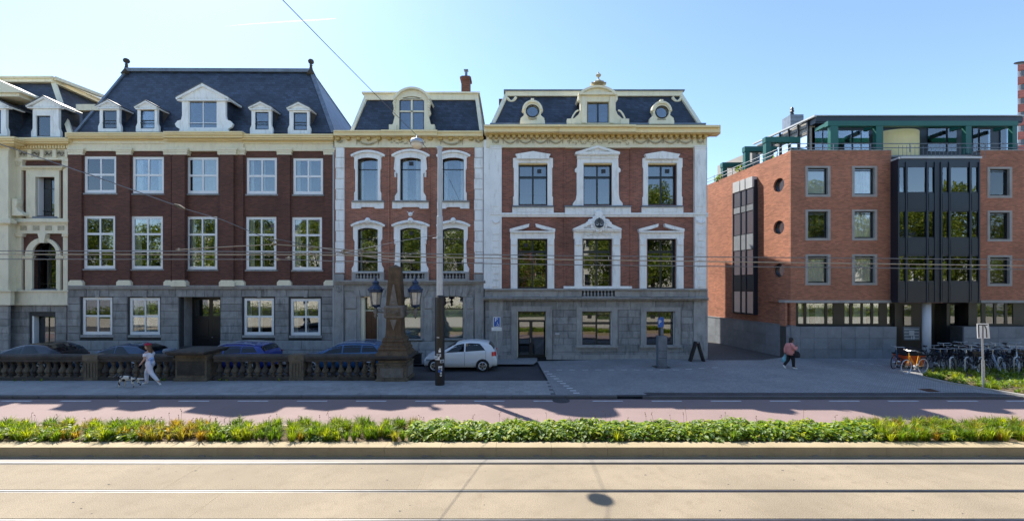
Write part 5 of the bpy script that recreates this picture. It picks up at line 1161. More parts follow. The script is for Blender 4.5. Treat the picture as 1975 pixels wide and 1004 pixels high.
# planter kerb, soil, plants
PK = 10.64; ZK = .24
pk = rsheet('planter_kerb', 'mortar', -40, 40, PK+.02, PK+.36, ZK-.03)
kerbrow(-20, 20, 1.4, PK, PK+.38, -.03, ZK, 'kerbtan', pk)
for k in range(-12, 13): o = MB(); o.prism([[(-.09, 0), (.09, 0), (.06, .035), (-.06, .035)]], 0, .03); q = o.build('drain_clip', 'pale', pk, origin=(0, 0, 0)); q.location = Vector((k*1.4+.62, PK-.035, .006))-wl(pk)
bed = sheet('planting_bed', 'soil', [(-40, PK+.37), (40, PK+.37), (40, 12.25), (-40, 12.25)], ZK-.02)
o = MB(); o.box(-40, 40, 12.25, 12.37, 0, ZK); o.build('planter_back_kerb', 'kerbtan', None, kind='structure')
def broadleaf(name, x0, x1, y0, y1, n, z0, hgt, pal, seed, size=.063, hf=None):
    g_ = np.random.default_rng(seed); X = g_.uniform(x0, x1, n); Y = g_.uniform(y0, y1, n)
    edge = np.minimum(1, np.minimum((Y-y0)/.22, (y1-Y)/.25)); edge = np.sqrt(np.clip(edge, .02, 1))
    lump = .55+.42*np.sin(X*2.3+np.sin(Y*5))*np.cos(X*.9+1)+.28*np.sin(X*6.1+1)*np.sin(Y*7)+.2*np.sin(X*13.7)
    hh = hgt*(.55+.45*lump)*edge; t = g_.random(n)**.5; Z = z0+hh*t+.015
    P = np.stack([X, Y, Z], 1); ang = g_.uniform(0, 2*np.pi, n); tilt = g_.uniform(.05, .9, n)
    a = np.stack([np.cos(ang)*np.cos(tilt), np.sin(ang)*np.cos(tilt), -np.sin(tilt)*.9], 1); b = np.stack([-np.sin(ang), np.cos(ang), np.zeros(n)], 1); nn = np.cross(a, b)
    sz = size*g_.uniform(.6, 1.4, n)[:, None]
    V = np.stack([P, P+a*sz*.8-b*sz*.55+nn*sz*.18, P+a*sz*1.25-b*sz*.45+nn*sz*.1, P+a*sz*2.0-nn*sz*.1, P+a*sz*1.25+b*sz*.45+nn*sz*.1, P+a*sz*.8+b*sz*.55+nn*sz*.18], 1).reshape(-1, 3)
    base = np.arange(n)[:, None]*6; fs = np.concatenate([base+np.array([[0, 1, 2, 3]]), base+np.array([[0, 3, 4, 5]])], 0)
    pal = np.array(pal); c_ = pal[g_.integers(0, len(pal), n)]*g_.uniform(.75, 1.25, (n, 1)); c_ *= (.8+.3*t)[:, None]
    return mesh_np(name, V, fs, np.repeat(c_, 6, 0), 'leaf', None, 'stuff')
def grasses(name, spots, seed, blades=55, hgt=.34):
    g_ = np.random.default_rng(seed); VV, CC = [], []
    for (x, y, z, s, c) in spots:
        n = int(blades*s); a = g_.uniform(0, 2*np.pi, n); r0 = g_.random(n)*.05*s; h_ = hgt*s*g_.uniform(.55, 1.15, n); lean = g_.uniform(.1, 1.0, n)
        d = np.stack([np.cos(a), np.sin(a)], 1); B = np.stack([x+d[:, 0]*r0, y+d[:, 1]*r0, np.full(n, z)], 1)
        mid = B+np.stack([d[:, 0]*h_*lean*.3, d[:, 1]*h_*lean*.3, h_*.62], 1); tip = B+np.stack([d[:, 0]*h_*lean*.85, d[:, 1]*h_*lean*.85, h_*(1-.35*lean)], 1)
        sd_ = np.stack([-d[:, 1], d[:, 0], np.zeros(n)], 1)*.0085*s**.3
        VV.append(np.stack([B-sd_*.8, B+sd_*.8, mid+sd_, mid-sd_, tip+sd_*.15, tip-sd_*.15], 1).reshape(-1, 3)); CC.append(np.repeat(np.array(c)*g_.uniform(.7, 1.3, (n, 1)), 6, 0))
    V = np.concatenate(VV); C_ = np.concatenate(CC); n = len(V)//6; base = np.arange(n)[:, None]*6
    fs = np.concatenate([base+np.array([[0, 1, 2, 3]]), base+np.array([[3, 2, 4, 5]])], 0)
    return mesh_np(name, V, fs, C_, 'leaf', None, 'stuff')
GRN = [(.16, .23, .018), (.24, .30, .022), (.11, .18, .02), (.34, .36, .03)]; SIL = [(.22, .30, .11), (.34, .40, .23), (.11, .2, .05)]; DRY = [(.30, .24, .05), (.25, .25, .05), (.34, .21, .04)]
y0_, y1_ = PK+.42, 12.2
xs0, xs1 = -2.75, 9.75
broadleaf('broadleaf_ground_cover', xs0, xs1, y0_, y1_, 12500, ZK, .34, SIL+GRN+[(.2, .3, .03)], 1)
sp1 = []
for k in range(520):
    x = random.uniform(-14.6, xs0+.1) if k % 5 else random.uniform(xs1-.3, 15); y = random.uniform(y0_, y1_); s = random.uniform(.65, 1.25)
    ph = math.sin(x*1.9)+math.sin(x*.7+2); c = random.choice(DRY) if ph+random.uniform(-1, 1) > .75 else random.choice(GRN+[(.14, .22, .02)])
    sp1.append((x, y, ZK-.01, s, c))
for k in range(170): sp1.append((random.uniform(xs1-.3, 15), random.uniform(y0_, y1_), ZK-.01, random.uniform(.7, 1.25), random.choice(GRN*2+DRY+[(.15, .24, .02)])))
for k in range(16): sp1.append((random.uniform(xs0, xs1), random.uniform(y0_, y1_), ZK, random.uniform(.9, 1.2), random.choice(GRN)))
grasses('ornamental_grass', sp1, 5, blades=48, hgt=.31)
for k, (a, b, n) in enumerate(((-14.8, -13.4, 700), (-12.7, -12.1, 300), (-11.3, -9.4, 900), (-7.9, -7.2, 300), (-5.6, -4.6, 500), (11.2, 12.1, 300), (13.4, 15, 600))):
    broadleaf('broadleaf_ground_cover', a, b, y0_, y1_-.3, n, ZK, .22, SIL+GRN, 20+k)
o = MB(); r_ = random.Random(4)
for k in range(75):
    x = r_.uniform(-14.5, 15); y = r_.uniform(11.5, 12.2); hh = r_.uniform(.35, .62) if x < -11 or r_.random() < .1 else r_.uniform(.28, .48); tx = x+r_.uniform(-.05, .05)
    o.tube([(x, y, ZK), (x+.01, y, ZK+hh*.5), (tx, y, ZK+hh)], .0035, 3)
    for j in range(r_.choice([1, 1, 2, 3])): o.ball((tx+r_.uniform(-.04, .04), y, ZK+hh-j*.05), .014, 5, 3)
o.build('dry_flower_stems', 'hair', None, kind='stuff')
# lawn bed plants
import mathutils
poly = [(p[0], p[1]) for p in lw]
def inpoly(x, y):
    c = False; j = len(poly)-1
    for i in range(len(poly)):
        if (poly[i][1] > y) != (poly[j][1] > y) and x < (poly[j][0]-poly[i][0])*(y-poly[i][1])/(poly[j][1]-poly[i][1])+poly[i][0]: c = not c
        j = i
    return c
sp2 = []
while len(sp2) < 420:
    x, y = random.uniform(15, 27), random.uniform(16.3, 21.4)
    if inpoly(x, y): sp2.append((x, y, ZS+.02, random.uniform(.6, 1.1), random.choice(GRN+[(.2, .3, .04), (.2, .22, .03), (.12, .2, .04)])))
grasses('lawn_bed_plants', sp2, 8, blades=34, hgt=.3)
lc = []
while len(lc) < 130:
    x, y = random.uniform(15, 27), random.uniform(16.4, 21.2)
    if inpoly(x, y): lc.append((x, y, ZS+.14, .28, .28, .12))
leafcloud('lawn_bed_plants', 'leaf', None, lc, 9000, .05, GRN+SIL+[(.22, .34, .04)], seed=9, kind='stuff', flat=1.2)
# weeds along the balustrade foot
wsp = [(Gp(px, 734)[0], 18.6, ZS, random.uniform(.25, .5), random.choice(GRN)) for px in (30, 45, 50, 82, 130, 300, 305, 310, 318, 425, 432, 438, 455, 540)]
grasses('weeds', wsp, 12, blades=40, hgt=.3)
# ============================================================ street objects
ORD = ['first', 'second', 'third', 'fourth', 'fifth', 'sixth', 'seventh', 'eighth', 'ninth', 'tenth', 'eleventh', 'twelfth', 'thirteenth', 'fourteenth', 'fifteenth', 'sixteenth', 'seventeenth', 'eighteenth', 'nineteenth', 'twentieth', 'twenty-first', 'twenty-second', 'twenty-third', 'twenty-fourth']
# ------------------------------------------------------------ balustrade
bl = thing('stone_balustrade', 'old sooty stone balustrade with bulbous balusters along the pavement', 'balustrade', (-17, 18.9, .1))
BF = Fac(18.75, bl); yb = 18.75
def bX(px): return BF.x(px)
zt0, zt1, zb0, zb1 = BF.z(697), BF.z(684), .08, BF.z(727)
secs = [(-75, 163, 17), (190, 338, 10), (412, 559, 10), (586, 724, 9)]
for a, b, n in secs:
    x0, x1 = bX(a), bX(b); L = (x1-x0); m_ = max(1, round(L/1.7))
    for k in range(m_):
        u0, u1 = x0+L*k/m_+.004, x0+L*(k+1)/m_-.004
        o = MB(); o.prism([[(yb-.02, zt0), (yb+.36, zt0), (yb+.36, zt0+.12), (yb+.40, zt0+.14), (yb+.40, zt1-.05), (yb+.34, zt1), (yb, zt1), (yb-.06, zt1-.05), (yb-.06, zt0+.14), (yb-.02, zt0+.12)]], u0, u1, T=lambda v: (v[1], v[0], v[2])); o.build('top_rail', 'oldstoneD', bl)
        o = MB(); o.box(u0, u1, yb-.02, yb+.36, zb0, zb1); o.build('plinth', 'oldstoneD', bl)
    for k in range(n): balu(bl, x0+L*(k+.5)/n, yb+.17, zb1, zt0, .15, 'oldstone' if k % 3 else 'oldstoneD', n=10)
for a, b in ((163, 190), (559, 586)):
    x0, x1 = bX(a), bX(b); o = MB(); o.box(x0, x1, yb-.05, yb+.40, zb0, zt0+.02); o.box(x0-.03, x1+.03, yb-.08, yb+.43, zt0+.02, zt1+.01); po = o.build('fluted_post', 'oldstone', bl)
    for k in range(4): xx = x0+(x1-x0)*(.17+.22*k); o = MB(); o.box(xx-.035, xx+.035, yb-.075, yb-.05, zb1, zt0-.06); o.build('flute_rib', 'oldstone', po)
x0, x1 = bX(341), bX(405); Y0 = 18.55
o = MB(); o.box(x0, x1, Y0, Y0+1.0, .08, .24); o.box(x0+.05, x1-.05, Y0+.05, Y0+.95, .24, 1.3); pl = o.build('large_pillar', 'oldstone', bl)
o = MB(); w2 = (x1-x0)/2
o.lathe([(w2+.02, 0), (w2+.06, .05), (w2+.10, .08), (w2+.10, .15), (w2+.02, .17), (w2-.1, .2)], ((x0+x1)/2, Y0+.5, 1.28), sq=True); o.build('pillar_cap', 'oldstoneD', pl)
o = MB(); o.box(x0+.14, x1-.14, Y0+.03, Y0+.052, .36, .98); o.build('recessed_panel', 'oldstoneD', pl)
o = MB(); o.box(x0-.02, x1+.02, Y0+.01, Y0+1, 1.04, 1.1); o.build('pillar_moulding', 'oldstone', pl)
# ------------------------------------------------------------ obelisk with two lanterns
ob = thing('lantern_obelisk', 'brown stained stone obelisk on a stepped pedestal carrying two blue lanterns', 'obelisk', (-5.28, 19.22, .1))
ox, oy = -5.28, 19.22
o = MB(); o.lathe([(.70, 0), (.70, .1), (.655, .12), (.655, .72)], (ox, oy, .08), sq=True); pb = o.build('pedestal', 'oldstone', ob)
o = MB(); o.lathe([(.66, 0), (.69, .03), (.69, .07), (.60, .1), (.60, .2)], (ox, oy, .8), sq=True); o.build('pedestal_moulding', 'oldstone', ob)
o = MB(); o.lathe([(.62, 0), (.75, .06), (.84, .11), (.84, .2), (.80, .22)], (ox, oy, 1.0), sq=True); o.build('pedestal_cap', 'oldstoneD', ob)
o = MB(); o.box(ox-.5, ox+.5, oy-.675, oy-.65, .26, .68); o.build('carved_panel', 'reliefstone', ob); o = MB(); o.box(ox+.65, ox+.675, oy-.5, oy+.5, .26, .68); o.build('carved_panel', 'reliefstone', ob)
o = MB(); o.lathe([(.74, 0), (.72, .05), (.60, .22), (.63, .26), (.60, .34), (.56, .36), (.56, .44), (.49, .48), (.47, .56), (.50, .6), (.45, .68), (.45, .74), (.38, .80), (.36, .88), (.35, .94)], (ox, oy, 1.21), sq=True); o.build('stepped_base', 'obel', ob)
o = MB(); o.lathe([(.35, 0), (.33, .75)], (ox, oy, 2.1), sq=True); o.build('lower_shaft', 'obel', ob)
o = MB(); o.lathe([(.32, 0), (.41, .05), (.42, .1), (.42, .5), (.40, .56), (.34, .58)], (ox, oy, 2.82), sq=True); cb = o.build('collar_block', 'reliefstone', ob)
o = MB(); o.box(ox-.32, ox+.32, oy-.45, oy-.42, 2.94, 3.3); o.build('carved_panel', 'oldstone', ob); scrollwork(ob, ox-.25, ox+.25, 3.02, 3.22, oy-.45, 'reliefstone', 2, 6)
o = MB(); o.lathe([(.34, 0), (.245, 1.68), (.26, 1.7), (.02, 1.84)], (ox, oy, 3.39), sq=True); o.build('upper_shaft', 'obel', ob)
o = MB(); o.prism([[(ox-.19, 3.41), (ox+.19, 3.41), (ox+.02, 4.35), (ox-.02, 4.35)]], oy-.365, oy-.28); o.build('relief_obelisk', 'reliefstone', ob)
for k in range(6):
    o = MB(); o.ball((ox, oy-.36+.008*k, 3.5+k*.13), .12-.015*k, 8, 4, (1, .4, .6)); o.build('relief_leaf', 'reliefstone', ob)
o = MB(); o.prism([[(ox-.16, 2.78), (ox, 2.3), (ox+.16, 2.78)]], oy-.375, oy-.3); o.build('relief_shield', 'reliefstone', ob)
for s in (-1, 1):
    lx = ox+s*.9; zl0 = 3.38; zc = 3.1
    o = MB(); o.tube([(ox+s*.38, oy, zc+.02), (ox+s*.6, oy, zc-.03), (lx, oy, zc+.03), (lx+s*.1, oy, zc+.06)], [.05, .04, .035, .05], 6); o.tube([(ox+s*.42, oy, zc-.2), (ox+s*.55, oy, zc-.04), (ox+s*.68, oy, zc+.1), (lx, oy, zc+.13)], .02, 5)
    o.lathe([(.01, -.34), (.1, -.2), (.05, -.14), (.12, -.06), (.1, .04), (.04, .12), (.04, .26)], (lx, oy, zc+.03), 8); br = o.build('bracket_arm', 'reliefstone', ob, smooth=True)
    o = MB(); n = 6
    o.lathe([(.05, -.1), (.16, -.02), (.2, 0), (.2, .05)], (lx, oy, zl0), n)
    for k in range(n):
        t = 2*math.pi*k/n; o.bar((lx+.2*math.cos(t), oy+.2*math.sin(t), zl0+.03), (lx+.27*math.cos(t), oy+.27*math.sin(t), zl0+.62), .022)
        o.ball((lx+.2*math.cos(t), oy+.2*math.sin(t), zl0-.04), .03, 6, 4)
    lf = o.build('lantern_frame', 'blue', ob)
    o = MB(); o.lathe([(.18, .05), (.255, .6)], (lx, oy, zl0), n); o.build('lantern_glass', 'lanternglass', lf)
    o = MB(); o.lathe([(.29, .6), (.32, .62), (.32, .72), (.35, .74), (.30, .78), (.27, .82), (.17, .92), (.14, .93), (.13, 1.0), (.16, 1.03), (.15, 1.07), (.08, 1.13), (.04, 1.16), (.05, 1.22), (.01, 1.32)], (lx, oy, zl0), 12)
    for k in range(n): t = 2*math.pi*(k+.5)/n; o.ball((lx+.33*math.cos(t), oy+.33*math.sin(t), zl0+.74), .035, 6, 4)
    o.build('lantern_roof', 'blue', lf)
# ------------------------------------------------------------ cars
def lerp(tab, x):
    for i in range(len(tab)-1):
        (a, b), (c, d) = tab[i], tab[i+1]
        if x <= c: return b+(d-b)*max(0, (x-a))/(c-a)
    return tab[-1][1]
def car(label, paint, x0, yc, L, W, top, belt, win, wind, wheels, wr=.31, bot=.2, flip=False, z=0, mirror=None, rear=None, name='parked_car', roofrails=False, lights=True):
    """top/belt: profile tables from the nose (x=0) backwards, win: side windows (xa,xb)"""
    root = thing(name, label, 'car', (0, 0, 0)); root['label'] = label
    def hw(x):
        e = min(1, x/.55, (L-x)/.45) if 0 < x < L else 0; return W/2*(.80+.20*math.sqrt(max(0, e)))
    def section(x):
        zt, zb = lerp(top, x), lerp(belt, x); zb = min(zb, zt-.02); w_ = hw(x); k = min(1, max(0, (zt-zb)/.42)); wt = w_*(1-.24*k); b = bot+(.06 if x < .25 or x > L-.25 else 0)
        return [(w_*.86, b), (w_*.96, b+.08), (w_, b+.25), (w_*1.0, (b+zb)/2+.1), (w_*.975, zb-.03), (w_*.955, zb), (wt+(w_*.955-wt)*.35, zb+(zt-zb)*.65), (wt*.97, zt-.05*max(k, .3)), (wt*.85, zt-.012), (wt*.45, zt+.008*k), (0, zt+.012*k)]
    N = 44; xs = [L*(.5-.5*math.cos(math.pi*i/(N-1))) for i in range(N)]; o = MB(); S = []
    for x in xs:
        p = section(x); S.append([(x, -a, b) for a, b in p]+[(x, a, b) for a, b in p[-2::-1]])
    K = len(S[0])
    for r_ in S: o.v += r_
    for i in range(N-1):
        for k in range(K-1): o.f.append((i*K+k, i*K+k+1, (i+1)*K+k+1, (i+1)*K+k))
        o.f.append((i*K+K-1, i*K, (i+1)*K, (i+1)*K+K-1))
    o.f.append(tuple(range(K))); o.f.append(tuple((N-1)*K+k for k in range(K))[::-1])
    body = o.build('body', paint, root, origin=(0, 0, 0), smooth=True); body.data.set_sharp_from_angle(angle=R(38)) if hasattr(body.data, 'set_sharp_from_angle') else None
    def sidept(x, t, s, off=.008):
        p = section(x); zb, zt = p[5][1], p[7][1]; z_ = zb+(zt-zb)*t
        q = [p[5], p[6], p[7]]
        for i in range(2):
            if z_ <= q[i+1][1]+1e-6 or i == 1:
                u = (z_-q[i][1])/max(1e-4, q[i+1][1]-q[i][1]); y_ = q[i][0]+(q[i+1][0]-q[i][0])*u; break
        return (x, s*(y_+off), z_)
    for s in (-1, 1):
        for (xa, xb, ta, tb_) in win:   # ta,tb_: how far the top edge is pulled in at each end
            n = 8; g_ = MB()
            for i in range(n):
                u0, u1 = xa+(xb-xa)*i/n, xa+(xb-xa)*(i+1)/n
                def tt(u): 
                    f = (u-xa)/(xb-xa); return .93*min(1, (f+.02)/max(.02, ta) if ta else 1, (1-f+.02)/max(.02, tb_) if tb_ else 1)
                for h in range(3): g_.quad(sidept(u0, .05+(tt(u0)-.05)*h/3, s), sidept(u1, .05+(tt(u1)-.05)*h/3, s), sidept(u1, .05+(tt(u1)-.05)*(h+1)/3, s), sidept(u0, .05+(tt(u0)-.05)*(h+1)/3, s))
            g_.build('side_window', 'carglass', root, origin=(0, 0, 0), smooth=True)
    for (nm, xa, xb) in wind:
        g_ = MB(); n = 6
        for i in range(n):
            u0, u1 = xa+(xb-xa)*i/n, xa+(xb-xa)*(i+1)/n; p0, p1 = section(u0), section(u1)
            def row(p, u):
                q = [p[7], p[8], p[9], p[10]]; q = [(a*.96, b+.012) for a, b in q]; return [(u, -a, b) for a, b in q]+[(u, a, b) for a, b in q[-2::-1]]
            r0, r1 = row(p0, u0), row(p1, u1)
            for k in range(6): g_.quad(r0[k], r0[k+1], r1[k+1], r1[k])
        g_.build(nm, 'carglass', root, origin=(0, 0, 0), smooth=True)
    for wx in wheels:
        for s in (-1, 1):
            yy_ = s*(W/2-.02)
            o = MB(); o.tube([(wx, s*(W/2-.25), wr+.02), (wx, s*(W/2+.004), wr+.02)], wr*1.16, 22); o.build('wheel_arch', 'black', root)
            o = MB(); o.tube([(wx, s*(W/2-.2), wr), (wx, s*(W/2-.01), wr), (wx, s*(W/2+.012), wr)], [wr, wr, wr*.94], 22); wh = o.build('wheel', 'tyre', root, smooth=False)
            o = MB(); Yw = s*(W/2+.014); o.tube([(wx, Yw-s*.01, wr), (wx, Yw, wr)], .06, 10)
            for k in range(5):
                t = k*2*math.pi/5+.3
                for dt in (-.16, .16): o.bar((wx+.04*math.cos(t), Yw, wr+.04*math.sin(t)), (wx+wr*.64*math.cos(t+dt), Yw, wr+wr*.64*math.sin(t+dt)), .035, .02, up=(0, 1, 0))
            o.tube([(wx+wr*.66*math.cos(t), Yw, wr+wr*.66*math.sin(t)) for t in np.linspace(0, 2*math.pi, 21)], .018, 4); o.build('rim', 'alloy', wh)
    if lights:
        for s in (-1, 1):
            def patch(nm, m, xa, xb, za, zc, pr=.012):
                g_ = MB(); n = 3
                def yof(x, z_):
                    p = section(x)
                    for i in range(len(p)-1):
                        if p[i][1] <= z_ <= p[i+1][1]: return p[i][0]+(p[i+1][0]-p[i][0])*(z_-p[i][1])/max(1e-4, p[i+1][1]-p[i][1])
                    return p[5][0]
                for i in range(n):
                    a, b = xa+(xb-xa)*i/n, xa+(xb-xa)*(i+1)/n
                    for j in range(2):
                        c, d = za+(zc-za)*j/2, za+(zc-za)*(j+1)/2
                        g_.quad((a, s*(yof(a, c)+pr), c), (b, s*(yof(b, c)+pr), c), (b, s*(yof(b, d)+pr), d), (a, s*(yof(a, d)+pr), d))
                g_.build(nm, m, root, origin=(0, 0, 0))
            zh = lerp(belt, .1); patch('headlight', 'headl', .1, .45, zh-.13, zh-.04)
            zr_ = lerp(belt, L-.3); patch('tail_light', 'red', L-.26, L-.04, zr_-.24, zr_-.03)
            mxs = mirror or .95
            mp = sidept(mxs, .12, s, .1); o = MB(); o.ball(mp, .1, 8, 5, (1.1, .7, .75)); o.build('wing_mirror', paint, root, smooth=True, origin=(0, 0, 0))
            for (xa, xb, _, _) in win[:2]:
                xm = xb-.1; o = MB(); p = section(xm); o.box(xm-.16, xm, s*p[3][0]-.005, s*p[3][0]+.02*s+.005, p[4][1]-.12, p[4][1]-.09); o.build('door_handle', paint, root, origin=(0, 0, 0))
            for xm in [w_[1]+.03 for w_ in win[:2]]:
                p = section(xm); g_ = MB(); pp_ = p[1:6]
                for i in range(4): g_.quad((xm-.006, s*(pp_[i][0]+.004), pp_[i][1]), (xm+.006, s*(pp_[i][0]+.004), pp_[i][1]), (xm+.006, s*(pp_[i+1][0]+.004), pp_[i+1][1]), (xm-.006, s*(pp_[i+1][0]+.004), pp_[i+1][1]))
                g_.build('door_seam', 'black', root, origin=(0, 0, 0))
    if roofrails:
        for s in (-1, 1):
            o = MB(); xa, xb = win[0][0]+.5, L-.7; o.tube([(xa+(xb-xa)*k/8, s*W*.33, lerp(top, xa+(xb-xa)*k/8)+(.05 if 0 < k < 8 else .0)) for k in range(9)], .018, 5); o.build('roof_rail', 'steel', root, origin=(0, 0, 0))
    root.location = (x0+(L if flip else 0), yc, z)
    if flip: root.rotation_euler = (0, 0, math.pi)
    return root
hatch_top = [(0, .5), (.05, .68), (.15, .78), (.9, 1.0), (1.55, 1.36), (1.9, 1.45), (2.3, 1.485), (2.9, 1.46), (3.22, 1.41), (3.38, 1.3), (3.58, 1.0), (3.64, .62)]
hatch_belt = [(0, .5), (.15, .74), (.9, .92), (2.0, .97), (3.1, 1.05), (3.45, 1.0), (3.64, .6)]
XWc = Gp(820, 713, 0)[0]; yw = 21.1+.82
car('small white hatchback parked beside the black lamp post', 'pwhite', XWc, yw, 3.66, 1.6, hatch_top, hatch_belt, [(1.0, 2.02, .55, 0), (2.1, 3.08, 0, .3)], [('windscreen', .98, 1.58), ('rear_window', 3.26, 3.52)], (.55, 2.95), wr=.285, bot=.2)
wag_top = [(0, .55), (.06, .72), (.2, .82), (1.2, 1.02), (1.95, 1.38), (2.3, 1.47), (2.9, 1.5), (3.8, 1.47), (4.25, 1.4), (4.45, 1.15), (4.6, .95), (4.66, .6)]
wag_belt = [(0, .5), (.2, .78), (1.2, .96), (3.0, 1.02), (4.2, 1.08), (4.5, .95), (4.66, .6)]
def carX(px, y): return (px-CX)*y/F
car('steel blue estate car with pale roof rails parked just left of the lantern obelisk', 'psteel', carX(566, 21.0), 21.9, 4.66, 1.8, wag_top, wag_belt, [(1.35, 2.35, .5, 0), (2.42, 3.3, 0, 0), (3.37, 4.2, 0, .35)], [('windscreen', 1.3, 2.0), ('rear_window', 4.28, 4.46)], (.9, 3.75), wr=.33, z=0.06, roofrails=True)
car('bright blue estate car with dark tailgate behind the large balustrade pillar', 'pblue', carX(512, 21.0)-4.4, 21.9, 4.4, 1.8, [(a*.945, b*.965) for a, b in wag_top], [(a*.945, b*.965) for a, b in wag_belt], [(1.3, 2.2, .5, 0), (2.28, 3.1, 0, 0), (3.15, 3.95, 0, .3)], [('windscreen', 1.25, 1.9), ('rear_window', 4.03, 4.22)], (.85, 3.55), wr=.33, z=.06, roofrails=True)
cp_top = [(0, .5), (.06, .66), (.2, .76), (1.1, .95), (1.8, 1.3), (2.2, 1.4), (2.7, 1.42), (3.2, 1.36), (3.6, 1.18), (3.95, .95), (4.05, .6)]
cp_belt = [(0, .5), (.2, .72), (1.1, .9), (3.0, .96), (3.6, .95), (4.05, .6)]
car('dark navy three-door hatchback behind the balustrade, left of the woman with the beret', 'pnavy', carX(286, 21.0)-4.05, 21.9, 4.05, 1.7, cp_top, cp_belt, [(1.2, 2.2, .5, 0), (2.27, 3.0, 0, .6)], [('windscreen', 1.15, 1.8), ('rear_window', 3.3, 3.85)], (.8, 3.2), wr=.31, z=.06)
car('black car at the left end of the row, behind the balustrade', 'pblack', carX(112, 21.0)-4.3, 21.9, 4.3, 1.75, [(a*1.06, b*1.03) for a, b in cp_top], [(a*1.06, b*1.03) for a, b in cp_belt], [(1.3, 2.3, .5, 0), (2.4, 3.25, 0, .5)], [('windscreen', 1.2, 1.9), ('rear_window', 3.5, 4.05)], (.85, 3.4), wr=.31, z=.06)
for c_ in [o_ for o_ in bpy.data.objects if o_.name.startswith('parked_car') and o_.location.z > .05]: c_.location.z = .0; c_.scale = (1, 1, .93)
# dark litter bins / grey box behind
tb_ = thing('litter_bin', 'pale grey litter bin just left of the large balustrade pillar', 'litter bin', (carX(327, 19.7), 19.7, 0)); o = MB(); bx_, by_ = carX(327, 19.7), 19.7
o.lathe([(.2, 0), (.22, .3), (.24, 1.2), (.26, 1.22), (.26, 1.3), (.22, 1.36), (.05, 1.4)], (bx_, by_, 0), 12); o.build('bin_body', 'lead', tb_); o = MB(); o.box(bx_-.14, bx_+.14, by_-.27, by_-.22, 1.04, 1.16); o.build('bin_opening', 'black', tb_)
eb = thing('electrical_box', 'small black box on the pavement edge between obelisk and white car', 'utility box', (carX(803, 22.8), 22.8, 0)); o = MB(); x_ = carX(803, 22.8); o.box(x_-.27, x_+.27, 22.6, 22.95, .08, .62); bevel(o.build('box_body', 'black', eb), .03); o = MB(); o.box(x_-.3, x_+.3, 22.57, 22.98, .62, .66); o.build('box_lid', 'black', eb)
# ------------------------------------------------------------ lamp post, tram wire post
px_, py_ = -3.06, 17.95
lp = thing('tram_pole', 'tall grey steel pole with a black stickered sleeve in front of the white car', 'pole', (px_, py_, .1))
o = MB(); o.tube([(px_, py_, 3.8), (px_, py_, 7.2), (px_, py_, 7.25), (px_, py_, 10.05)], [.135, .13, .105, .095], 16); o.build('shaft', 'palegrey', lp, smooth=False)
o = MB(); o.tube([(px_, py_, .1), (px_, py_, 3.8), (px_, py_, 3.88)], [.205, .205, .15], 16); sl_ = o.build('sleeve', 'black', lp)
o = MB(); o.tube([(px_, py_, 10.05), (px_, py_, 10.16)], [.12, .12], 12); o.build('pole_cap', 'palegrey', lp)
o = MB(); o.tube([(px_-.3, py_, 7.2-.9), (px_, py_-.05, 7.2-.88), (px_+.2, py_, 6.32)], .02, 5); o.tube([(px_, py_, 6.26), (px_, py_, 6.36)], .15, 14); o.build('wire_clamp', 'steel', lp)
random.seed(3)
for k, (zz_, w_, h_, m_) in enumerate(((2.1, .12, .04, 'palegrey'), (1.5, .1, .1, 'white'), (1.3, .2, .14, 'palegrey'), (1.18, .26, .16, 'white'), (1.05, .2, .14, 'palegrey'), (.72, .16, .2, 'white'), (.66, .12, .12, 'signblue'), (.5, .08, .16, 'white'), (1.62, .06, .05, 'white'))):
    a0 = -math.pi/2+random.uniform(-.5, .7); n = 4; o = MB(); da = w_/.21/2
    for i in range(n):
        t0, t1 = a0-da+2*da*i/n, a0-da+2*da*(i+1)/n; r_ = .209+.001*k
        o.quad((px_+r_*math.cos(t0), py_+r_*math.sin(t0), zz_), (px_+r_*math.cos(t1), py_+r_*math.sin(t1), zz_), (px_+r_*math.cos(t1), py_+r_*math.sin(t1), zz_+h_), (px_+r_*math.cos(t0), py_+r_*math.sin(t0), zz_+h_))
    stk = o.build('sticker', m_, sl_)
    if h_ > .13 and m_ != 'signblue':
        o = MB(); yq = py_-.215; cxq = px_+.21*math.cos(a0)*1.0
        for j in range(3):
            q0 = random.uniform(-.05, .05); o.tube([(cxq+q0+.03*math.cos(t+j), yq-.01, zz_+h_/2+.045*math.sin(t*1.3+j)) for t in np.linspace(0, 5, 7)], .006, 4)
        o.build('scribble', 'black', sl_)
# suspended street lamp on its span wire
lD = 14.7; lx_, lz_ = (804-CX)*lD/F, H-(277-CY)*lD/F
hl = thing('hanging_lamp', 'grey street lamp with opal bowl hanging before the narrow house', 'street lamp', (lx_, lD, lz_))
o = MB(); o.ball((lx_, lD, lz_+.02), .21, 14, 8, (1, 1, .75)); o.build('opal_bowl', 'opal', hl, smooth=True, origin=(lx_, lD, lz_)).location = (0, 0, -.05)
o = MB(); o.lathe([(.23, -.02), (.235, .06), (.2, .14), (.08, .19), (.03, .2), (.02, .3)], (lx_, lD, lz_), 16); o.build('lamp_hood', 'steel', hl, smooth=True)
wir = thing('span_wire', 'thin cable crossing the sky down to the hanging lamp and narrow house', 'cable', (lx_, lD, lz_+.3))
def W(px, py, D): return ((px-CX)*D/F, D, H-(py-CY)*D/F)
o = MB(); p1 = W(545, 0, 9.0); p0 = W(430, -120, 7.5); o.tube([p0, p1, W(640, 97, 11.2), W(725, 183, 13.4), (lx_, lD, lz_+.28), W(862, 338, 24.3)], .010, 5); o.build('cable', 'zinc', wir)
sp_ = thing('guy_wire', 'diagonal cable from the left edge across the brick house to the tram wires', 'cable', W(0, 278, 12))
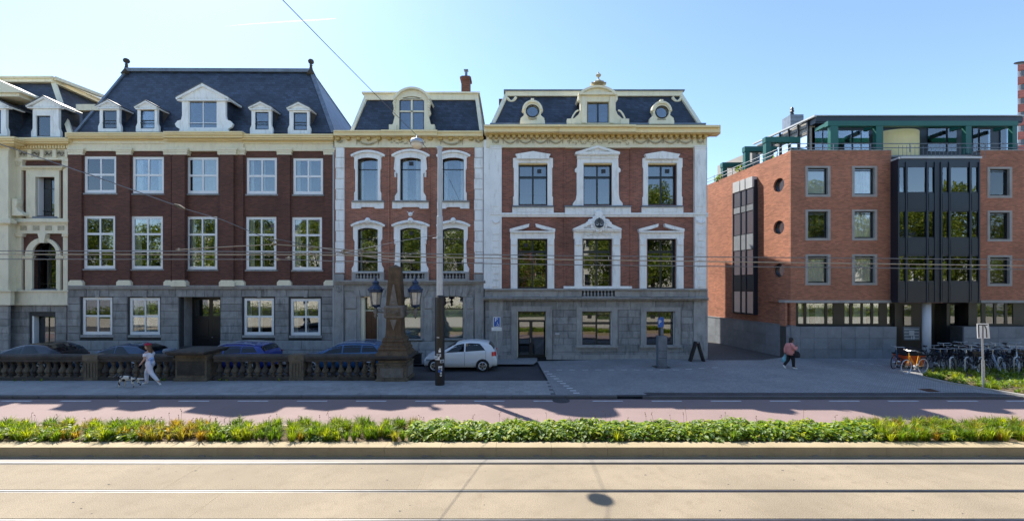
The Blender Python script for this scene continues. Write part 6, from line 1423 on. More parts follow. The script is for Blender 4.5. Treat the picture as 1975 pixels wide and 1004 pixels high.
o = MB(); o.tube([W(-120, 244, 13), W(0, 278, 12.6), W(180, 339, 12), W(345, 398, 11.5)], .014, 5); o.tube([W(355, 402, 11.5), W(430, 424, 11.2), W(530, 466, 10.8)], .010, 5); o.build('cable', 'zinc', sp_)
o = MB(); o.tube([W(336, 394, 11.5), W(346, 398, 11.5), W(357, 403, 11.4)], [.02, .05, .02], 8); o.build('insulator', 'oldstone', sp_)
def wire(label, pts, r=.011, m='pale'):
    t = thing('tram_wire', label, 'tram wire', pts[len(pts)//2], 'overhead tram wires'); o = MB(); o.tube(pts, r, 5); o.build('cable', m, t); return t
wire('top contact wire of the three parallel tram wires', [W(-60, 483.5, 10.4), W(345, 484, 10.4), W(650, 487, 10.4), W(1100, 493, 10.4), W(2050, 501, 10.4)], .011, 'zinc')
wire('middle contact wire of the three parallel tram wires', [W(-60, 490, 9.6), W(600, 491, 9.6), W(1100, 500.5, 9.6), W(2050, 513, 9.6)], .012)
wire('lowest contact wire of the three parallel tram wires', [W(-60, 499.5, 9.2), W(540, 500, 9.2), W(640, 503, 9.2), W(1100, 510.5, 9.2), W(2050, 520, 9.2)], .010, 'zinc')
wt = wire('slack tram wire joined by insulators in front of the brick house', [W(345, 481, 10), W(430, 476, 10), W(530, 471, 10), W(640, 479, 10), W(740, 487, 10)], .011)
wire('short slanting tram wire between the brick and narrow houses', [W(535, 461, 10), W(600, 474, 10), W(690, 492, 9.8), W(760, 502, 9.6), W(800, 502, 9.4)], .009, 'zinc')
wire('thin wire from the grey pole sloping left over the narrow house', [W(846, 452, 17.6), W(760, 467, 14), W(650, 490, 10.4)], .009, 'zinc')
random.seed(8)
for (px, py, D) in ((345, 481, 10), (375, 480, 10), (530, 471, 10), (534, 463, 10), (535, 500, 9.2), (557, 497, 9.3), (600, 480, 10), (600, 489, 10), (664, 484, 10), (666, 489, 10), (695, 488, 9.9), (700, 484, 9.9), (790, 503, 9.5)):
    o = MB(); c_ = W(px, py, D); o.ball(c_, .03, 7, 5, (1.3, .7, 1)); o.bar((c_[0]-.07, c_[1], c_[2]), (c_[0]+.07, c_[1], c_[2]), .02); o.build('wire_clamp', 'pale' if px % 2 else 'oldstone', wt)
# ------------------------------------------------------------ signs, meter, A-board
def Gs(px, py): a = Gp(px, py); return a
pD = 23.3; sx = (958-CX)*pD/F
ps = thing('parking_sign', 'blue disabled parking sign with white plate beneath, left of the glazed door', 'sign', (sx, pD, .1)); S_ = Fac(pD, ps)
o = MB(); o.tube([(sx, pD+.04, .1), (sx, pD+.04, S_.z(611))], .03, 8); o.build('post', 'steel', ps)
o = MB(); S_.box('', '', 951.5, 965, 611, 630, 0, -.02, mb=o); o.build('sign_border', 'white', ps)
o = MB(); S_.box('', '', 952.4, 964.1, 611.9, 629.1, .004, 0, mb=o); pn = o.build('sign_panel', 'signblue', ps)
o = MB(); S_.box('', '', 948, 967.5, 630.8, 637.5, 0, -.02, mb=o); o.build('lower_plate', 'white', ps)
text('P', sx-.03, pD-.01, S_.z(616.5), .3, 'white', ps)
o = MB(); wx, wz = S_.x(960), S_.z(625.5); o.tube([(wx+.055*math.cos(t), pD-.012, wz-.03+.055*math.sin(t)) for t in np.linspace(1.2, 6.6, 12)], .009, 4); o.tube([(wx-.02, pD-.012, wz+.1), (wx-.015, pD-.012, wz+.02), (wx+.05, pD-.012, wz+.02), (wx+.08, pD-.012, wz-.05)], .011, 4); o.ball((wx-.02, pD-.012, wz+.125), .018, 6, 4); o.build('wheelchair_symbol', 'white', ps)
o = MB(); 
for k in range(6): xx = S_.x(952+k*2.4); o.bar((xx, pD-.006, S_.z(635.5-(k % 3)*.8)), (xx+.05, pD-.006, S_.z(634-(k % 2))), .014, .004)
o.build('plate_marks', 'black', ps)
mD = Gp(1278, 709)[1]; mx_ = (1278.5-CX)*mD/F
pm = thing('parking_meter', 'blue grey parking ticket machine with P sign on top, before the wide house', 'parking meter', (mx_, mD, .1)); S_ = Fac(mD, pm)
o = MB(); o.box(S_.x(1270), S_.x(1287), mD, mD+.36, .1, S_.z(648)); bevel(o.build('cabinet', 'lead', pm), .02)
for q_ in (676, 690): o = MB(); o.box(S_.x(1270.5), S_.x(1286.5), mD-.004, mD, S_.z(q_)-.008, S_.z(q_)+.008); o.build('panel_joint', 'black', pm)
o = MB(); o.box(S_.x(1264), S_.x(1294), mD-.05, mD+.5, .1, .115); o.build('foot_plate', 'black', pm)
o = MB(); o.box(S_.x(1276), S_.x(1281), mD+.1, mD+.2, S_.z(648), S_.z(628)); o.build('neck', 'lead', pm)
o = MB(); o.box(S_.x(1270), S_.x(1276.5), mD+.06, mD+.12, S_.z(631), S_.z(613)); o.box(S_.x(1276.5), S_.x(1281), mD+.06, mD+.3, S_.z(630), S_.z(612)); hd = o.build('sign_box', 'signblue', pm)
text('P', S_.x(1273.4), mD+.05, S_.z(621.5), .3, 'white', pm)
aD = Gp(1345, 697)[1]; ab = thing('sandwich_board', 'black A-frame pavement board near the right corner of the wide house', 'sandwich board', (carX(1346, aD), aD, .1)); S_ = Fac(aD, ab)
for s in (-1, 1):
    bx = S_.x(1346+s*13); tx = S_.x(1346+s*1.5); o = MB(); o.prism([[(bx-.05, .1), (bx+.05, .1), (tx+.05, S_.z(659)), (tx-.05, S_.z(659))]], aD, aD+.3); o.build('board_panel', 'black', ab)
o = MB(); o.tube([(S_.x(1346), aD-.02, S_.z(660)), (S_.x(1346), aD+.32, S_.z(660))], .035, 6); o.build('hinge', 'steel', ab)
wD = Gp(1899, 749)[1]; wx_ = carX(1897.5, wD)
ws = thing('white_sign', 'white rectangular sign with black line symbol on a leaning pole in the lawn bed', 'sign', (wx_, wD, .12)); S_ = Fac(wD, ws)
o = MB(); o.tube([(S_.x(1899), wD+.04, .1), (S_.x(1898), wD+.04, 1.25)], .05, 10); o.tube([(S_.x(1898), wD+.04, 1.2), (S_.x(1895.5), wD+.04, S_.z(628))], .032, 10); o.build('post', 'steel', ws)
o = MB(); o.prism([[(S_.x(1885.5), S_.z(652)), (S_.x(1909.5), S_.z(652)), (S_.x(1907), S_.z(623.5)), (S_.x(1884.5), S_.z(623.5))]], wD, wD+.015); o.build('sign_panel', 'white', ws)
o = MB(); Y = wD-.008
for p, q in (((1888, 650), (1887, 626)), ((1887, 626), (1904, 626)), ((1895.5, 652), (1895.5, 626)), ((1903, 650.5), (1902, 634)), ((1902, 634), (1898.5, 627))): o.bar((S_.x(p[0]), Y, S_.z(p[1])), (S_.x(q[0]), Y, S_.z(q[1])), .035, .01, up=(0, 1, 0))
o.build('line_symbol', 'black', ws)
# far lamp tip at the right edge
st_ = thing('far_street_lamp', 'flat dark lamp head jutting in at the upper right edge', 'street lamp', (34.5, 28, 0)); o = MB(); o.tube([(35.2, 28.6, 0), (35.2, 28.6, 18.9)], .1, 8); o.build('pole', 'dframe', st_); o = MB(); q = W(1969, 117, 28); o.ball((q[0]+.35, 28.3, q[2]), .35, 10, 5, (1.3, .6, .16)); o.build('lamp_head', 'dframe', st_)
# ------------------------------------------------------------ bicycles
def make_bike(label, fm, basket=None, white_tyres=False):
    root = thing('bicycle', label, 'bicycle', (0, 0, 0)); r_ = .33
    for wx in (0, 1.08):
        o = MB(); o.tube([(wx+r_*math.cos(t), 0, r_+r_*math.sin(t)) for t in np.linspace(0, 2*math.pi, 25)], .02, 6, cap=False); wh = o.build('wheel', 'cwhite' if white_tyres else 'tyre', root, origin=(0, 0, 0))
        o = MB()
        for k in range(12): t = 2*math.pi*k/12; o.tube([(wx, 0, r_), (wx+(r_-.02)*math.cos(t), 0, r_+(r_-.02)*math.sin(t))], .0035, 3)
        o.tube([(wx+(r_-.022)*math.cos(t), 0, r_+(r_-.022)*math.sin(t)) for t in np.linspace(0, 2*math.pi, 21)], .011, 4, cap=False); o.tube([(wx, -.05, r_), (wx, .05, r_)], .025, 6); o.build('spokes', 'alloy', wh, origin=(0, 0, 0))
    o = MB(); bb = (.62, 0, .30); sh = (.78, 0, .80); hd_ = (.22, 0, .82); hl_ = (.19, 0, .68)
    for p, q, w_ in ((hd_, bb, .022), (sh, bb, .02), (hl_, (.60, 0, .36), .02), (bb, (1.08, .04, .33), .013), (bb, (1.08, -.04, .33), .013), (sh, (1.08, .04, .33), .011), (sh, (1.08, -.04, .33), .011), ((.17, 0, .95), hl_, .022), (hl_, (.0, .05, .33), .014), (hl_, (0, -.05, .33), .014)): o.tube([p, q], w_, 6)
    o.build('frame', fm, root, origin=(0, 0, 0))
    o = MB(); o.tube([(.17, 0, .95), (.155, 0, 1.08)], .014, 6); o.tube([(.34, .27, 1.08), (.2, .24, 1.12), (.14, .1, 1.1), (.14, -.1, 1.1), (.2, -.24, 1.12), (.34, -.27, 1.08)], .012, 6); o.build('handlebar', 'alloy', root, origin=(0, 0, 0))
    o = MB(); o.tube([(.78, 0, .8), (.80, 0, .95)], .014, 6); o.ball((.86, 0, .97), .13, 8, 5, (1.1, .75, .35)); o.build('saddle', 'black', root, origin=(0, 0, 0))
    o = MB(); o.tube([(1.08+.36*math.cos(t), 0, .33+.36*math.sin(t)) for t in np.linspace(.2, 2.9, 9)], .018, 5); o.build('mudguard', 'black', root, origin=(0, 0, 0)); o = MB(); o.tube([(.36*math.cos(t), 0, .33+.36*math.sin(t)) for t in np.linspace(.9, 3.0, 7)], .018, 5); o.build('mudguard', 'black', root, origin=(0, 0, 0))
    o = MB(); o.box(.85, 1.35, -.06, .06, .72, .74); o.tube([(1.3, 0, .73), (1.1, .05, .33)], .008, 4); o.build('rear_rack', 'black', root, origin=(0, 0, 0))
    o = MB(); o.tube([(.62, -.07, .30), (.62, .07, .30)], .085, 10); o.bar((.62, .08, .3), (.7, .08, .15), .02); o.bar((.62, -.08, .3), (.54, -.08, .45), .02); o.box(.66, .74, .06, .16, .13, .15); o.box(.5, .58, -.16, -.06, .44, .46); o.build('crank', 'steel', root, origin=(0, 0, 0))
    if basket:
        o = MB(); o.box(-.22, .12, -.2, .2, .78, 1.0); o.build('crate', basket, root, origin=(0, 0, 0))
    return root
protos = [make_bike('x', 'bikedark'), make_bike('x', 'bikeblue'), make_bike('x', 'bikesilver'), make_bike('x', 'bikedark', 'black')]
names = ['black bicycle', 'dark blue bicycle', 'silver bicycle', 'black bicycle with front crate']
random.seed(31); nb = 0; used_ = [0]*4
xs_ = [carX(p, 20.9) for p in (1806, 1821, 1836, 1848, 1858, 1869, 1880, 1891, 1903, 1912, 1922, 1931, 1940, 1949, 1957, 1964, 1972)]
ki = [0, 0, 1, 0, 2, 3, 0, 1, 2, 0, 1, 0, 0, 2, 1, 3, 0]
where = ['beside the white column', 'just right of the white column', 'third from the white column', 'in front of the dark doorway', 'at the first rack hoop', 'beside the second rack hoop', 'behind the second rack hoop', 'just left of the white sign pole', 'directly behind the white sign pole', 'just right of the white sign pole', 'second to the right of the sign pole', 'third to the right of the sign pole', 'fourth to the right of the sign pole', 'with raised front wheel in the right part of the rack', 'third from the right edge of the photo', 'second from the right edge of the photo', 'cut by the right edge of the photo']
for i, x in enumerate(xs_):
    p_ = protos[ki[i]]; b = p_ if not used_[ki[i]] else copy_tree(p_); used_[ki[i]] = 1
    b.location = (x+random.uniform(-.05, .05), 20.6+random.uniform(-.1, .3), .1+(.22 if i in (4, 7, 9, 13) else 0)); b.rotation_euler = (random.uniform(-.12, .12), (.2 if i in (4, 9, 13) else 0), R(58+random.uniform(-16, 22))+(math.pi if i % 5 == 3 else 0))
    b['label'] = names[ki[i]]+' '+where[i]; b['group'] = 'bicycles parked at the racks'
oranbike = make_bike('orange bicycle with white tyres standing apart at the left of the bike racks', 'orange', None, True); oranbike['group'] = 'bicycles by the entrance'
g0 = Gp(1748, 720); oranbike.location = (g0[0], g0[1], .1); oranbike.rotation_euler = (0, .0, R(14))
b2 = copy_tree(protos[1]); g0 = Gp(1727, 711); b2.location = (g0[0], g0[1]+.1, .1); b2.rotation_euler = (.05, 0, R(28)); b2['label'] = 'leftmost dark blue bicycle leaning behind the orange one'; b2['group'] = 'bicycles by the entrance'
cg = thing('cargo_trike', 'cargo bike with open orange red box beside the orange bicycle', 'cargo bike', (0, 0, 0)); o = MB()
g0 = Gp(1774, 713); gx, gy = g0[0], g0[1]+.2
o.prism([[(gx-.42, .28), (gx+.42, .28), (gx+.5, .8), (gx-.5, .8)]], gy, gy+.75); o.build('cargo_box', 'orangered', cg); o = MB(); o.box(gx-.53, gx+.53, gy-.02, gy+.78, .78, .84); o.build('box_rim', 'black', cg)
o = MB(); o.prism([[(gx-.45, .84), (gx+.45, .84), (gx+.2, 1.12), (gx-.3, 1.15)]], gy+.1, gy+.7); o.build('rain_cover', 'cblack', cg)
for s in (-1, 1): o = MB(); o.tube([(gx+s*.5+.25*math.cos(t)*0, gy+.35+.25*math.cos(t), .35+.25*math.sin(t)) for t in np.linspace(0, 2*math.pi, 20)], .025, 6); o.build('wheel', 'tyre', cg)
o = MB(); o.tube([(gx+.4, gy+.3, .4), (gx+1.0, gy+.35, .4), (gx+1.25, gy+.35, .95)], .025, 6); o.tube([(gx+.3, gy+.1, 1.15), (gx+.3, gy+.7, 1.15)], .015, 6); o.tube([(gx+1.5+.3*math.cos(t), gy+.35, .4+.3*math.sin(t)) for t in np.linspace(0, 2*math.pi, 20)], .02, 6); o.build('frame', 'bikedark', cg)
random.seed(77)
for i in range(11):
    p_ = protos[(0, 0, 1, 0, 3, 0, 2, 0, 1, 0, 0)[i]]; b = copy_tree(p_); b.location = (carX(1812+i*15.5, 21.6)+random.uniform(-.1, .1), 21.7+random.uniform(-.1, .3), .1+(.15 if i % 3 == 1 else 0)); b.rotation_euler = (random.uniform(-.15, .15), 0, R(62+random.uniform(-20, 20))+(math.pi if i % 2 else 0)); b['label'] = ORD[i]+' bicycle from the left in the rear row at the racks'; b['group'] = 'bicycles in the rear row'
rk = thing('bike_rack', 'steel hoop bike rack among the bicycles', 'bike rack', (carX(1870, 20.4), 20.4, .1))
for px in (1832, 1861, 1888, 1925, 1955):
    x = carX(px, 20.3); o = MB(); o.tube([(x-.1, 20.2, .1), (x-.05, 20.25, .75), (x+.05, 20.3, .86), (x+.2, 20.35, .86), (x+.35, 20.4, .7), (x+.55, 20.5, .1)], .03, 8); o.build('hoop', 'steel', rk)
o = MB(); o.bar((carX(1820, 20.4), 20.5, .2), (carX(1972, 20.4), 20.5, .2), .04); o.build('base_rail', 'steel', rk)
# ------------------------------------------------------------ figures
def skin(name, m, joints, edges, parent, sub=2, root_i=None):
    """joints [(x,y,z,rx,ry)]"""
    me = bpy.data.meshes.new(name); me.from_pydata([j[:3] for j in joints], edges, []); o_ = link(name, me, wl(parent) if parent else (0, 0, 0), parent)
    o_.location = (0, 0, 0); WL[o_.name] = Vector((0, 0, 0)); me.materials.append(M[m])
    mo = o_.modifiers.new('skin', 'SKIN'); mo.use_smooth_shade = True
    for i, j in enumerate(joints):
        sv = me.skin_vertices[0].data[i]; sv.radius = (j[3], j[4] if len(j) > 4 else j[3]); sv.use_root = (i == (root_i if root_i is not None else (1 if name in ("trousers", "jacket") else 0)))
    su = o_.modifiers.new('sub', 'SUBSURF'); su.levels = sub; su.render_levels = sub
    return o_
def chain(pts, base=0): return pts, [(base+i, base+i+1) for i in range(len(pts)-1)]
def person(root, S, J, skinm, topm, botm, shoem, hairm):
    """J: dict of joint positions in metres (x forward = -X because both walk left); builds body, clothes, head"""
    def P(k): return J[k]
    # body skin: one continuous figure
    ks = ['pelvis', 'waist', 'chest', 'neckb', 'neck', 'shL', 'elL', 'wrL', 'shR', 'elR', 'wrR', 'hipL', 'knL', 'anL', 'toL', 'hipR', 'knR', 'anR', 'toR']
    J['band'] = (J['waist'][0]*.5+J['pelvis'][0]*.5, 0, J['waist'][2]*.6+J['pelvis'][2]*.4)
    rad = dict(band=(.125, .10), hem=(.16, .13), pelvis=(.13, .10), waist=(.105, .085), chest=(.13, .095), neckb=(.06, .055), neck=(.045, .045), shL=(.052,)*2, elL=(.04,)*2, wrL=(.027,)*2, shR=(.052,)*2, elR=(.04,)*2, wrR=(.027,)*2, hipL=(.095,)*2, knL=(.062,)*2, anL=(.04,)*2, toL=(.032,)*2, hipR=(.095,)*2, knR=(.062,)*2, anR=(.04,)*2, toR=(.032,)*2)
    id_ = {k: i for i, k in enumerate(ks)}
    E = [('pelvis', 'waist'), ('waist', 'chest'), ('chest', 'neckb'), ('neckb', 'neck'), ('chest', 'shL'), ('shL', 'elL'), ('elL', 'wrL'), ('chest', 'shR'), ('shR', 'elR'), ('elR', 'wrR'), ('pelvis', 'hipL'), ('hipL', 'knL'), ('knL', 'anL'), ('anL', 'toL'), ('pelvis', 'hipR'), ('hipR', 'knR'), ('knR', 'anR'), ('anR', 'toR')]
    bd = skin('body', skinm, [(*P(k), *rad[k]) for k in ks], [(id_[a], id_[b]) for a, b in E], root)
    def cloth(name, m, keys, es, grow, cut=None):
        ii = {k: i for i, k in enumerate(keys)}; pos = []
        for k in keys:
            r_ = rad.get(k, (.05, .05)); g_ = grow if not isinstance(grow, dict) else grow.get(k, .015); pos.append((*(cut[k] if cut and k in cut else P(k)), r_[0]+g_, r_[-1]+g_))
        return skin(name, m, pos, [(ii[a], ii[b]) for a, b in es], root)
    return bd, cloth, rad
def hand(root, w, d, m, s=1):
    w = Vector(w); d = Vector(d).normalized(); sd_ = d.cross(Vector((1, 0, 0))).normalized() if abs(d.x) < .9 else Vector((0, 1, 0)); 
    o = MB(); o.tube([w, w+d*.04, w+d*.085], [.024, .034, .03], 8)
    for k in range(4): b = w+d*.08+sd_*(-.024+.016*k); L_h = (.06, .07, .066, .05)[k]; o.tube([b, b+d*L_h*.5, b+d*L_h+Vector((-.015, 0, 0))], [.0085, .008, .006], 5)
    o.tube([w+d*.025+sd_*-.025, w+d*.06+sd_*-.05, w+d*.085+sd_*-.052], [.011, .01, .007], 5)
    return o.build('hand', m, root, smooth=True)
def head(root, c, m, hair, facing=-1, beret=None, long=False, tilt=0):
    c = Vector(c); o = MB(); o.ball(c, .105, 16, 12, (1, .80, 1.18))
    f = facing
    o.ball(c+Vector((f*.045, 0, -.075)), .055, 10, 6, (1, .85, .8)); o.tube([c+Vector((f*.10, 0, .01)), c+Vector((f*.128, 0, -.025)), c+Vector((f*.10, 0, -.035))], [.01, .014, .01], 6)
    for s in (-1, 1): o.ball(c+Vector((-f*.005, s*.083, -.01)), .022, 6, 4, (1, .4, 1.3))
    hd_ = o.build('head', m, root, smooth=True)
    for s in (-1, 1): o = MB(); o.ball(c+Vector((f*.09, s*.033, .012)), .012, 6, 4); o.build('eye', 'hairB', hd_)
    o = MB(); o.box(c.x+f*.098, c.x+f*.104, c.y-.024, c.y+.024, c.z-.062, c.z-.056); o.build('mouth', 'cred', hd_)
    o = MB(); o.ball(c+Vector((-f*.022, 0, .03)), .112, 14, 9, (1, .86, 1.06)); 
    if long == 2: o.tube([c+Vector((-f*.03, 0, .0)), c+Vector((-f*.06, 0, -.1)), c+Vector((-f*.09, 0, -.2))], [.09, .08, .04], 10)
    elif long:
        o.tube([c+Vector((-f*.04, 0, .0)), c+Vector((-f*.08, 0, -.12)), c+Vector((-f*.12, 0, -.25)), c+Vector((-f*.14, .01, -.36))], [.09, .085, .07, .03], 10)
    o.build('hair', hair, root, smooth=True)
    if beret:
        o = MB(); o.ball(c+Vector((-f*.0, 0, .095)), .125, 14, 7, (1.08, 1, .5)); o.ball(c+Vector((f*.02, 0, .155)), .03, 6, 4, (.6, .6, 1)); o.build('beret', beret, root, smooth=True)
    return hd_
def shoe(root, an, toe, m):
    an, toe = Vector(an), Vector(toe); d = (toe-an); d.normalize(); h = an-Vector((0, 0, .03)); o = MB()
    o.tube([h-d*.05, h-d*.0, h+d*.09, h+d*.17, h+d*.2], [.03, .044, .04, .034, .015], 8); return o.build('shoe', m, root, smooth=True)
# woman walking left with a dog
g0 = Gp(287, 741); wX, wY, wZ = g0[0], g0[1]+.05, .1
w1 = thing('person', 'woman in white off-shoulder top and white trousers with red beret, striding left', 'person', (wX, wY, wZ))
WL[w1.name] = Vector((wX, wY, wZ))
J = dict(pelvis=(.02, 0, .90), waist=(.0, 0, 1.08), chest=(-.03, 0, 1.28), neckb=(-.04, 0, 1.42), neck=(-.06, 0, 1.50), shL=(-.04, -.17, 1.36), elL=(-.02, -.24, 1.10), wrL=(-.18, -.22, .93), shR=(-.02, .17, 1.36), elR=(-.10, .22, 1.12), wrR=(-.22, .18, 1.14), hipL=(.03, -.095, .86), knL=(.12, -.09, .50), anL=(.42, -.08, .16), toL=(.50, -.08, .06), hipR=(.0, .095, .86), knR=(-.22, .09, .50), anR=(-.20, .08, .09), toR=(-.34, .08, .045))
bd, cloth, rad = person(w1, 1, J, 'skin', 'cwhite', 'cwhite', 'white', 'hair')
for L_s in 'LR': limb('trouser_leg', 'cwhite', [Vector(J['hip'+L_s])+Vector((0, 0, .06)), J['hip'+L_s], J['kn'+L_s], J['an'+L_s]], [.11, .125, .088, .062], w1)
loft('trousers', 'cwhite', [(.03, 0, .78, .10, .12), (.03, 0, .86, .155, .175), (.02, 0, .94, .15, .17), (.01, 0, 1.03, .125, .145)], w1)
loft('blouse', 'cwhite', [(.01, 0, .98, .135, .155), (.0, 0, 1.08, .118, .14), (-.02, 0, 1.18, .135, .165), (-.03, 0, 1.27, .145, .20), (-.035, 0, 1.33, .12, .205), (-.035, 0, 1.35, .10, .19)], w1)
for sg, L_s in ((-1, 'L'), (1, 'R')): limb('sleeve', 'cwhite', [Vector(J['sh'+L_s])+Vector((0, 0, -.05)), Vector(J['sh'+L_s]).lerp(Vector(J['el'+L_s]), .6)], [.085, .075], w1)
o = MB(); o.tube([(.15, -.06, 1.06), (.19, -.10, 1.12), (.24, -.12, 1.10)], [.02, .05, .02], 7); o.tube([(.13, -.08, 1.05), (.15, -.15, 1.10), (.17, -.19, 1.04)], [.02, .045, .02], 7); o.tube([(.13, -.1, 1.04), (.17, -.12, .94), (.19, -.12, .84)], [.02, .035, .012], 6); 
o.lathe([(.138, 0), (.142, .05), (.13, .12), (.128, .16)], (.015, 0, .98), 14)
k_ = o.build('waist_bow', 'cblue', w1, smooth=True, origin=(0, 0, 0)); k_.location = (0, 0, 0)
for ch in (head(w1, (-.085, 0, 1.60), 'skin', 'hair', -1, 'cred', True),): pass
hand(w1, (-.18, -.22, .93), (-.6, 0, -.8), 'skin'); hand(w1, (-.22, .18, 1.14), (-1, 0, 0), 'skin')
shoe(w1, J['anL'], J['toL'], 'white'); shoe(w1, J['anR'], J['toR'], 'white')
def fixloc(root):   # parts were modelled round the root: strip the world offset
    for ch in root.children_recursive:
        if ch.type == 'MESH' and ch.modifiers: continue
fig_roots = [w1]
# dog
d0 = Gp(247, 747); dg = thing('dog', 'black and white dog with a dark harness walking left ahead of the woman', 'dog', (0, 0, 0))
DJ = [(0, 0, .40, .10, .115), (.16, 0, .42, .085, .10), (.28, 0, .42, .08, .085), (-.14, 0, .41, .11, .13), (-.26, 0, .42, .085, .1), (-.36, 0, .47, .055, .06), (-.43, 0, .50, .055, .055), (-.52, 0, .47, .042, .04), (-.60, 0, .45, .025, .022),
      (-.26, -.07, .34, .045, .04), (-.33, -.07, .20, .036, .034), (-.30, -.07, .10, .028, .026), (-.36, -.07, .025, .022, .018), (-.25, .07, .34, .045, .04), (-.19, .07, .20, .036, .034), (-.22, .07, .09, .028, .026), (-.25, .07, .025, .022, .018),
      (.30, -.07, .34, .055, .05), (.24, -.07, .24, .05, .045), (.34, -.07, .14, .028, .026), (.30, -.07, .025, .022, .018), (.31, .07, .34, .055, .05), (.36, .07, .24, .05, .045), (.47, .07, .15, .028, .026), (.44, .07, .025, .022, .018),
      (.38, 0, .40, .03, .03), (.48, 0, .36, .045, .05), (.62, 0, .37, .045, .05), (.70, 0, .40, .01, .01)]
DE = [(0, 1), (1, 2), (0, 3), (3, 4), (4, 5), (5, 6), (6, 7), (7, 8), (4, 9), (9, 10), (10, 11), (11, 12), (4, 13), (13, 14), (14, 15), (15, 16), (2, 17), (17, 18), (18, 19), (19, 20), (2, 21), (21, 22), (22, 23), (23, 24), (2, 25), (25, 26), (26, 27), (27, 28)]
db = skin('body', 'furW', DJ, DE, dg)
o = MB(); o.ball((-.47, 0, .50), .082, 12, 8, (1.15, .85, 1)); o.tube([(-.50, 0, .485), (-.57, 0, .465), (-.635, 0, .45)], [.055, .045, .028], 9); dh = o.build('head', 'hairB', dg, origin=(0, 0, 0), smooth=True)
m_ = M['furW']; t_ = m_.node_tree; pr_ = t_.nodes['Principled BSDF']; tc = nd(t_, 'ShaderNodeTexCoord'); se = nd(t_, 'ShaderNodeSeparateXYZ'); t_.links.new(tc.outputs['Object'], se.inputs[0])
no = nd(t_, 'ShaderNodeTexNoise'); no.inputs['Scale'].default_value = 5.5; t_.links.new(tc.outputs['Object'], no.inputs['Vector'])
def mth(op, a, b):
    n = nd(t_, 'ShaderNodeMath', operation=op)
    for i, v in enumerate((a, b)):
        if isinstance(v, (int, float)): n.inputs[i].default_value = v
        else: t_.links.new(v, n.inputs[i])
    return n.outputs[0]
hdk = mth('LESS_THAN', se.outputs[0], -.40); bk1 = mth('GREATER_THAN', no.outputs[0], .565); tot = mth('MAXIMUM', hdk, bk1)
mx_n = nd(t_, 'ShaderNodeMix', data_type='RGBA'); t_.links.new(tot, mx_n.inputs[0]); mx_n.inputs[6].default_value = (.6, .56, .48, 1); mx_n.inputs[7].default_value = (.012, .012, .014, 1); t_.links.new(mx_n.outputs[2], pr_.inputs['Base Color'])
o = MB()
for s in (-1, 1): o.prism([[(-.45, .54), (-.39, .50), (-.40, .40), (-.47, .40)]], s*.066, s*.082)
o.build('ears', 'hairB', dg, origin=(0, 0, 0))
o = MB(); o.tube([(-.2, .115*math.sin(t), .41+.125*math.cos(t)) for t in np.linspace(0, 2*math.pi, 17)], .014, 5); o.tube([(-.34, .075*math.sin(t), .46+.09*math.cos(t)) for t in np.linspace(0, 2*math.pi, 17)], .014, 5); o.bar((-.34, 0, .55), (-.2, 0, .53), .04, .015); o.build('harness', 'cblack', dg, origin=(0, 0, 0))
o = MB(); o.ball((-.625, 0, .455), .014, 6, 4); o.build('nose', 'black', dg, origin=(0, 0, 0))
dg.location = (d0[0], d0[1], .1); dg.scale = (.95, 1.05, .95)
ls = thing('dog_lead', 'thin dark lead running from the dog up to the woman', 'dog lead', (d0[0], d0[1], .6))
o = MB(); o.tube([(d0[0]-.2, d0[1], .66), (d0[0]+.1, d0[1]+.04, .72), (d0[0]+.5, wY+.1, .92), (wX-.28, wY+.18, 1.22)], .006, 5); o.build('lead_strap', 'cblack', ls)
# person in pink jacket walking right-hand plaza
g0 = Gp(1524, 710); p2 = thing('person', 'dark haired person in pink jacket and black trousers carrying bags across the plaza', 'person', (g0[0], g0[1], .1))
pX, pY = g0; WL[p2.name] = Vector((pX, pY, .1))
J2 = dict(pelvis=(.03, 0, .82), waist=(.0, 0, .97), chest=(-.01, 0, 1.16), neckb=(.02, 0, 1.28), neck=(.04, 0, 1.33), shL=(-.02, -.17, 1.20), elL=(.08, -.25, .98), wrL=(.20, -.18, 1.10), shR=(-.02, .17, 1.20), elR=(-.1, .22, .96), wrR=(-.12, .2, .76), hipL=(.03, -.09, .78), knL=(.10, -.09, .44), anL=(.12, -.08, .09), toL=(.26, -.08, .045), hipR=(.0, .09, .78), knR=(-.02, .09, .45), anR=(-.26, .08, .15), toR=(-.19, .08, .04))
bd, cloth, rad = person(p2, 1, J2, 'skinD', 'cpink', 'cblack', 'white', 'hairB')
for L_s in 'LR':
    limb('trouser_leg', 'cblack', [Vector(J2['hip'+L_s])+Vector((0, 0, .06)), J2['hip'+L_s], J2['kn'+L_s], J2['an'+L_s]], [.10, .115, .085, .06], p2)
    limb('sleeve', 'cpink', [Vector(J2['sh'+L_s]).lerp(Vector(J2['chest']), .45)+Vector((0, 0, .03)), J2['sh'+L_s], J2['el'+L_s], J2['wr'+L_s]], [.05, .095, .08, .055], p2)
loft('jacket', 'cpink', [(.02, 0, .70, .17, .20), (.02, 0, .82, .185, .205), (.0, 0, .97, .165, .18), (-.01, 0, 1.10, .17, .20), (-.01, 0, 1.20, .145, .205), (.01, 0, 1.27, .10, .14), (.03, 0, 1.31, .065, .07)], p2)
head(p2, (.07, 0, 1.43), 'skinD', 'hairB', 1, None, 2)
hand(p2, (.20, -.18, 1.10), (.3, 0, 1), 'skinD'); hand(p2, (-.12, .2, .76), (-.1, 0, -1), 'skinD'); shoe(p2, J2['anL'], J2['toL'], 'white'); shoe(p2, J2['anR'], J2['toR'], 'white')
o = MB(); o.tube([(-.1, -.15, 1.25), (-.02, -.21, 1.1), (.12, -.2, .9), (.2, -.14, .74)], .014, 5); o.build('bag_strap', 'cblack', p2, origin=(0, 0, 0)).location = (0, 0, 0)
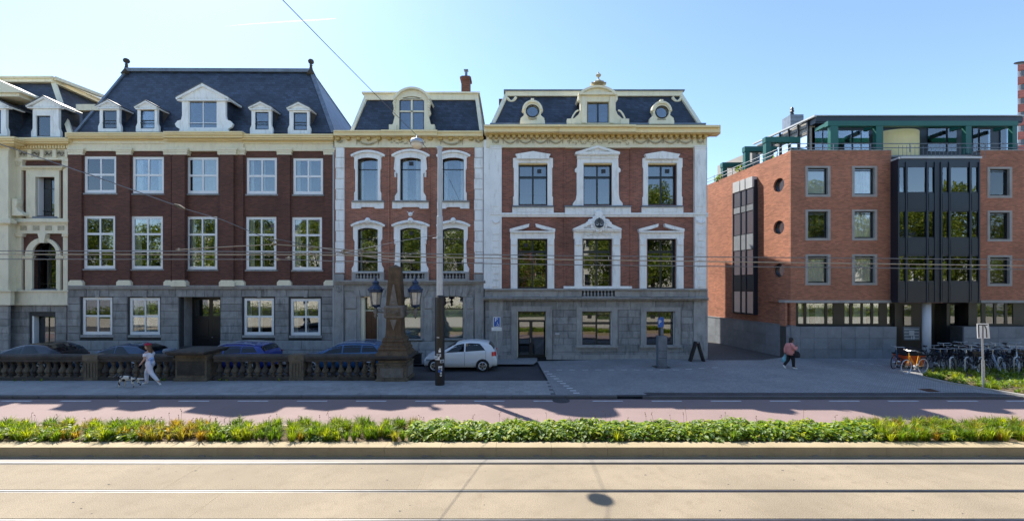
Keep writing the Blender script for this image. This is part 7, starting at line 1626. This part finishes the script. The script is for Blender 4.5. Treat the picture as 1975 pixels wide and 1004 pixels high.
sb = thing('shoulder_bag', 'black shoulder bag at the hip of the person in the pink jacket', 'bag', (pX+.24, pY-.14, .62)); o = MB(); o.lathe([(.13, 0), (.17, .04), (.16, .2), (.1, .3)], (pX+.22, pY-.14, .68), 8); o.build('bag_body', 'cblack', sb); o = MB(); o.tube([(pX+.14, pY-.14, .96), (pX+.2, pY-.14, 1.06), (pX+.28, pY-.14, .96)], .012, 5); o.build('bag_handle', 'cblack', sb)
tb2 = thing('plastic_bag', 'thin teal plastic bag hanging from the hand of the person in pink', 'bag', (pX-.14, pY+.2, .4)); o = MB(); o.tube([(pX-.13, pY+.19, .82), (pX-.14, pY+.2, .68), (pX-.17, pY+.2, .5), (pX-.18, pY+.2, .38)], [.02, .06, .13, .09], 9); o.build('bag_body', 'bagteal', tb2); o = MB(); o.tube([(pX-.13, pY+.19, .8), (pX-.13, pY+.19, .86)], .008, 4); o.build('bag_handle', 'bagteal', tb2)
# parts modelled round the origin of their figure: put them where the figure stands
for rt in (w1, p2):
    for ch in rt.children:
        nm = ch.name.split('.')[0]
        if nm in ('head', 'hair', 'beret', 'hand', 'shoe'):
            ch.location = ch.location+wl(rt)
# ------------------------------------------------------------ contrail
ct = thing('contrail', 'thin white vapour trail high in the sky above the brick house', 'contrail', W(540, 43, 3000)); o = MB(); pts = [W(435, 51, 3000), W(490, 46, 3000), W(560, 41.5, 3000), W(620, 38, 3000), W(648, 36, 3000)]
o.tube(pts, [.5, 3.5, 4.5, 5, 2.5], 8); o.build('vapour', 'cloud', ct)
# ============================================================ across the street, behind the viewer (seen in the window panes)
random.seed(17)
rsheet('far_verge', 'grass', -70, 70, -13.5, -8.1, .01)
TGR = [(.12, .17, .015), (.18, .24, .02), (.08, .12, .015), (.26, .28, .03)]
def tree(x, y, h, seed, label):
    t = thing('street_tree', label, 'tree', (x, y, 0), 'trees across the street'); r_ = random.Random(seed); cs = []; o = MB()
    o.tube([(x, y, 0), (x+.1, y, h*.3), (x+.1, y+.1, h*.55)], [.3, .22, .12], 8)
    for k in range(11):
        a = k*2.4; rr = r_.uniform(1.2, 3.4); z = h*(.27+.62*(k+.5)/11); p = (x+rr*math.cos(a), y+rr*math.sin(a), z); o.tube([(x+.05, y, h*.3+k*.15), p], [.1, .03], 5); cs.append((*p, r_.uniform(1.5, 2.3), r_.uniform(1.5, 2.3), r_.uniform(1.2, 1.9)))
    o.build('trunk', 'bark', t); cs.append((x, y, h*.88, 1.6, 1.6, 1.3)); leafcloud('crown', 'treeleaf', t, cs, 13000, .17, TGR, seed=seed, flat=.3); return t
tp = [tree(-.5, -12, 13.5, 41, 'tall leafy street tree standing across the street, directly behind the viewpoint'), tree(6, -11, 13, 42, 'round leafy street tree across the street opposite the wide house'), tree(-7, -12, 14, 43, 'broad leafy street tree across the street opposite the narrow house')]
for k in range(24):
    x = -80+k*7.2+(1.5 if k % 2 else 0)
    if -10 < x < 9: continue
    c = copy_tree(tp[k % 3]); c.location = (x, -11.5-(k % 3)*.9, 0); c.rotation_euler = (0, 0, k*1.3); sc_k = .95+.12*(k % 3); c.scale = (sc_k, sc_k, sc_k*(1.2 if x > 20 else 1.0)); c['label'] = ORD[k]+' leafy tree from the far left in the row across the street'
for k, (x0, x1, h, m_) in enumerate(((-60, -42, 14, 'plaster'), (-41.8, -28, 15, 'plaster'), (-27.8, -16, 14, 'plaster'), (-15.8, -4, 15, 'plaster'), (-3.8, 10, 13, 'brickC'), (10.2, 26, 13, 'plaster'), (26.2, 50, 14, 'plaster'), (50.2, 80, 13, 'plaster'))):
    t = thing('opposite_house', 'house across the street, %s in its row' % ['first', 'second', 'third', 'fourth', 'fifth', 'sixth', 'seventh', 'eighth'][k], 'house', ((x0+x1)/2, -32, 0), 'houses across the street')
    o = MB(); o.box(x0, x1, -44, -32, 0, h); o.build('wall', m_, t); o = MB(); o.prism([[(x0, h), (x1, h), (x1-1.5, h+2.5), (x0+1.5, h+2.5)]], -44, -32.2); o.build('roof', 'slate', t)
    n = int((x1-x0)/3)
    for i in range(n):
        for j in range(4):
            xx = x0+(i+.5)*(x1-x0)/n; o = MB(); o.box(xx-.6, xx+.6, -32, -31.95, 1.2+j*3.4, 3.4+j*3.4); w_ = o.build('window', 'wframe', t); o = MB(); o.box(xx-.5, xx+.5, -31.95, -31.93, 1.3+j*3.4, 3.3+j*3.4); o.build('pane', 'dframe', w_)

hc = [(x, -9.6+.3*math.sin(x), .9, .8, .7, .9) for x in np.arange(-75, 76, .9)]
leafcloud('shrub_belt', 'treeleaf', None, hc, 22000, .13, TGR, seed=77, kind='stuff', flat=.4)
